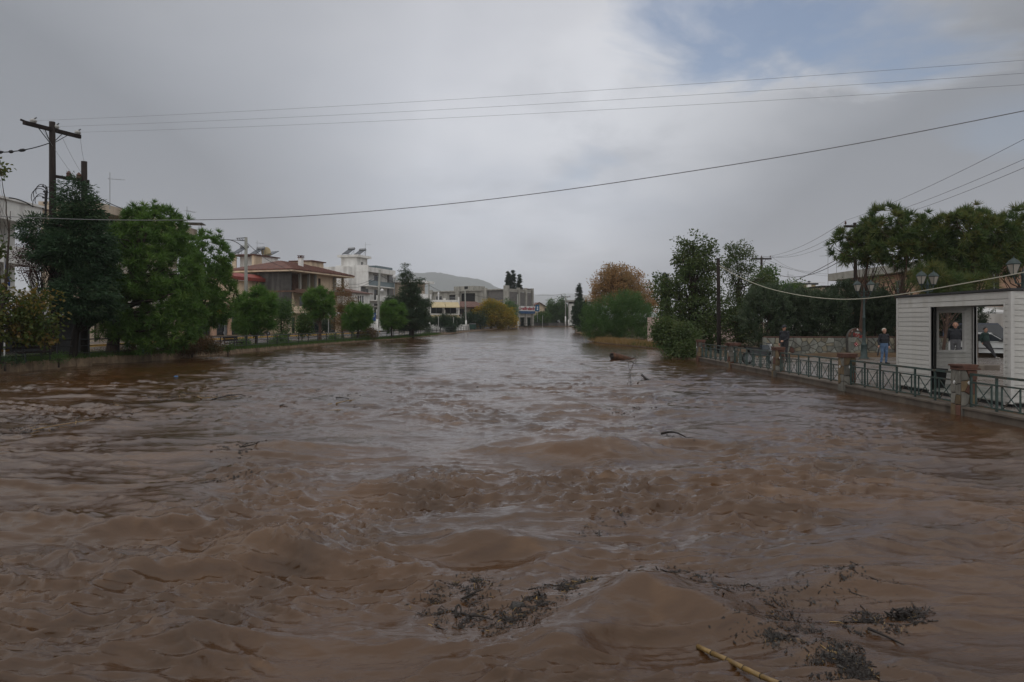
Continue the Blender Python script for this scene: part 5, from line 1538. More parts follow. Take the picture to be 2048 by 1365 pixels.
wire('thick whitish cable sagging from the dark wooden pole to the kiosk corner and up right', smooth_pts([at(1437, 531, 48), at(1480, 555, 45), at(1540, 578, 41), at(1620, 594, 36), at(1700, 599, 32), at(1795, 590, 27), at(1930, 567, 23), at(2048, 545, 20.5), at(2200, 512, 18)]), .018, 'wire_white')
wire('thinner whitish cable from the dark wooden pole towards the ochre house', smooth_pts([at(1437, 531, 48), at(1500, 553, 56), at(1570, 564, 70), at(1650, 566, 90)]), .014, 'wire_white')


# ------------------------------------------------------------------ far bank railing
def far_railing():
    t = thing('railing', 'dark three rail iron railing along the far bank in front of the street pines', 'railing')
    rg = random.Random(8)
    ys = [16.0]
    while ys[-1] < 158: ys.append(ys[-1] + 2.1 + (.0 if ys[-1] < 90 else .5))
    off = .28
    P_ = [(float(lbx(y)) - off, y, float(zl(y))) for y in ys]
    for (x, y, z) in P_:
        o = MB().box(-.03, .03, -.03, .03, -.05, .93).build('post', M['dark_metal'], t); o.location = (x, y, z)
    for h in (.92, .60, .24):
        b = MB(); b.tube([(x, y, z + h) for x, y, z in P_], .022 if h < .9 else .03, 5); b.build('rail', M['dark_metal'], t)
    # end pieces
    p = thing('railing', 'thin railing by the far flooded road left of the cars', 'railing', (gx(1042, 200), 200, 1.0), 0)
    n = 9
    for k in range(n):
        MB().box(k * .9, k * .9 + .06, 0, .06, -.2, .8).build('post', M['dark_metal'], p)
    MB().box(0, 7.3, 0, .05, .8, .86).box(0, 7.3, .005, .045, .4, .45).build('rail', M['dark_metal'], p)


far_railing()


# ------------------------------------------------------------------ vehicles
M['tyre'] = pmat('tyre', (.02, .02, .02), (.014, .014, .014), 8, .9)
M['rim'] = pmat('rim', (.26, .26, .27), (.2, .2, .21), 8, .4, metal=.5)
M['headlamp'] = pmat('headlamp', (.45, .46, .47), (.38, .39, .40), 6, .15, spec=.6)
M['tail'] = pmat('tail_lamp', (.20, .01, .01), (.15, .01, .01), 6, .25, spec=.6)


def car(name, label, cat, loc, rz, paint, L=3.9, W=1.62, H=1.42, van=False, group=None):
    """Nose towards +x."""
    t = thing(name, label, cat, loc, rz, group)
    hw = W / 2; wr = .29
    if van: prof = [(-L / 2, .5), (-L / 2 + .02, 1.0), (L / 2 - .65, 1.02), (L / 2 - .08, .82), (L / 2, .55), (L / 2, .28), (-L / 2, .28)]
    else: prof = [(-L / 2, .45), (-L / 2 + .03, .88), (-L / 2 + .25, .93), (L / 2 - 1.05, .91), (L / 2 - .12, .76), (L / 2 - .02, .6), (L / 2, .28), (-L / 2 + .04, .26)]
    # lower body, tucked in towards the sill and the shoulder
    n = len(prof); b = MB(); secs = []
    for s, ins, zf in ((-1, .10, .9), (-1, .0, 1.0), (1, .0, 1.0), (1, .10, .9)):
        secs.append([(x * (1 - ins * .12), s * (hw - ins), .5 + (z - .5) * zf) for x, z in prof])
    for s in secs: b.v.extend(s)
    for k in range(3):
        for i in range(n): b.f.append((k * n + i, k * n + (i + 1) % n, (k + 1) * n + (i + 1) % n, (k + 1) * n + i))
    b.f.append(tuple(reversed(range(n)))); b.f.append(tuple(range(3 * n, 4 * n)))
    body = b.build('body', paint, t)
    # greenhouse
    zb = .98 if van else .89
    if van: gl = [(-L / 2 + .05, zb), (-L / 2 + .12, H - .06), (-L / 2 + .3, H), (L / 2 - 1.5, H), (L / 2 - .72, zb)]
    else: gl = [(-L / 2 + .12, zb), (-L / 2 + .5, H - .04), (-L / 2 + .75, H), (L / 2 - 1.85, H - .01), (L / 2 - 1.02, zb)]
    top = .22
    g = MB(); k = len(gl)
    for s in (-1, 1): g.v.extend([(x, s * (hw - .06 - top * (z - zb) / (H - zb)), z) for x, z in gl])
    g.f += [tuple(range(k)), tuple(reversed(range(k, 2 * k)))] + [(i, k + i, k + i + 1, i + 1) for i in range(k - 1)]
    g.build('cabin', paint, t)

    def side_y(z, s): return s * (hw - .06 - top * (z - zb) / (H - zb) + .004)
    z0, z1 = zb + .04, H - .09
    xa, xb = gl[0][0], gl[-1][0]
    for s in (-1, 1):
        x0 = xa + (.55 if not van else .25); xm = (xa + xb) / 2 - .05; x1 = xb - .12
        for (p0, p1, q0, q1) in ((x0 - .2 if not van else x0, xm - .04, x0 + .16 if not van else x0 + .05, xm - .06), (xm + .04, x1, xm + .02, x1 - .62)):
            w = MB(); vs = [(p0, side_y(z0, s), z0), (p1, side_y(z0, s), z0), (q1, side_y(z1, s), z1), (q0, side_y(z1, s), z1)]
            vs2 = [(v[0], v[1] - s * .02, v[2]) for v in vs]
            w.hexa(vs2[:2] + [vs[1], vs[0]] + [vs2[3], vs2[2], vs[2], vs[3]]); w.build('side_window', M['glass'], t)
        MB().box(xb - .35, xb - .16, s * (hw - .02) - .07, s * (hw - .02) + .07 * 1, zb + .02, zb + .15).build('mirror', M['dark_metal'], t)
        MB().box(xm - .004, xm + .006, s * (hw + .002) - .004, s * (hw + .002) + .004, .36, .86).build('door_gap', M['black'], body)
        MB().box(xm - .22, xm - .06, s * hw - .015, s * hw + .015, .72, .75).build('handle', M['dark_metal'], body)
        MB().box(-L / 2 + .3, L / 2 - .4, s * hw - .012, s * hw + .012, .5, .56).build('rub_strip', M['dark_metal'], body)
        MB().box(L / 2 - .11, L / 2 - .035, s * (hw - .34) - .16, s * (hw - .34) + .16, .56, .72).build('headlight', M['headlamp'], t)
        MB().box(-L / 2 - .012, -L / 2 + .05, s * (hw - .2) - .1, s * (hw - .2) + .1, .58, .84).build('tail_light', M['tail'], t)
        for xw in (-L / 2 + .68, L / 2 - .72):
            wl_ = MB().tube([(xw, s * (hw - .17), wr), (xw, s * (hw - .16), wr), (xw, s * (hw + .01), wr), (xw, s * (hw + .015), wr)], [wr * .9, wr, wr, wr * .9], 16).build('wheel', M['tyre'], t)
            MB().tube([(xw, s * (hw + .012), wr), (xw, s * (hw + .028), wr)], [wr * .62, wr * .56], 14).build('rim', M['rim'], wl_)
    # windscreen, rear window
    for (a, b_, nm) in ((gl[-2], gl[-1], 'windscreen'), (gl[0], gl[1], 'rear_window')):
        sgn = 1 if nm == 'windscreen' else -1
        f0, f1 = .10, .88
        lo = (b_ if sgn > 0 else a); hi = (a if sgn > 0 else b_)
        P0 = (lo[0] + (hi[0] - lo[0]) * f0, lo[1] + (hi[1] - lo[1]) * f0); P1 = (lo[0] + (hi[0] - lo[0]) * f1, lo[1] + (hi[1] - lo[1]) * f1)
        y0, y1 = abs(side_y(P0[1], 1)) - .08, abs(side_y(P1[1], 1)) - .08
        o = .012 * sgn
        w = MB(); outr = [(P0[0] + o, -y0, P0[1] + .012), (P0[0] + o, y0, P0[1] + .012), (P1[0] + o, y1, P1[1] + .012), (P1[0] + o, -y1, P1[1] + .012)]
        inn = [(v[0] - o * 1.8, v[1], v[2] - .02) for v in outr]
        w.hexa([inn[0], inn[1], outr[1], outr[0], inn[3], inn[2], outr[2], outr[3]]); w.build(nm, M['glass'], t)
    MB().box(L / 2 - .06, L / 2 + .035, -hw + .06, hw - .06, .30, .52).build('front_bumper', M['dark_metal'], t)
    MB().box(-L / 2 - .04, -L / 2 + .06, -hw + .06, hw - .06, .32, .54).build('rear_bumper', M['dark_metal'], t)
    MB().box(L / 2 - .03, L / 2 + .004, -.34, .34, .58, .68).build('grille', M['black'], t)
    return t


P_white = pmat('car_white', (.60, .61, .60), (.54, .55, .54), 3, .25, spec=.5)
P_dark = pmat('car_dark', (.035, .045, .055), (.028, .036, .045), 3, .22, spec=.5)
P_navy = pmat('car_navy', (.05, .06, .09), (.04, .05, .075), 3, .25, spec=.5)
P_silver = pmat('car_silver', (.32, .34, .35), (.27, .29, .30), 3, .3, spec=.5, metal=.3)
_c = at(1973, 716, 41.2)
car('parked_car', 'white hatchback parked on the square, seen through the kiosk opening', 'car', (_c.x + .35, 41.6, .2), R(-38), P_white)
car('parked_van', 'dark blue van parked behind the white hatchback and the leaning man', 'van', (_c.x + 2.2, 45.0, .2), R(-25), P_navy, 4.5, 1.75, 1.95, True)
_x, _y = gx(424, 88), 88.0
car('parked_car', 'dark grey hatchback on the far street behind the brown bush', 'car', (_x, _y, ground_z(_x, _y)), R(78), P_dark, 3.8, 1.62, 1.45)
for i, (px, y, p, rz, lab) in enumerate(((1070, 226, P_silver, -12, 'silver car on the far shore beside the concrete building'), (1081, 228, P_white, -75, 'white car behind the silver one on the far shore'),
                                          (1112, 229, P_navy, 5, 'dark car on the far shore left of the twin poles'), (1148, 230, P_dark, 10, 'dark car at the far shore right of the twin poles'))):
    car('parked_car', lab, 'car', (gx(px, y), y, 1.15), R(rz), p, 4.0, 1.65, 1.5, group='cars on the far shore')


def motorbike():
    t = thing('motorbike', 'dark motorbike parked behind the green railing, left of the man in the cap', 'motorbike', (gx(1520, 34.6), 34.6, .2), R(8))
    for x in (-.62, .62):
        w = MB().tube([(x, -.05, .3), (x, .05, .3)], [.3, .3], 16).build('wheel', M['tyre'], t)
        MB().tube([(x, -.06, .3), (x, .06, .3)], [.19, .19], 12).build('rim', M['rim'], w)
    MB().hexa([(-.5, -.14, .42), (.35, -.14, .38), (.35, .14, .38), (-.5, .14, .42), (-.6, -.12, .72), (.3, -.12, .70), (.3, .12, .70), (-.6, .12, .72)]).build('engine', M['dark_metal'], t)
    MB().hexa([(-.72, -.13, .72), (.05, -.13, .72), (.05, .13, .72), (-.72, .13, .72), (-.78, -.12, .84), (.0, -.12, .80), (.0, .12, .80), (-.78, .12, .84)]).build('seat', M['black'], t)
    MB().hexa([(.05, -.14, .70), (.45, -.1, .70), (.45, .1, .70), (.05, .14, .70), (.05, -.12, .92), (.4, -.08, .9), (.4, .08, .9), (.05, .12, .92)]).build('tank', P_dark, t)
    MB().bar((.62, -.07, .3), (.42, -.07, .98), .05, .05).bar((.62, .07, .3), (.42, .07, .98), .05, .05).build('fork', M['grey_metal'], t)
    MB().tube([(.38, -.36, 1.02), (.42, 0, .98), (.38, .36, 1.02)], .02, 6).build('handlebar', M['dark_metal'], t)
    MB().lathe([(.04, 0), (.1, .05), (.1, .12)], (.5, 0, .84), 8).build('headlight', M['headlamp'], t)


motorbike()


# ------------------------------------------------------------------ people
M['skin'] = pmat('skin', (.36, .20, .14), (.30, .16, .11), 12, .55)
M['hair_grey'] = pmat('hair_grey', (.46, .42, .36), (.32, .29, .25), 30, .8)
M['hair_dark'] = pmat('hair_dark', (.03, .022, .018), (.02, .015, .012), 30, .8)
M['jacket_black'] = pmat('jacket_black', (.016, .017, .022), (.010, .011, .014), 10, .7, .3, 20)
M['sweater_green'] = pmat('sweater_green', (.022, .042, .036), (.014, .028, .024), 10, .9, .3, 20)
M['jeans'] = pmat('jeans', (.10, .16, .26), (.055, .09, .16), 9, .85, .3, 25, thr=(.4, .6))
M['trousers_dark'] = pmat('trousers_dark', (.03, .03, .033), (.02, .02, .022), 10, .85)
M['trousers_grey'] = pmat('trousers_grey', (.085, .085, .09), (.055, .055, .06), 10, .85)
M['shoe'] = pmat('shoe', (.02, .018, .016), (.014, .012, .011), 10, .6)
M['shoe_pale'] = pmat('shoe_pale', (.35, .33, .30), (.25, .24, .22), 10, .6)
M['red_cloth'] = pmat('red_cloth', (.42, .035, .035), (.30, .025, .025), 8, .85)
M['pale_cloth'] = pmat('pale_cloth', (.45, .42, .40), (.35, .33, .32), 8, .85)


def capsule(b, p, q, r0, r1, n=10):
    p, q = Vector(p), Vector(q); d = (q - p); l = d.length
    d = d / l if l > 1e-6 else Vector((0, 0, 1))
    pts, rs = [], []
    for k in (1.0, .86, .5, .0):
        a = k * math.pi / 2; pts.append(p - d * r0 * math.sin(a)); rs.append(max(r0 * math.cos(a), r0 * .05))
    for k in (.0, .5, .86, 1.0):
        a = k * math.pi / 2; pts.append(q + d * r1 * math.sin(a)); rs.append(max(r1 * math.cos(a), r1 * .05))
    b.tube(pts, rs, n)


def person(label, loc, rz, J, mats, hair='hair_dark', h=1.74, voxel=.012, fat=1.0, cap=False, group='people on the banks'):
    """J: joint positions for a 1.75 m figure facing -y. mats: (torso, legs, shoes). One skin grown over all the limbs."""
    t = thing('person', label, 'person', loc, rz, group)
    s = h / 1.75
    V3 = lambda k: Vector(J[k]) * s
    segs = []

    def seg(p, q, r0, r1, m): segs.append((Vector(p), Vector(q), r0 * s, r1 * s, m))
    pel, chest, neck, head = V3('pelvis'), V3('chest'), V3('neck'), V3('head')
    face = Vector(J.get('face', (0, -1, 0))).normalized(); side = Vector((0, 0, 1)).cross(face).normalized() * -1
    T, Lg, Sh = 0, 1, 2
    right = (V3('shL') - V3('shR')).normalized()
    for o in (-.075, 0, .075):                                       # broad trunk: three strands side by side
        seg(pel + right * o * s * 1.15 - Vector((0, 0, .03)), pel + right * o * s + Vector((0, 0, .10)) * s, .105 * fat, .108 * fat, Lg if o else Lg)
        seg(pel + right * o * s + Vector((0, 0, .13)) * s, chest + right * o * s * 1.2, .112 * fat, .118 * fat, T)
        seg(chest + right * o * s * 1.2, chest + right * o * s * 1.3 + Vector((0, 0, .13)) * s, .118 * fat, .088, T)
    seg(chest + Vector((0, 0, .16)) * s, neck, .085, .06, T)
    seg(neck, head - Vector((0, 0, .07)) * s, .054, .055, 3)
    seg(head + Vector((0, 0, .045)) * s, head - face * -.012 * s - Vector((0, 0, .02)) * s, .098, .086, 3)
    seg(head + face * .03 * s - Vector((0, 0, .055)) * s, head + face * .045 * s - Vector((0, 0, .095)) * s, .062, .042, 3)
    seg(head + face * .092 * s + Vector((0, 0, .015)) * s, head + face * .112 * s - Vector((0, 0, .025)) * s, .012, .019, 3)      # nose
    seg(head + face * .080 * s + Vector((0, 0, .032)) * s + side * .035 * s, head + face * .080 * s + Vector((0, 0, .032)) * s - side * .035 * s, .018, .018, 3)   # brow
    seg(head + face * .080 * s - Vector((0, 0, .062)) * s + side * .02 * s, head + face * .080 * s - Vector((0, 0, .062)) * s - side * .02 * s, .014, .014, 5)   # mouth
    for e in (-1, 1): seg(head + side * e * .090 * s + Vector((0, 0, .012)) * s, head + side * e * .094 * s - Vector((0, 0, .03)) * s, .018, .014, 3)
    for k in 'LR':
        sh, el, wr, ha = V3('sh' + k), V3('el' + k), V3('wr' + k), V3('ha' + k)
        hp, kn, an, to = V3('hp' + k), V3('kn' + k), V3('an' + k), V3('to' + k)
        seg(chest + Vector((0, 0, .12)) * s, sh, .085, .078 * fat, T); seg(sh, el, .073 * fat, .055, T); seg(el, wr + (el - wr) * .08, .056, .042, T)
        seg(wr, wr + (ha - wr) * .75, .030, .040, 3)
        # five fingers, curled, and a thumb from the side of the palm
        d = (ha - wr).normalized(); pal = wr + (ha - wr) * .85
        across = d.cross(Vector((0, 1, 0)) if abs(d.y) < .8 else Vector((1, 0, 0))).normalized(); curl = d.cross(across).normalized() * (1 if k == 'L' else -1)
        for i, (o, ln) in enumerate(((-.030, .060), (-.010, .075), (.011, .070), (.030, .052))):
            b0 = pal + across * o * s; b1 = b0 + (d * ln * .55 + curl * .012) * s; b2 = b1 + (d * ln * .3 + curl * .035) * s
            seg(b0, b1, .0105, .010, 3); seg(b1, b2, .010, .008, 3)
        tb = wr + (ha - wr) * .35 + across * -.032 * s; seg(tb, tb + (d * .03 - across * .028 + curl * .012) * s, .014, .012, 3); seg(tb + (d * .03 - across * .028 + curl * .012) * s, tb + (d * .062 - across * .03 + curl * .03) * s, .012, .009, 3)
        seg(pel + (hp - pel) * .6, hp, .112 * fat, .102 * fat, Lg); seg(hp, kn, .098 * fat, .066, Lg); seg(kn, an, .064, .052, Lg)
        seg(an - Vector((0, 0, .02)) * s, an + (to - an) * .1, .05, .05, Sh); seg(an + (to - an) * .0 - Vector((0, 0, .035)) * s, to, .046, .040, Sh)
    b = MB()
    for (p, q, r0, r1, m) in segs: capsule(b, p, q, r0, r1)
    me = b.mesh('body')
    o = link('body', me, t)
    md = o.modifiers.new('r', 'REMESH'); md.mode = 'VOXEL'; md.voxel_size = voxel
    sm = o.modifiers.new('s', 'SMOOTH'); sm.iterations = 2; sm.factor = .4
    dg = bpy.context.evaluated_depsgraph_get(); dg.update()
    new = bpy.data.meshes.new_from_object(o.evaluated_get(dg))
    o.modifiers.clear(); o.data = new
    new.materials.clear()
    lip = bpy.data.materials.get('lip') or pmat('lip', (.26, .10, .08), (.22, .085, .07), 10, .5)
    for m in (M[mats[0]], M[mats[1]], M[mats[2]], M['skin'], M['skin'], lip): new.materials.append(m)
    nf = len(new.polygons); cen = np.zeros(nf * 3); new.polygons.foreach_get('center', cen); cen = cen.reshape(-1, 3)
    best = np.full(nf, 1e9); idx = np.zeros(nf, np.int32)
    for (p, q, r0, r1, m) in segs:
        a, d = np.array(p), np.array(q - p); l2 = max(float(d @ d), 1e-9)
        tt = np.clip(((cen - a) @ d) / l2, 0, 1)
        dist = np.linalg.norm(cen - a - tt[:, None] * d, axis=1) - (r0 + (r1 - r0) * tt)
        k = dist < best; best[k] = dist[k]; idx[k] = m
    new.polygons.foreach_set('material_index', idx); new.polygons.foreach_set('use_smooth', np.ones(nf, bool)); new.update()
    # hair or cap: a close shell over the skull, open at the face
    hb = MB(); n1, n2 = 10, 16
    c = head + Vector((0, 0, .035)) * s - face * .006 * s
    for i in range(n1 + 1):
        for j in range(n2):
            a = 2 * math.pi * j / n2; u = (side * math.cos(a) + face * math.sin(a))
            fr = max(0.0, math.sin(a)); lim = 1.85 - 1.05 * fr ** .6 if not cap else 1.62
            th = lim * i / n1
            r = (.108 if not cap else .116) * s
            v = c + u * math.sin(th) * r + Vector((0, 0, 1)) * math.cos(th) * r * 1.02
            hb.v.append(tuple(v))
    for i in range(n1):
        for j in range(n2): hb.f.append((i * n2 + j, (i + 1) * n2 + j, (i + 1) * n2 + (j + 1) % n2, i * n2 + (j + 1) % n2))
    hb.build('cap' if cap else 'hair', M[hair], t, True)
    if cap:
        v = MB(); f0 = c + face * .10 * s + Vector((0, 0, .0)) * s
        v.hexa([f0 - side * .08 * s, f0 + side * .08 * s, f0 + face * .075 * s + side * .05 * s - Vector((0, 0, .015)), f0 + face * .075 * s - side * .05 * s - Vector((0, 0, .015)),
                f0 - side * .08 * s + Vector((0, 0, .012)), f0 + side * .08 * s + Vector((0, 0, .012)), f0 + face * .075 * s + side * .05 * s - Vector((0, 0, .005)), f0 + face * .075 * s - side * .05 * s - Vector((0, 0, .005))])
        v.build('cap_peak', M[hair], t)
    eyes = MB()
    for e in (-1, 1): eyes.lathe([(.002, -.009), (.008, -.005), (.009, 0), (.008, .005), (.002, .009)], head + face * .086 * s + side * e * .033 * s + Vector((0, 0, .016)) * s, 8)
    eyes.build('eyes', M['black'], t)
    return t


def stand(**k):
    """Standing joints, facing -y; L is the figure's left (+x when facing -y)."""
    J = dict(pelvis=(0, 0, .94), chest=(0, 0, 1.24), neck=(0, .0, 1.50), head=(0, -.02, 1.635), shL=(.19, 0, 1.41), shR=(-.19, 0, 1.41), elL=(.26, .04, 1.13), elR=(-.26, .04, 1.13),
             wrL=(.25, -.05, .90), wrR=(-.25, -.05, .90), haL=(.245, -.08, .80), haR=(-.245, -.08, .80), hpL=(.095, 0, .88), hpR=(-.095, 0, .88), knL=(.115, -.02, .49), knR=(-.115, -.02, .49),
             anL=(.125, .03, .085), anR=(-.125, .03, .085), toL=(.15, -.15, .04), toR=(-.15, -.15, .04))
    J.update(k); return J


def people():
    p = at(1768, 727, 34.6)
    g = person('grey haired man in black jacket and blue jeans left of the kiosk, holding an umbrella', (p.x, 34.6, .2), R(12),
               stand(elR=(-.29, .03, 1.14), wrR=(-.33, -.06, .92), haR=(-.36, -.10, .84), toL=(.19, -.14, .04), toR=(-.18, -.15, .04), anL=(.14, .03, .085), anR=(-.14, .03, .085)),
               ('jacket_black', 'jeans', 'shoe'), 'hair_grey', 1.70, .011, 1.16)
    u = thing('folded_umbrella', 'dark folded umbrella held by the grey haired man in jeans', 'umbrella', g.matrix_basis @ Vector((-.36, -.12, .80)), R(12))
    MB().tube([(.02, 0, .06), (0, 0, 0), (-.05, -.03, -.12), (-.13, -.07, -.34), (-.16, -.08, -.42)], [.012, .014, .045, .03, .006], 8).build('canopy', M['jacket_black'], u, True)
    p = at(1569, 700, 36.5)
    person('man in a dark cap and dark rain jacket behind the railing, looking at the river', (p.x, 36.5, .2), R(-62),
           stand(elL=(.25, -.03, 1.14), wrL=(.16, -.26, 1.02), haL=(.12, -.33, .98), elR=(-.27, .03, 1.13), face=(0, -1, -.15)), ('jacket_black', 'trousers_dark', 'shoe'), 'jacket_black', 1.84, .012, 1.2, cap=True)
    p = at(1911, 700, 30.5)
    MB().box(-1.2, 1.6, -.5, 1.2, 0, .2).build('step', M['wall_base']).location = (p.x, 30.6, .205)
    tag(bpy.data.objects['step'], 'low concrete step under the man seen through the kiosk window', 'step')
    person('man in black with grey trousers seen through the kiosk window', (p.x, 30.5, .405), R(-35),
           stand(elL=(.25, .10, 1.13), wrL=(.12, .16, .98), haL=(.05, .17, .95), elR=(-.25, .10, 1.13), wrR=(-.12, .16, .98), haR=(-.05, .18, .95)), ('jacket_black', 'trousers_grey', 'shoe'), 'hair_dark', 1.80, .012, 1.0)
    p = at(1972, 713, 39.9)
    person('stout man in a dark green sweater leaning against the white hatchback', (p.x + .1, 39.75, .2), R(28),
           stand(pelvis=(0, .18, .88), chest=(0, .24, 1.17), neck=(0, .25, 1.43), head=(0, .22, 1.565), shL=(.20, .24, 1.34), shR=(-.20, .24, 1.34), elL=(.31, .34, 1.10), elR=(-.29, .33, 1.10), wrL=(.24, .30, .90), wrR=(-.21, .28, .88),
                 haL=(.20, .26, .83), haR=(-.18, .24, .81), hpL=(.10, .16, .82), hpR=(-.10, .16, .82), knL=(.11, -.08, .47), knR=(-.14, -.14, .46), anL=(.10, -.26, .085), anR=(-.16, -.42, .085), toL=(.13, -.43, .04), toR=(-.19, -.60, .07)),
           ('sweater_green', 'trousers_dark', 'shoe_pale'), 'hair_dark', 1.76, .012, 1.28)
    # across the river, a few pixels each
    for (px, y, rz, ms, hr, lab) in ((450, 91, 40, ('jacket_black', 'trousers_dark', 'shoe'), 'hair_dark', 'person in dark clothes by the shop door, left of the sign post'),
                                     (458, 92, -60, ('jacket_black', 'trousers_dark', 'shoe_pale'), 'hair_dark', 'person in black by the shop door, right of the sign post'),
                                     (688, 113, 20, ('red_cloth', 'trousers_dark', 'shoe'), 'hair_dark', 'person in a dark red top under the trees before the carport'),
                                     (948, 165, 0, ('pale_cloth', 'trousers_grey', 'shoe'), 'hair_dark', 'person in a pale top near the green bin by the yellow tree')):
        x = gx(px, y); person(lab, (x, y, ground_z(x, y) + .1), R(rz), stand(), ms, hr, 1.74, .03)
    # the rider on a scooter
    x, y = gx(527, 88), 88.0; z = ground_z(x, y) + .02
    person('scooter rider in a red jacket on the far street, beside the round street pine', (x, y, z), R(-75),
           stand(pelvis=(0, .10, .74), chest=(0, .02, 1.06), neck=(0, -.02, 1.32), head=(0, -.05, 1.455), shL=(.19, 0, 1.23), shR=(-.19, 0, 1.23), elL=(.26, -.18, 1.02), elR=(-.26, -.18, 1.02), wrL=(.26, -.40, .98), wrR=(-.26, -.40, .98),
                 haL=(.25, -.48, .98), haR=(-.25, -.48, .98), hpL=(.10, .05, .70), hpR=(-.10, .05, .70), knL=(.14, -.32, .62), knR=(-.14, -.32, .62), anL=(.14, -.28, .28), anR=(-.14, -.28, .28), toL=(.15, -.44, .24), toR=(-.15, -.44, .24)),
           ('red_cloth', 'trousers_dark', 'shoe_pale'), 'hair_dark', 1.74, .028)
    s = thing('scooter', 'white fronted scooter under the rider in red on the far street', 'scooter', (x, y, z), R(-75))
    for yy in (-.62, .55):
        w = MB().tube([(-.05, yy, .22), (.05, yy, .22)], [.22, .22], 12).build('wheel', M['tyre'], s); MB().tube([(-.06, yy, .22), (.06, yy, .22)], .12, 10).build('rim', M['rim'], w)
    MB().hexa([(-.14, -.2, .18), (.14, -.2, .18), (.14, .5, .25), (-.14, .5, .25), (-.14, -.2, .24), (.14, -.2, .24), (.16, .6, .60), (-.16, .6, .60)]).build('body', M['dark_metal'], s)
    MB().hexa([(-.13, -.05, .58), (.13, -.05, .58), (.13, .62, .60), (-.13, .62, .60), (-.12, -.02, .68), (.12, -.02, .68), (.12, .6, .70), (-.12, .6, .70)]).build('seat', M['black'], s)
    MB().hexa([(-.2, -.42, .22), (.2, -.42, .22), (.2, -.34, .22), (-.2, -.34, .22), (-.2, -.56, .85), (.2, -.56, .85), (.2, -.44, .88), (-.2, -.44, .88)]).build('front_shield', M['white_metal'], s)
    MB().tube([(-.3, -.46, .99), (0, -.52, .95), (.3, -.46, .99)], .02, 6).build('handlebar', M['dark_metal'], s)


people()


# ------------------------------------------------------------------ street furniture of the far bank
def bench(px, y, rz, label):
    x = gx(px, y); t = thing('park_bench', label, 'bench', (x, y, ground_z(x, y)), rz, 'benches behind the far railing')
    for k in range(3): MB().box(-.9, .9, -.22 + .15 * k, -.09 + .15 * k, .42, .46).build('seat_slat', M['wood_dark'], t)
    for k in range(2): MB().box(-.9, .9, .26 + .03 * k, .30 + .03 * k, .58 + .16 * k, .70 + .16 * k).build('back_slat', M['wood_dark'], t)
    for sx in (-.75, .75): MB().bar((sx, -.2, 0), (sx, -.18, .419), .05, .05).bar((sx, .22, 0), (sx, .30, .86), .05, .05).bar((sx, -.2, .40), (sx, .24, .40), .04, .04).build('leg', M['dark_metal'], t)


bench(68, 32.6, R(85), 'dark bench under the yellowing plane tree at the left edge')
bench(468, 53, R(78), 'dark bench behind the railing right of the brown bush')


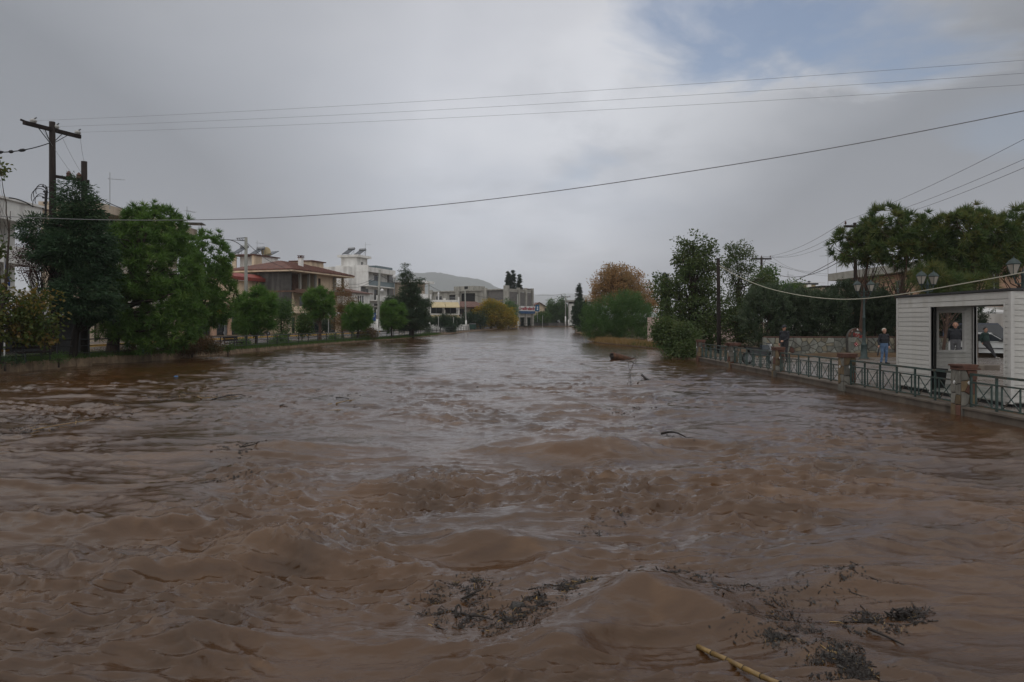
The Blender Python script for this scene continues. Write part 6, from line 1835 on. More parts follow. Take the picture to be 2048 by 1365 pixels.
def signs():
    x, y = gx(444, 70), 70.0; z = ground_z(x, y)
    t = thing('road_sign', 'square orange yellow sign on a grey post by the second pine', 'sign', (x, y, z), R(10))
    MB().tube([(.25, .05, -.1), (.25, .05, 2.9)], .045, 8).build('post', M['grey_metal'], t)
    MB().box(-.45, .25, -.02, .0, 2.1, 2.85).build('board', pmat('sign_orange', (.62, .27, .015), (.55, .24, .015), 3, .5), t)
    b = MB()
    for k in range(9):
        a = math.pi * k / 8; b.box(-.12 - .2 * math.cos(a), -.07 - .2 * math.cos(a), -.03, -.021, 2.62 - .2 * math.sin(a), 2.67 - .2 * math.sin(a))
    b.box(-.14, -.05, -.03, -.022, 2.44, 2.70); b.build('symbol', M['dark_metal'], t)
    x, y = gx(452, 84), 84.0; z = ground_z(x, y)
    t = thing('road_sign', 'round white traffic sign with a small square plate on a thin post', 'sign', (x, y, z), R(5))
    MB().tube([(0, .05, -.1), (0, .05, 2.7)], .035, 6).build('post', M['grey_metal'], t)
    d = MB().tube([(.28, 0, 2.3), (.28, .02, 2.3)], .30, 18).build('disc', M['white_metal'], t)
    MB().box(.25, .31, -.012, -.003, 2.14, 2.46).build('symbol', M['dark_metal'], t)
    MB().box(-.42, -.14, .0, .02, 2.1, 2.4).build('plate', M['white_metal'], t)
    x, y = gx(746, 105), 105.0; z = ground_z(x, y)
    t = thing('road_sign', 'blue parking sign behind the white footed pole', 'sign', (x, y, z), R(5))
    MB().tube([(0, .05, -.1), (0, .05, 3.0)], .04, 6).build('post', M['grey_metal'], t)
    MB().box(-.4, .4, -.02, .03, 1.7, 2.9).build('board', pmat('sign_blue_p', (.02, .06, .25), (.015, .05, .2), 3, .5), t)
    m = MB().box(-.2, -.1, -.03, -.021, 1.9, 2.7).box(-.1, .18, -.03, -.021, 2.62, 2.7).box(-.1, .18, -.03, -.021, 2.3, 2.38).box(.14, .22, -.03, -.021, 2.38, 2.62); m.build('lettering', M['white_metal'], t)
    for px, y, h, lab in ((578, 96, 3.0, 'thin white pipe post in front of the cream ground floor, far street'), (657, 86, 2.0, 'thin white post behind the railing by the tall street pine'), (611, 80, 2.6, 'pale post among the low fig leaves on the far bank'),
                          (877, 128, 2.6, 'white post before the yard wall of the awning house, left one'), (907, 135, 2.6, 'white post before the yard wall of the awning house, right one'), (922, 142, 3.2, 'pale bent post beside the clipped dark shrub'),
                          (1085, 206, 3.2, 'thin pale post in the water at the far shore')):
        x = gx(px, y); t = thing('post', lab, 'post', (x, y, ground_z(x, y) if px < 1000 else .9), 0, 'thin posts along the far bank')
        MB().tube([(0, 0, -.3), (0, 0, h)], .05, 8).build('shaft', M['pale_plastic'], t)
        MB().lathe([(.065, h + .0), (.07, h + .03), (.02, h + .07)], (0, 0, 0), 8).build('top', M['grey_metal'], t)
    for px, y, zt, lab in ((789, 122, 9.6, 'slim street lamp with a white globe in front of the white modern block'), ):
        x = gx(px, y); z = ground_z(x, y); t = thing('street_lamp', lab, 'street lamp', (x, y, z), 0)
        MB().tube([(0, 0, 0), (0, 0, zt - z)], [.09, .05], 8).build('post', M['grey_metal'], t)
        MB().lathe([(.05, -.2), (.26, .0), (.32, .25), (.26, .5), (.05, .62)], (0, 0, zt - z), 10).build('globe', M['white_metal'], t, True)
    x, y = gx(757, 84.6), 84.6
    t = thing('street_lamp', 'white ball lamp bracketed on the white footed pole', 'street lamp', (x + .2, y - .2, 5.9), 0)
    MB().lathe([(.03, -.22), (.16, -.14), (.22, 0), (.16, .14), (.03, .22)], (.25, 0, 0), 10).build('globe', M['white_metal'], t, True); MB().bar((-.1, .1, .1), (.2, 0, .15), .04, .04).build('bracket', M['dark_metal'], t)
    # waste container by the yellow tree
    x, y = gx(945, 146), 146.0; z = ground_z(x, y)
    t = thing('waste_container', 'green wheeled waste container beside the yellow tree', 'waste container', (x, y, z + .1), R(8))
    MB().hexa([(-.55, -.4, .15), (.55, -.4, .15), (.55, .4, .15), (-.55, .4, .15), (-.68, -.5, 1.1), (.68, -.5, 1.1), (.68, .5, 1.1), (-.68, .5, 1.1)]).build('body', pmat('bin_green', (.02, .07, .05), (.015, .055, .04), 3, .5), t)
    MB().hexa([(-.72, -.54, 1.101), (.72, -.54, 1.101), (.72, .54, 1.101), (-.72, .54, 1.101), (-.66, -.3, 1.32), (.66, -.3, 1.32), (.66, .5, 1.32), (-.66, .5, 1.32)]).build('lid', M['dark_metal'], t)
    for sx in (-.45, .45): MB().tube([(sx - .04, -.2, .08), (sx + .04, -.2, .08)], .09, 8).build('wheel', M['tyre'], t)
    # flag
    x, y = gx(9, 33.5), 33.5; z0 = ground_z(x, y)
    f = thing('flag', 'blue and white striped flag hanging furled from its pole at the left edge', 'flag', (x, y, z0), 0)
    MB().tube([(0, 0, 0), (0, 0, 5.4 - z0)], [.035, .025], 8).build('pole', M['white_metal'], f)
    fb = pmat('flag_blue', (.03, .09, .30), (.025, .07, .24), 4, .8); fw = M['white_metal']
    n = 9
    for k in range(n):
        a0, a1 = k / n, (k + 1) / n
        def col(u): return .02 + .22 * u
        pts = []
        rows = 10
        b = MB()
        for i in range(rows + 1):
            v = i / rows; zz = 5.3 - z0 - 1.35 * v
            for u in (a0, a1):
                wd = (.05 + .25 * v) if v < .8 else .25
                xx = .03 + wd * u; yy = .05 * math.sin(u * 14 + v * 3) - .02
                b.v.append((xx, yy, zz - .10 * u))
        for i in range(rows): b.f.append((2 * i, 2 * i + 1, 2 * i + 3, 2 * i + 2))
        m0 = len(b.v); b.v += [(x_, y_ + .012, z_) for x_, y_, z_ in b.v[:m0]]; b.f += [tuple(m0 + q for q in reversed(g)) for g in b.f[:]]
        b.build('stripe', fb if k % 2 == 0 else fw, f, True)
    # small blue litter
    o = MB().hexa([(-.2, -.12, 0), (.2, -.15, 0), (.18, .1, 0), (-.16, .14, 0), (-.14, -.08, .2), (.12, -.1, .26), (.1, .06, .22), (-.1, .08, .24)]).build('plastic_bag', pmat('bag_blue', (.03, .15, .34), (.02, .1, .25), 6, .5))
    x, y = gx(299, 41.5), 41.5; o.location = (float(lbx(y)) - .6, y, float(zl(y)) + .02); tag(o, 'small bright blue plastic bag on the kerb below the big pine', 'bag')
    # shop front bits seen under the trees at the left
    t = thing('fabric_canopy', 'grey scalloped cafe canopy between the trunks at the left', 'canopy', (-27.6, 40, 0), 0)
    MB().hexa([(-3, 0, 2.5), (2.6, 0, 2.5), (2.6, 3, 3.0), (-3, 3, 3.0), (-3, 0, 2.56), (2.6, 0, 2.56), (2.6, 3, 3.08), (-3, 3, 3.08)]).build('roof', M['grey_wall'], t)
    for k in range(10): MB().prism([(0, 0), (.54, 0), (.54, -.16), (.40, -.26), (.27, -.16), (.14, -.26), (0, -.16)][::-1], lambda a, b, k=k: (-3 + .56 * k + a, -.02, 2.5 + b), lambda a, b, k=k: (-3 + .56 * k + a, .0, 2.5 + b)).build('valance', M['grey_wall'], t)
    for sx in (-2.8, 2.4): MB().box(sx, sx + .07, .05, .12, .4, 2.5).build('post', M['white_metal'], t)
    MB().box(-2.9, 2.5, 3.0, 3.1, .4, 2.9).build('back_screen', M['dark_metal'], t)


signs()

# ------------------------------------------------------------------ vegetation
LEAF = {}
M['bark_dark'] = pmat('bark_dark', (.028, .022, .018), (.013, .011, .009), 5, .95, .8, 16, stretch=(2, 2, .5))
LEAF['pine'] = leafmat('needles_pine', [(.034,.073,.016),(.065,.134,.025),(.101,.185,.034),(.140,.202,.036)], .6, .22, .45, .9)
LEAF['stone_pine'] = leafmat('needles_stone_pine', [(.025,.047,.015),(.043,.078,.020),(.067,.103,.025),(.123,.123,.027),(.112,.078,.027)], .6, .2, .55, .9)
LEAF['street_pine'] = leafmat('needles_street_pine', [(.041,.098,.018),(.071,.155,.025),(.103,.190,.034),(.144,.207,.040)], .6, .25, .5, 1.0)
LEAF['cedar'] = leafmat('needles_cedar', [(.018, .040, .020), (.027, .061, .027), (.040, .081, .034), (.068, .085, .034)], .65, .15, .5, .8)
LEAF['conifer'] = leafmat('needles_conifer', [(.024, .043, .024), (.037, .067, .034), (.058, .088, .043), (.084, .084, .037)], .65, .15, .5, .8)
LEAF['cypress'] = leafmat('needles_cypress', [(.014, .028, .015), (.022, .042, .022), (.034, .053, .028)], .7, .1, .4, 1.2)
LEAF['walnut'] = leafmat('leaves_walnut', [(.035,.058,.02),(.06,.095,.028),(.085,.115,.034),(.12,.11,.045)], .5, .3, .4, .5)
LEAF['orange'] = leafmat('leaves_orange', [(.26,.15,.06),(.38,.22,.09),(.32,.20,.09),(.22,.15,.06),(.13,.12,.05)], .55, .35, .45, .5)
LEAF['yellow'] = leafmat('leaves_yellow', [(.07,.10,.02),(.15,.15,.02),(.27,.21,.022),(.36,.24,.025),(.42,.22,.025)], .5, .35, .7, .28)
LEAF['plane'] = leafmat('leaves_plane', [(.03,.06,.016),(.055,.09,.018),(.085,.10,.02),(.19,.12,.025),(.16,.06,.03)], .5, .35, .6, .8)
LEAF['maroon'] = leafmat('leaves_maroon', [(.046, .016, .016), (.072, .023, .023), (.065, .039, .023)], .55, .25, .4, 1)
LEAF['brown'] = leafmat('leaves_brown', [(.060, .026, .014), (.102, .042, .018), (.120, .066, .024), (.066, .060, .022), (.042, .054, .018)], .6, .25, .55, .9)
LEAF['autumn'] = leafmat('leaves_autumn', [(.125, .069, .022), (.188, .094, .025), (.138, .100, .027), (.075, .075, .025)], .6, .3, .5, .8)
LEAF['tamarisk'] = leafmat('leaves_tamarisk', [(.042,.085,.03),(.062,.125,.036),(.085,.155,.042),(.11,.175,.05)], .6, .3, .55, .5)
LEAF['green'] = leafmat('leaves_green', [(.030, .071, .020), (.051, .110, .027), (.076, .144, .034), (.119, .169, .043)], .5, .3, .5, .7)
LEAF['dark'] = leafmat('leaves_dark', [(.013, .032, .014), (.022, .049, .019), (.032, .065, .024)], .5, .2, .5, .7)
LEAF['olive'] = leafmat('leaves_olive', [(.035,.057,.031),(.053,.083,.043),(.083,.112,.062),(.138,.169,.106)], .5, .2, .5, .6)
LEAF['fig'] = leafmat('leaves_fig', [(.036, .084, .017), (.066, .120, .022), (.108, .138, .024)], .5, .3, .5, .8)
LEAF['grass'] = leafmat('grass_blades', [(.044, .088, .018), (.066, .110, .022), (.110, .121, .033)], .6, .3, .5, .4)
LEAF['dry'] = leafmat('dry_grass_blades', [(.220, .140, .050), (.280, .190, .080), (.140, .110, .040)], .6, .3, .5, .4)


def rdirs(rg, n, up=0.0):
    d = rg.normal(size=(n, 3)); d[:, 2] += up
    return d / np.linalg.norm(d, axis=1, keepdims=True)


def perp(d, rg):
    r = rg.normal(size=d.shape); w = np.cross(d, r)
    return w / np.maximum(np.linalg.norm(w, axis=1, keepdims=True), 1e-6)


def leaf_quads(base, d, ln, wd, rg):
    """Folded rhombic leaves."""
    w = perp(d, rg) * wd[:, None] * .5
    nrm = np.cross(d, w); nrm /= np.maximum(np.linalg.norm(nrm, axis=1, keepdims=True), 1e-6)
    mid = base + d * (ln * .5)[:, None]
    tip = base + d * ln[:, None] - nrm * (ln * .12)[:, None]
    V = np.stack([base, mid + w + nrm * (wd * .12)[:, None], tip, mid - w + nrm * (wd * .12)[:, None]], 1).reshape(-1, 3)
    Q = np.arange(len(V)).reshape(-1, 4)
    return V, Q


def needle_tris(base, d, ln, wd, rg):
    w = perp(d, rg) * wd[:, None] * .5
    V = np.stack([base - w, base + w, base + d * ln[:, None]], 1).reshape(-1, 3)
    return V, np.arange(len(V)).reshape(-1, 3)


def crown_points(rg, ells, n, shell=.45, stray=.24):
    """Clump centres in a union of ellipsoids, more of them near the surface, with the outside direction."""
    ells = np.asarray(ells, float)
    vol = ells[:, 3] * ells[:, 4] * ells[:, 5]
    k = rg.choice(len(ells), n, p=vol ** .75 / (vol ** .75).sum())
    d = rdirs(rg, n)
    r = shell + (1 - shell) * rg.random(n) ** .55
    r = np.where(rg.random(n) < .16, r * (1 + stray * rg.random(n)), r)          # stray shoots beyond the outline
    c = ells[k, :3] + d * r[:, None] * ells[k, 3:6]
    o = d / ells[k, 3:6]; o /= np.linalg.norm(o, axis=1, keepdims=True)
    return c, o


def limbs(b, root, tops, r0, rg, trunk_top, wob=.12, n=7, lo=.35):
    """Curved tapering limbs from the trunk to clump centres."""
    root, trunk_top = np.asarray(root, float), np.asarray(trunk_top, float)
    for c in tops:
        f = rg.uniform(lo, 1.0)
        s = root + (trunk_top - root) * f
        if s[2] > c[2] - .05: s = root + (trunk_top - root) * max(.12, f * .45)
        m = s + (c - s) * .5 + np.array([0, 0, -.12 * np.linalg.norm(c - s) * rg.uniform(-.6, 1.2)])
        pts = []
        for k in range(n):
            t = k / (n - 1)
            p = (1 - t) ** 2 * s + 2 * t * (1 - t) * m + t * t * c
            if 0 < k < n - 1: p = p + rg.normal(size=3) * wob * .35
            pts.append(tuple(p))
        rr = r0 * rg.uniform(.28, .5)
        b.tube(pts, [rr * (1 - .82 * k / (n - 1)) for k in range(n)], 5, False)


def tree(name, label, cat, base, ells, n, style, mat_, bark='bark', r0=.12, lean=(0, 0), clump=.3, per=40, ln=.12, wd=.05, up=.35, seed=1, nl=14, top_f=.75, shell=.45, group=None, extra_twigs=0, trunk=True, crown_name='crown', z0=None, droop=0.0, lo=.35):
    """base (x, y); ells: ellipsoids (dx, dy, z, rx, ry, rz) with absolute z."""
    rg = np.random.default_rng(seed)
    x, y = base
    zb = ground_z(x, y) if z0 is None else z0
    t = thing(name, label, cat, (x, y, zb), 0, group)
    E = np.asarray(ells, float).copy(); E[:, 2] -= zb
    C, O = crown_points(rg, E, n, shell, .10 if mat_ == 'stone_pine' else .22)
    keep = C[:, 2] > .1
    if style != 'feather':
        for _ in range(9):                           # holes where branches have died or never grew
            kk = rg.integers(len(E)); dd = rdirs(rg, 1)[0]
            hc = E[kk, :3] + dd * E[kk, 3:6] * .92; hr = .34 * E[kk, 3:6].mean()
            keep &= np.linalg.norm((C - hc) * [1, 1, 1.25], axis=1) > hr
    C = C[keep]; O = O[keep]; n = len(C)
    ztop = (E[:, 2] + E[:, 5]).max()
    if trunk:
        b = MB()
        cen = (E[:, :3] * (E[:, 3] * E[:, 4] * E[:, 5])[:, None]).sum(0) / (E[:, 3] * E[:, 4] * E[:, 5]).sum()
        tt = np.array([cen[0] * .8 + lean[0], cen[1] * .8 + lean[1], ztop * top_f])
        pts = [np.array([0, 0, -.3]), np.array([0, 0, 0]), tt * np.array([.12, .12, .22]) + rg.normal(size=3) * [.04, .04, 0], tt * np.array([.45, .45, .5]) + rg.normal(size=3) * [.08, .08, 0], tt * np.array([.8, .8, .78]) + rg.normal(size=3) * [.08, .08, 0], tt]
        b.tube([tuple(p) for p in pts], [r0 * 1.35, r0 * 1.2, r0, r0 * .75, r0 * .45, r0 * .12], 9, True)
        pick = rg.choice(n, min(nl, n), replace=False)
        limbs(b, (0, 0, 0), C[pick], r0, rg, tt, lo=lo)
        if extra_twigs:
            pick = rg.choice(n, min(extra_twigs, n), replace=False)
            limbs(b, (cen[0] * .6, cen[1] * .6, max(.3, cen[2] * .4)), C[pick], r0 * .32, rg, tt * .95, .2)
        b.build('trunk', M[bark], t, True)
    if style == 'needle':                # tufts of long needles round each twig end
        k = n * per
        ci = np.repeat(np.arange(n), per)
        d = rdirs(rg, k, 0) + O[ci] * .55; d[:, 2] += up; d /= np.linalg.norm(d, axis=1, keepdims=True)
        sz = clump * rg.uniform(.7, 1.25, n)
        base_ = C[ci] + d * (sz[ci] * rg.uniform(.0, .35, k))[:, None]
        V, Q = needle_tris(base_, d, sz[ci] * rg.uniform(.7, 1.05, k), np.full(k, wd), rg)
    elif style == 'spray':               # flat drooping conifer sprays, short scales along small fans
        k = n * per
        ci = np.repeat(np.arange(n), per)
        ax = O.copy(); ax[:, 2] = ax[:, 2] * .4 - droop; ax /= np.linalg.norm(ax, axis=1, keepdims=True)
        d = ax[ci] + rdirs(rg, k) * .55; d /= np.linalg.norm(d, axis=1, keepdims=True)
        off = rg.normal(size=(k, 3)) * np.array([1, 1, .45]) * clump * .45
        V, Q = leaf_quads(C[ci] + off, d, ln * rg.uniform(.6, 1.3, k), wd * rg.uniform(.7, 1.2, k), rg)
    elif style == 'feather':             # fine upright feathery shoots
        k = n * per
        ci = np.repeat(np.arange(n), per)
        ax = O * .5; ax[:, 2] += up; ax += rg.normal(size=ax.shape) * .25; ax /= np.linalg.norm(ax, axis=1, keepdims=True)
        s = rg.random(k)
        d = ax[ci] + rdirs(rg, k) * .7; d /= np.linalg.norm(d, axis=1, keepdims=True)
        off = ax[ci] * (s * clump)[:, None] + rg.normal(size=(k, 3)) * clump * .16
        V, Q = leaf_quads(C[ci] + off, d, ln * rg.uniform(.6, 1.3, k), wd * rg.uniform(.7, 1.2, k), rg)
    else:                                # broad leaves
        k = n * per
        ci = np.repeat(np.arange(n), per)
        off = rg.normal(size=(k, 3)) * clump * np.array([.55, .55, .42])
        d = off / np.maximum(np.linalg.norm(off, axis=1, keepdims=True), 1e-6) * .7 + rdirs(rg, k) * .6 + O[ci] * .3; d[:, 2] -= .25
        d /= np.linalg.norm(d, axis=1, keepdims=True)
        V, Q = leaf_quads(C[ci] + off, d, ln * rg.uniform(.6, 1.25, k), wd * rg.uniform(.7, 1.2, k), rg)
    me = fast_mesh(crown_name, V, Q); me.materials.append(LEAF[mat_])
    tone = np.clip(rg.normal(.5, .30, n), 0, 1)
    ta = me.attributes.new('tuft', 'FLOAT', 'POINT'); ta.data.foreach_set('value', np.repeat(tone[ci], Q.shape[1]).astype(np.float32))
    link(crown_name, me, t)
    return t


def E(px0, px1, py0, py1, y, base, ry=None, dy=0.0):
    """An ellipsoid filling the box px0..px1, py0..py1 at depth y, relative in plan to base."""
    a, b = at(px0, py0, y + dy), at(px1, py1, y + dy)
    rx = abs(b.x - a.x) / 2
    return ((a.x + b.x) / 2 - base[0], y + dy - base[1], (a.z + b.z) / 2, rx, ry or rx * .95, abs(a.z - b.z) / 2)


def plant_trees():
    # --- left bank, near
    b = (gx(222, 39), 39.0)
    tree('pine_tree', 'large bushy bright green pine leaning over the far bank, biggest tree at the left', 'pine tree', b,
         [E(205, 400, 420, 700, 40, b, 2.6), E(185, 330, 440, 600, 39.5, b, 2.2), E(250, 402, 560, 705, 40, b, 2.2), E(195, 300, 560, 690, 39, b, 1.8), E(230, 370, 408, 520, 40.5, b, 2.0)],
         1500, 'needle', 'pine', 'bark', .26, clump=.36, per=40, wd=.052, up=.35, seed=11, nl=40, shell=.55)
    b = (gx(398, 47.5), 47.5)
    tree('pine_tree', 'second bright green pine, directly right of the largest one, above the brown bush', 'pine tree', b,
         [E(365, 460, 462, 600, 48, b, 2.2), E(370, 474, 540, 655, 48, b, 2.0), E(360, 440, 560, 672, 47.5, b, 1.8)],
         640, 'needle', 'pine', 'bark', .2, clump=.38, per=38, wd=.058, up=.4, seed=12, nl=26, shell=.5)
    b = (gx(108, 35), 35.0)
    tree('cedar_tree', 'dark tall cedar round the power pole at the left, darker than the pines', 'cedar tree', b,
         [E(120, 180, 352, 470, 35.4, b, .7), E(95, 215, 425, 560, 35.4, b, 1.6), E(55, 190, 470, 540, 35.1, b, 1.4), E(40, 120, 432, 490, 35.0, b, .9), E(110, 215, 540, 640, 35.0, b, 1.5), E(130, 205, 390, 480, 35.2, b, 1.0)],
         1000, 'spray', 'cedar', 'bark_dark', .15, clump=.40, per=40, ln=.20, wd=.055, seed=13, nl=50, shell=.35, droop=.15)
    b = (gx(146, 36), 36.0)
    tree('cedar_tree', 'dark leaning trunk with thin foliage between the cedar and the largest pine', 'cedar tree', b,
         [E(140, 240, 560, 650, 36, b, 1.2), E(165, 230, 480, 600, 36.2, b, 1.0)], 300, 'spray', 'cedar', 'bark_dark', .17, clump=.36, per=40, ln=.18, wd=.05, seed=14, nl=20, shell=.3, top_f=.9, droop=.1)
    b = (gx(88, 35), 35.0)
    tree('plum_tree', 'thin maroon leaved plum tree beside the flag at the left', 'plum tree', b,
         [E(30, 118, 478, 560, 35, b, 1.0)], 90, 'leaf', 'maroon', 'bark', .08, clump=.32, per=34, ln=.09, wd=.05, seed=15, nl=24, shell=.2, extra_twigs=16)
    b = (gx(-4, 31.5), 31.5)
    tree('plane_tree', 'yellowing plane tree at the left edge with green, gold and russet leaves', 'plane tree', b,
         [E(-40, 70, 555, 690, 31.5, b, 1.3), E(40, 118, 575, 690, 31.8, b, .9), E(-60, 20, 462, 520, 32, b, .8), E(-30, 5, 325, 350, 32, b, .3)], 140, 'leaf', 'plane', 'bark', .09, clump=.34, per=36, ln=.17, wd=.13, seed=16, nl=26, shell=.25, extra_twigs=20)
    b = (gx(20, 34.5), 34.5)
    # bushes along the kerb
    def bush(name, lab, px0, px1, py0, py1, y, mat_, seed, n=160, per=46, ln=.10, wd=.05, clump=.26, style='leaf', z0=None, grp=None, up=.4, ry=None, shell=.3):
        bb = (gx((px0 + px1) / 2, y), y)
        zz = z0 if z0 is not None else max(ground_z(*bb), CH - (py1 - HY) * y / F - .1)
        return tree(name, lab, 'bush', bb, [E(px0, px1, py0, py1 + 4, y, bb, ry)], n, style, mat_, 'bark', .035, clump=clump, per=per, ln=ln, wd=wd, seed=seed, nl=12, shell=shell, crown_name='foliage', group=grp, z0=zz, up=up)
    bush('bush', 'dark green bush hanging over the kerb at the left edge', -30, 50, 718, 752, 30.8, 'dark', 21, 150, 60)
    bush('bush', 'low dark bush on the kerb below the cedar', 75, 160, 714, 738, 33.2, 'green', 22, 130, 60, .09, .035)
    bush('bush', 'wide russet brown bush spilling over the kerb below the second pine', 328, 440, 672, 716, 44.2, 'brown', 23, 420, 46, .10, .05, .25, ry=1.2)
    bush('bush', 'thin brownish bush right of the dark kerb bush, below the largest pine', 170, 330, 690, 724, 40, 'brown', 24, 120, 30, .08, .04, .22, ry=.7)
    bush('bush', 'dark red leaved shrub at the foot of the white footed pole', 715, 755, 655, 686, 82, 'brown', 25, 150, 40, .12, .06, .3)
    bush('bush', 'low green weeds growing on the kerb right of the brown bush', 446, 466, 690, 712, 48, 'fig', 26, 40, 40, .1, .05, .2)
    bush('bush', 'clipped round dark shrub before the awning house wall', 892, 914, 645, 664, 124, 'dark', 27, 120, 40, .18, .08, .35)
    bush('bush', 'small grey green shrub in front of the yard wall left of the awning house', 848, 862, 652, 668, 116, 'olive', 28, 60, 36, .15, .05, .3)
    bush('bush', 'low green undergrowth at the railing foot below the small leafy tree', 540, 580, 672, 694, 63.5, 'green', 111, 70, 40, .12, .06, .28)
    bush('bush', 'low green undergrowth at the railing foot right of the two tiered pine', 650, 690, 670, 688, 76, 'green', 112, 70, 40, .14, .07, .3)
    bush('bush', 'wispy grass green bush at the railing foot below the wide low pine', 694, 738, 670, 687, 80.5, 'fig', 113, 70, 40, .14, .06, .3)
    bush('bush', 'dark low bush at the railing foot left of the round street pine', 462, 500, 680, 700, 56, 'green', 114, 60, 40, .12, .05, .26)
    # --- street pines and trees along the far railing
    def street(lab, bpx, y, ells, n, seed, mat_='street_pine', style='needle', per=46, ln=.18, wd=.05, clump=.5, up=.55, r0=.10, bark='bark', nl=18, name='pine_tree', cat='pine tree', shell=.4, grp='street pines along the far railing'):
        bb = (gx(bpx, y), y)
        return tree(name, lab, cat, bb, [E(*e, y, bb) for e in ells], n, style, mat_, bark, r0, clump=clump, per=per, ln=ln, wd=wd, up=up, seed=seed, nl=nl, shell=shell, group=grp)
    street('round dense street pine beside the concrete pole, largest of the street pines', 512, 58.5, [(470, 552, 580, 672), (466, 520, 610, 675), (505, 552, 590, 660), (480, 548, 578, 630)], 420, 31)
    street('street pine with two tiers of foliage in front of the unfinished house', 640, 72, [(612, 668, 578, 622), (606, 640, 592, 620), (638, 668, 612, 642), (618, 650, 622, 640)], 230, 32, r0=.16, bark='bark_red', clump=.5)
    street('wide low street pine in front of the open carport', 716, 79, [(690, 744, 606, 660), (684, 720, 625, 662), (712, 744, 622, 660)], 270, 33, r0=.12, clump=.55)
    street('egg shaped street pine between the white footed pole and the conifer', 784, 87, [(758, 812, 606, 664), (762, 806, 604, 640)], 310, 34, clump=.55)
    street('small leafy broadleaf tree right of the round street pine', 562, 67, [(545, 584, 600, 676), (552, 584, 598, 640)], 150, 35, 'green', 'leaf', 46, .14, .08, .4, r0=.06, name='broadleaf_tree', cat='tree', grp=None)
    street('young fig like tree with big yellowish leaves below the two tiered pine', 604, 74, [(592, 622, 632, 672), (598, 612, 618, 645)], 60, 36, 'fig', 'leaf', 36, .22, .14, .4, r0=.05, name='broadleaf_tree', cat='tree', grp=None, shell=.2)
    street('tall narrow rust brown tree between the two tiered pine and the low pine', 684, 84, [(668, 700, 560, 650), (672, 694, 552, 590), (664, 700, 600, 664), (694, 720, 592, 615)], 190, 37, 'autumn', 'leaf', 40, .14, .07, .42, r0=.07, name='broadleaf_tree', cat='tree', grp=None, shell=.2)
    street('small dark tree behind the two tiered pine, before the house wall', 644, 94, [(640, 662, 638, 662)], 60, 38, 'dark', 'leaf', 40, .16, .08, .4, r0=.06, name='broadleaf_tree', cat='tree', grp=None)
    bb = (gx(823, 94), 94.0)
    tree('conifer_tree', 'tall dark conical conifer with ragged layered branches, right of the egg shaped pine', 'conifer', bb,
         [E(803, 822, 527, 580, 94, bb), E(795, 838, 565, 620, 94, bb), E(788, 855, 595, 640, 94, bb), E(785, 862, 620, 662, 94, bb), E(828, 845, 552, 585, 94, bb), E(768, 800, 592, 620, 94, bb), E(840, 862, 598, 612, 94, bb)],
         820, 'spray', 'conifer', 'bark', .3, clump=.55, per=56, ln=.26, wd=.06, seed=39, nl=50, shell=.3, droop=.25)
    bb = (gx(982, 167), 167.0)
    tree('broadleaf_tree', 'broad golden yellow autumn tree in front of the concrete building', 'tree', bb,
         [E(955, 1012, 602, 655, 167, bb), E(985, 1034, 612, 658, 167, bb), E(945, 985, 615, 655, 167, bb), E(965, 1000, 600, 625, 167, bb)], 520, 'leaf', 'yellow', 'bark', .2, clump=.7, per=46, ln=.34, wd=.2, seed=40, nl=26, shell=.35)
    bb = (gx(1018, 180), 180.0)
    tree('broadleaf_tree', 'pale green tree behind the golden tree, against the grey bays', 'tree', bb, [E(1006, 1036, 600, 650, 180, bb)], 130, 'leaf', 'tamarisk', 'bark', .15, clump=.8, per=40, ln=.32, wd=.16, seed=41, nl=14)
    bb = (gx(962, 158), 158.0)
    tree('broadleaf_tree', 'dark small tree in front of the left part of the golden tree', 'tree', bb, [E(955, 970, 622, 652, 158, bb), E(925, 955, 625, 650, 158, bb)], 130, 'leaf', 'dark', 'bark', .12, clump=.6, per=40, ln=.28, wd=.14, seed=42, nl=12)
    bb = (gx(880, 141), 141.0)
    tree('hedge', 'dark leafy hedge trees under the cream awnings', 'hedge', bb, [E(865, 925, 632, 655, 141, bb, 1.2), E(884, 896, 628, 655, 141, bb)], 230, 'leaf', 'dark', 'bark', .1, clump=.5, per=40, ln=.22, wd=.1, seed=43, nl=14, crown_name='foliage')
    # cypresses
    def cypress(lab, px0, px1, py0, py1, y, seed, n=260, zb=1.2):
        bb = (gx((px0 + px1) / 2, y), y); h = (py1 - py0) / 5
        el = [E(px0 + (px1 - px0) * (.5 - .5 * w), px0 + (px1 - px0) * (.5 + .5 * w), py0 + h * a, py0 + h * b2, y, bb) for w, a, b2 in ((.45, 0, 2), (.8, .8, 3.2), (1, 1.8, 5))]
        return tree('cypress_tree', lab, 'cypress', bb, el, n, 'spray', 'cypress', 'bark', .16, clump=.5, per=50, ln=.34, wd=.1, seed=seed, nl=8, shell=.5, group='columnar cypresses', z0=zb, droop=-.8)
    cypress('tall twin tipped cypress behind the concrete building, left one', 1012, 1022, 540, 600, 226, 51)
    cypress('tall cypress right against the twin tipped one behind the concrete building', 1020, 1031, 538, 600, 226, 52)
    cypress('short cypress standing apart behind the right end of the concrete building', 1034, 1043, 549, 600, 224, 53)
    cypress('dark cypress at the river end, left of the orange tree', 1152, 1164, 568, 625, 215, 54)
    cypress('pointed cypress between the orange tree and the walnut tree', 1326, 1336, 548, 640, 120, 55, 220, .8)
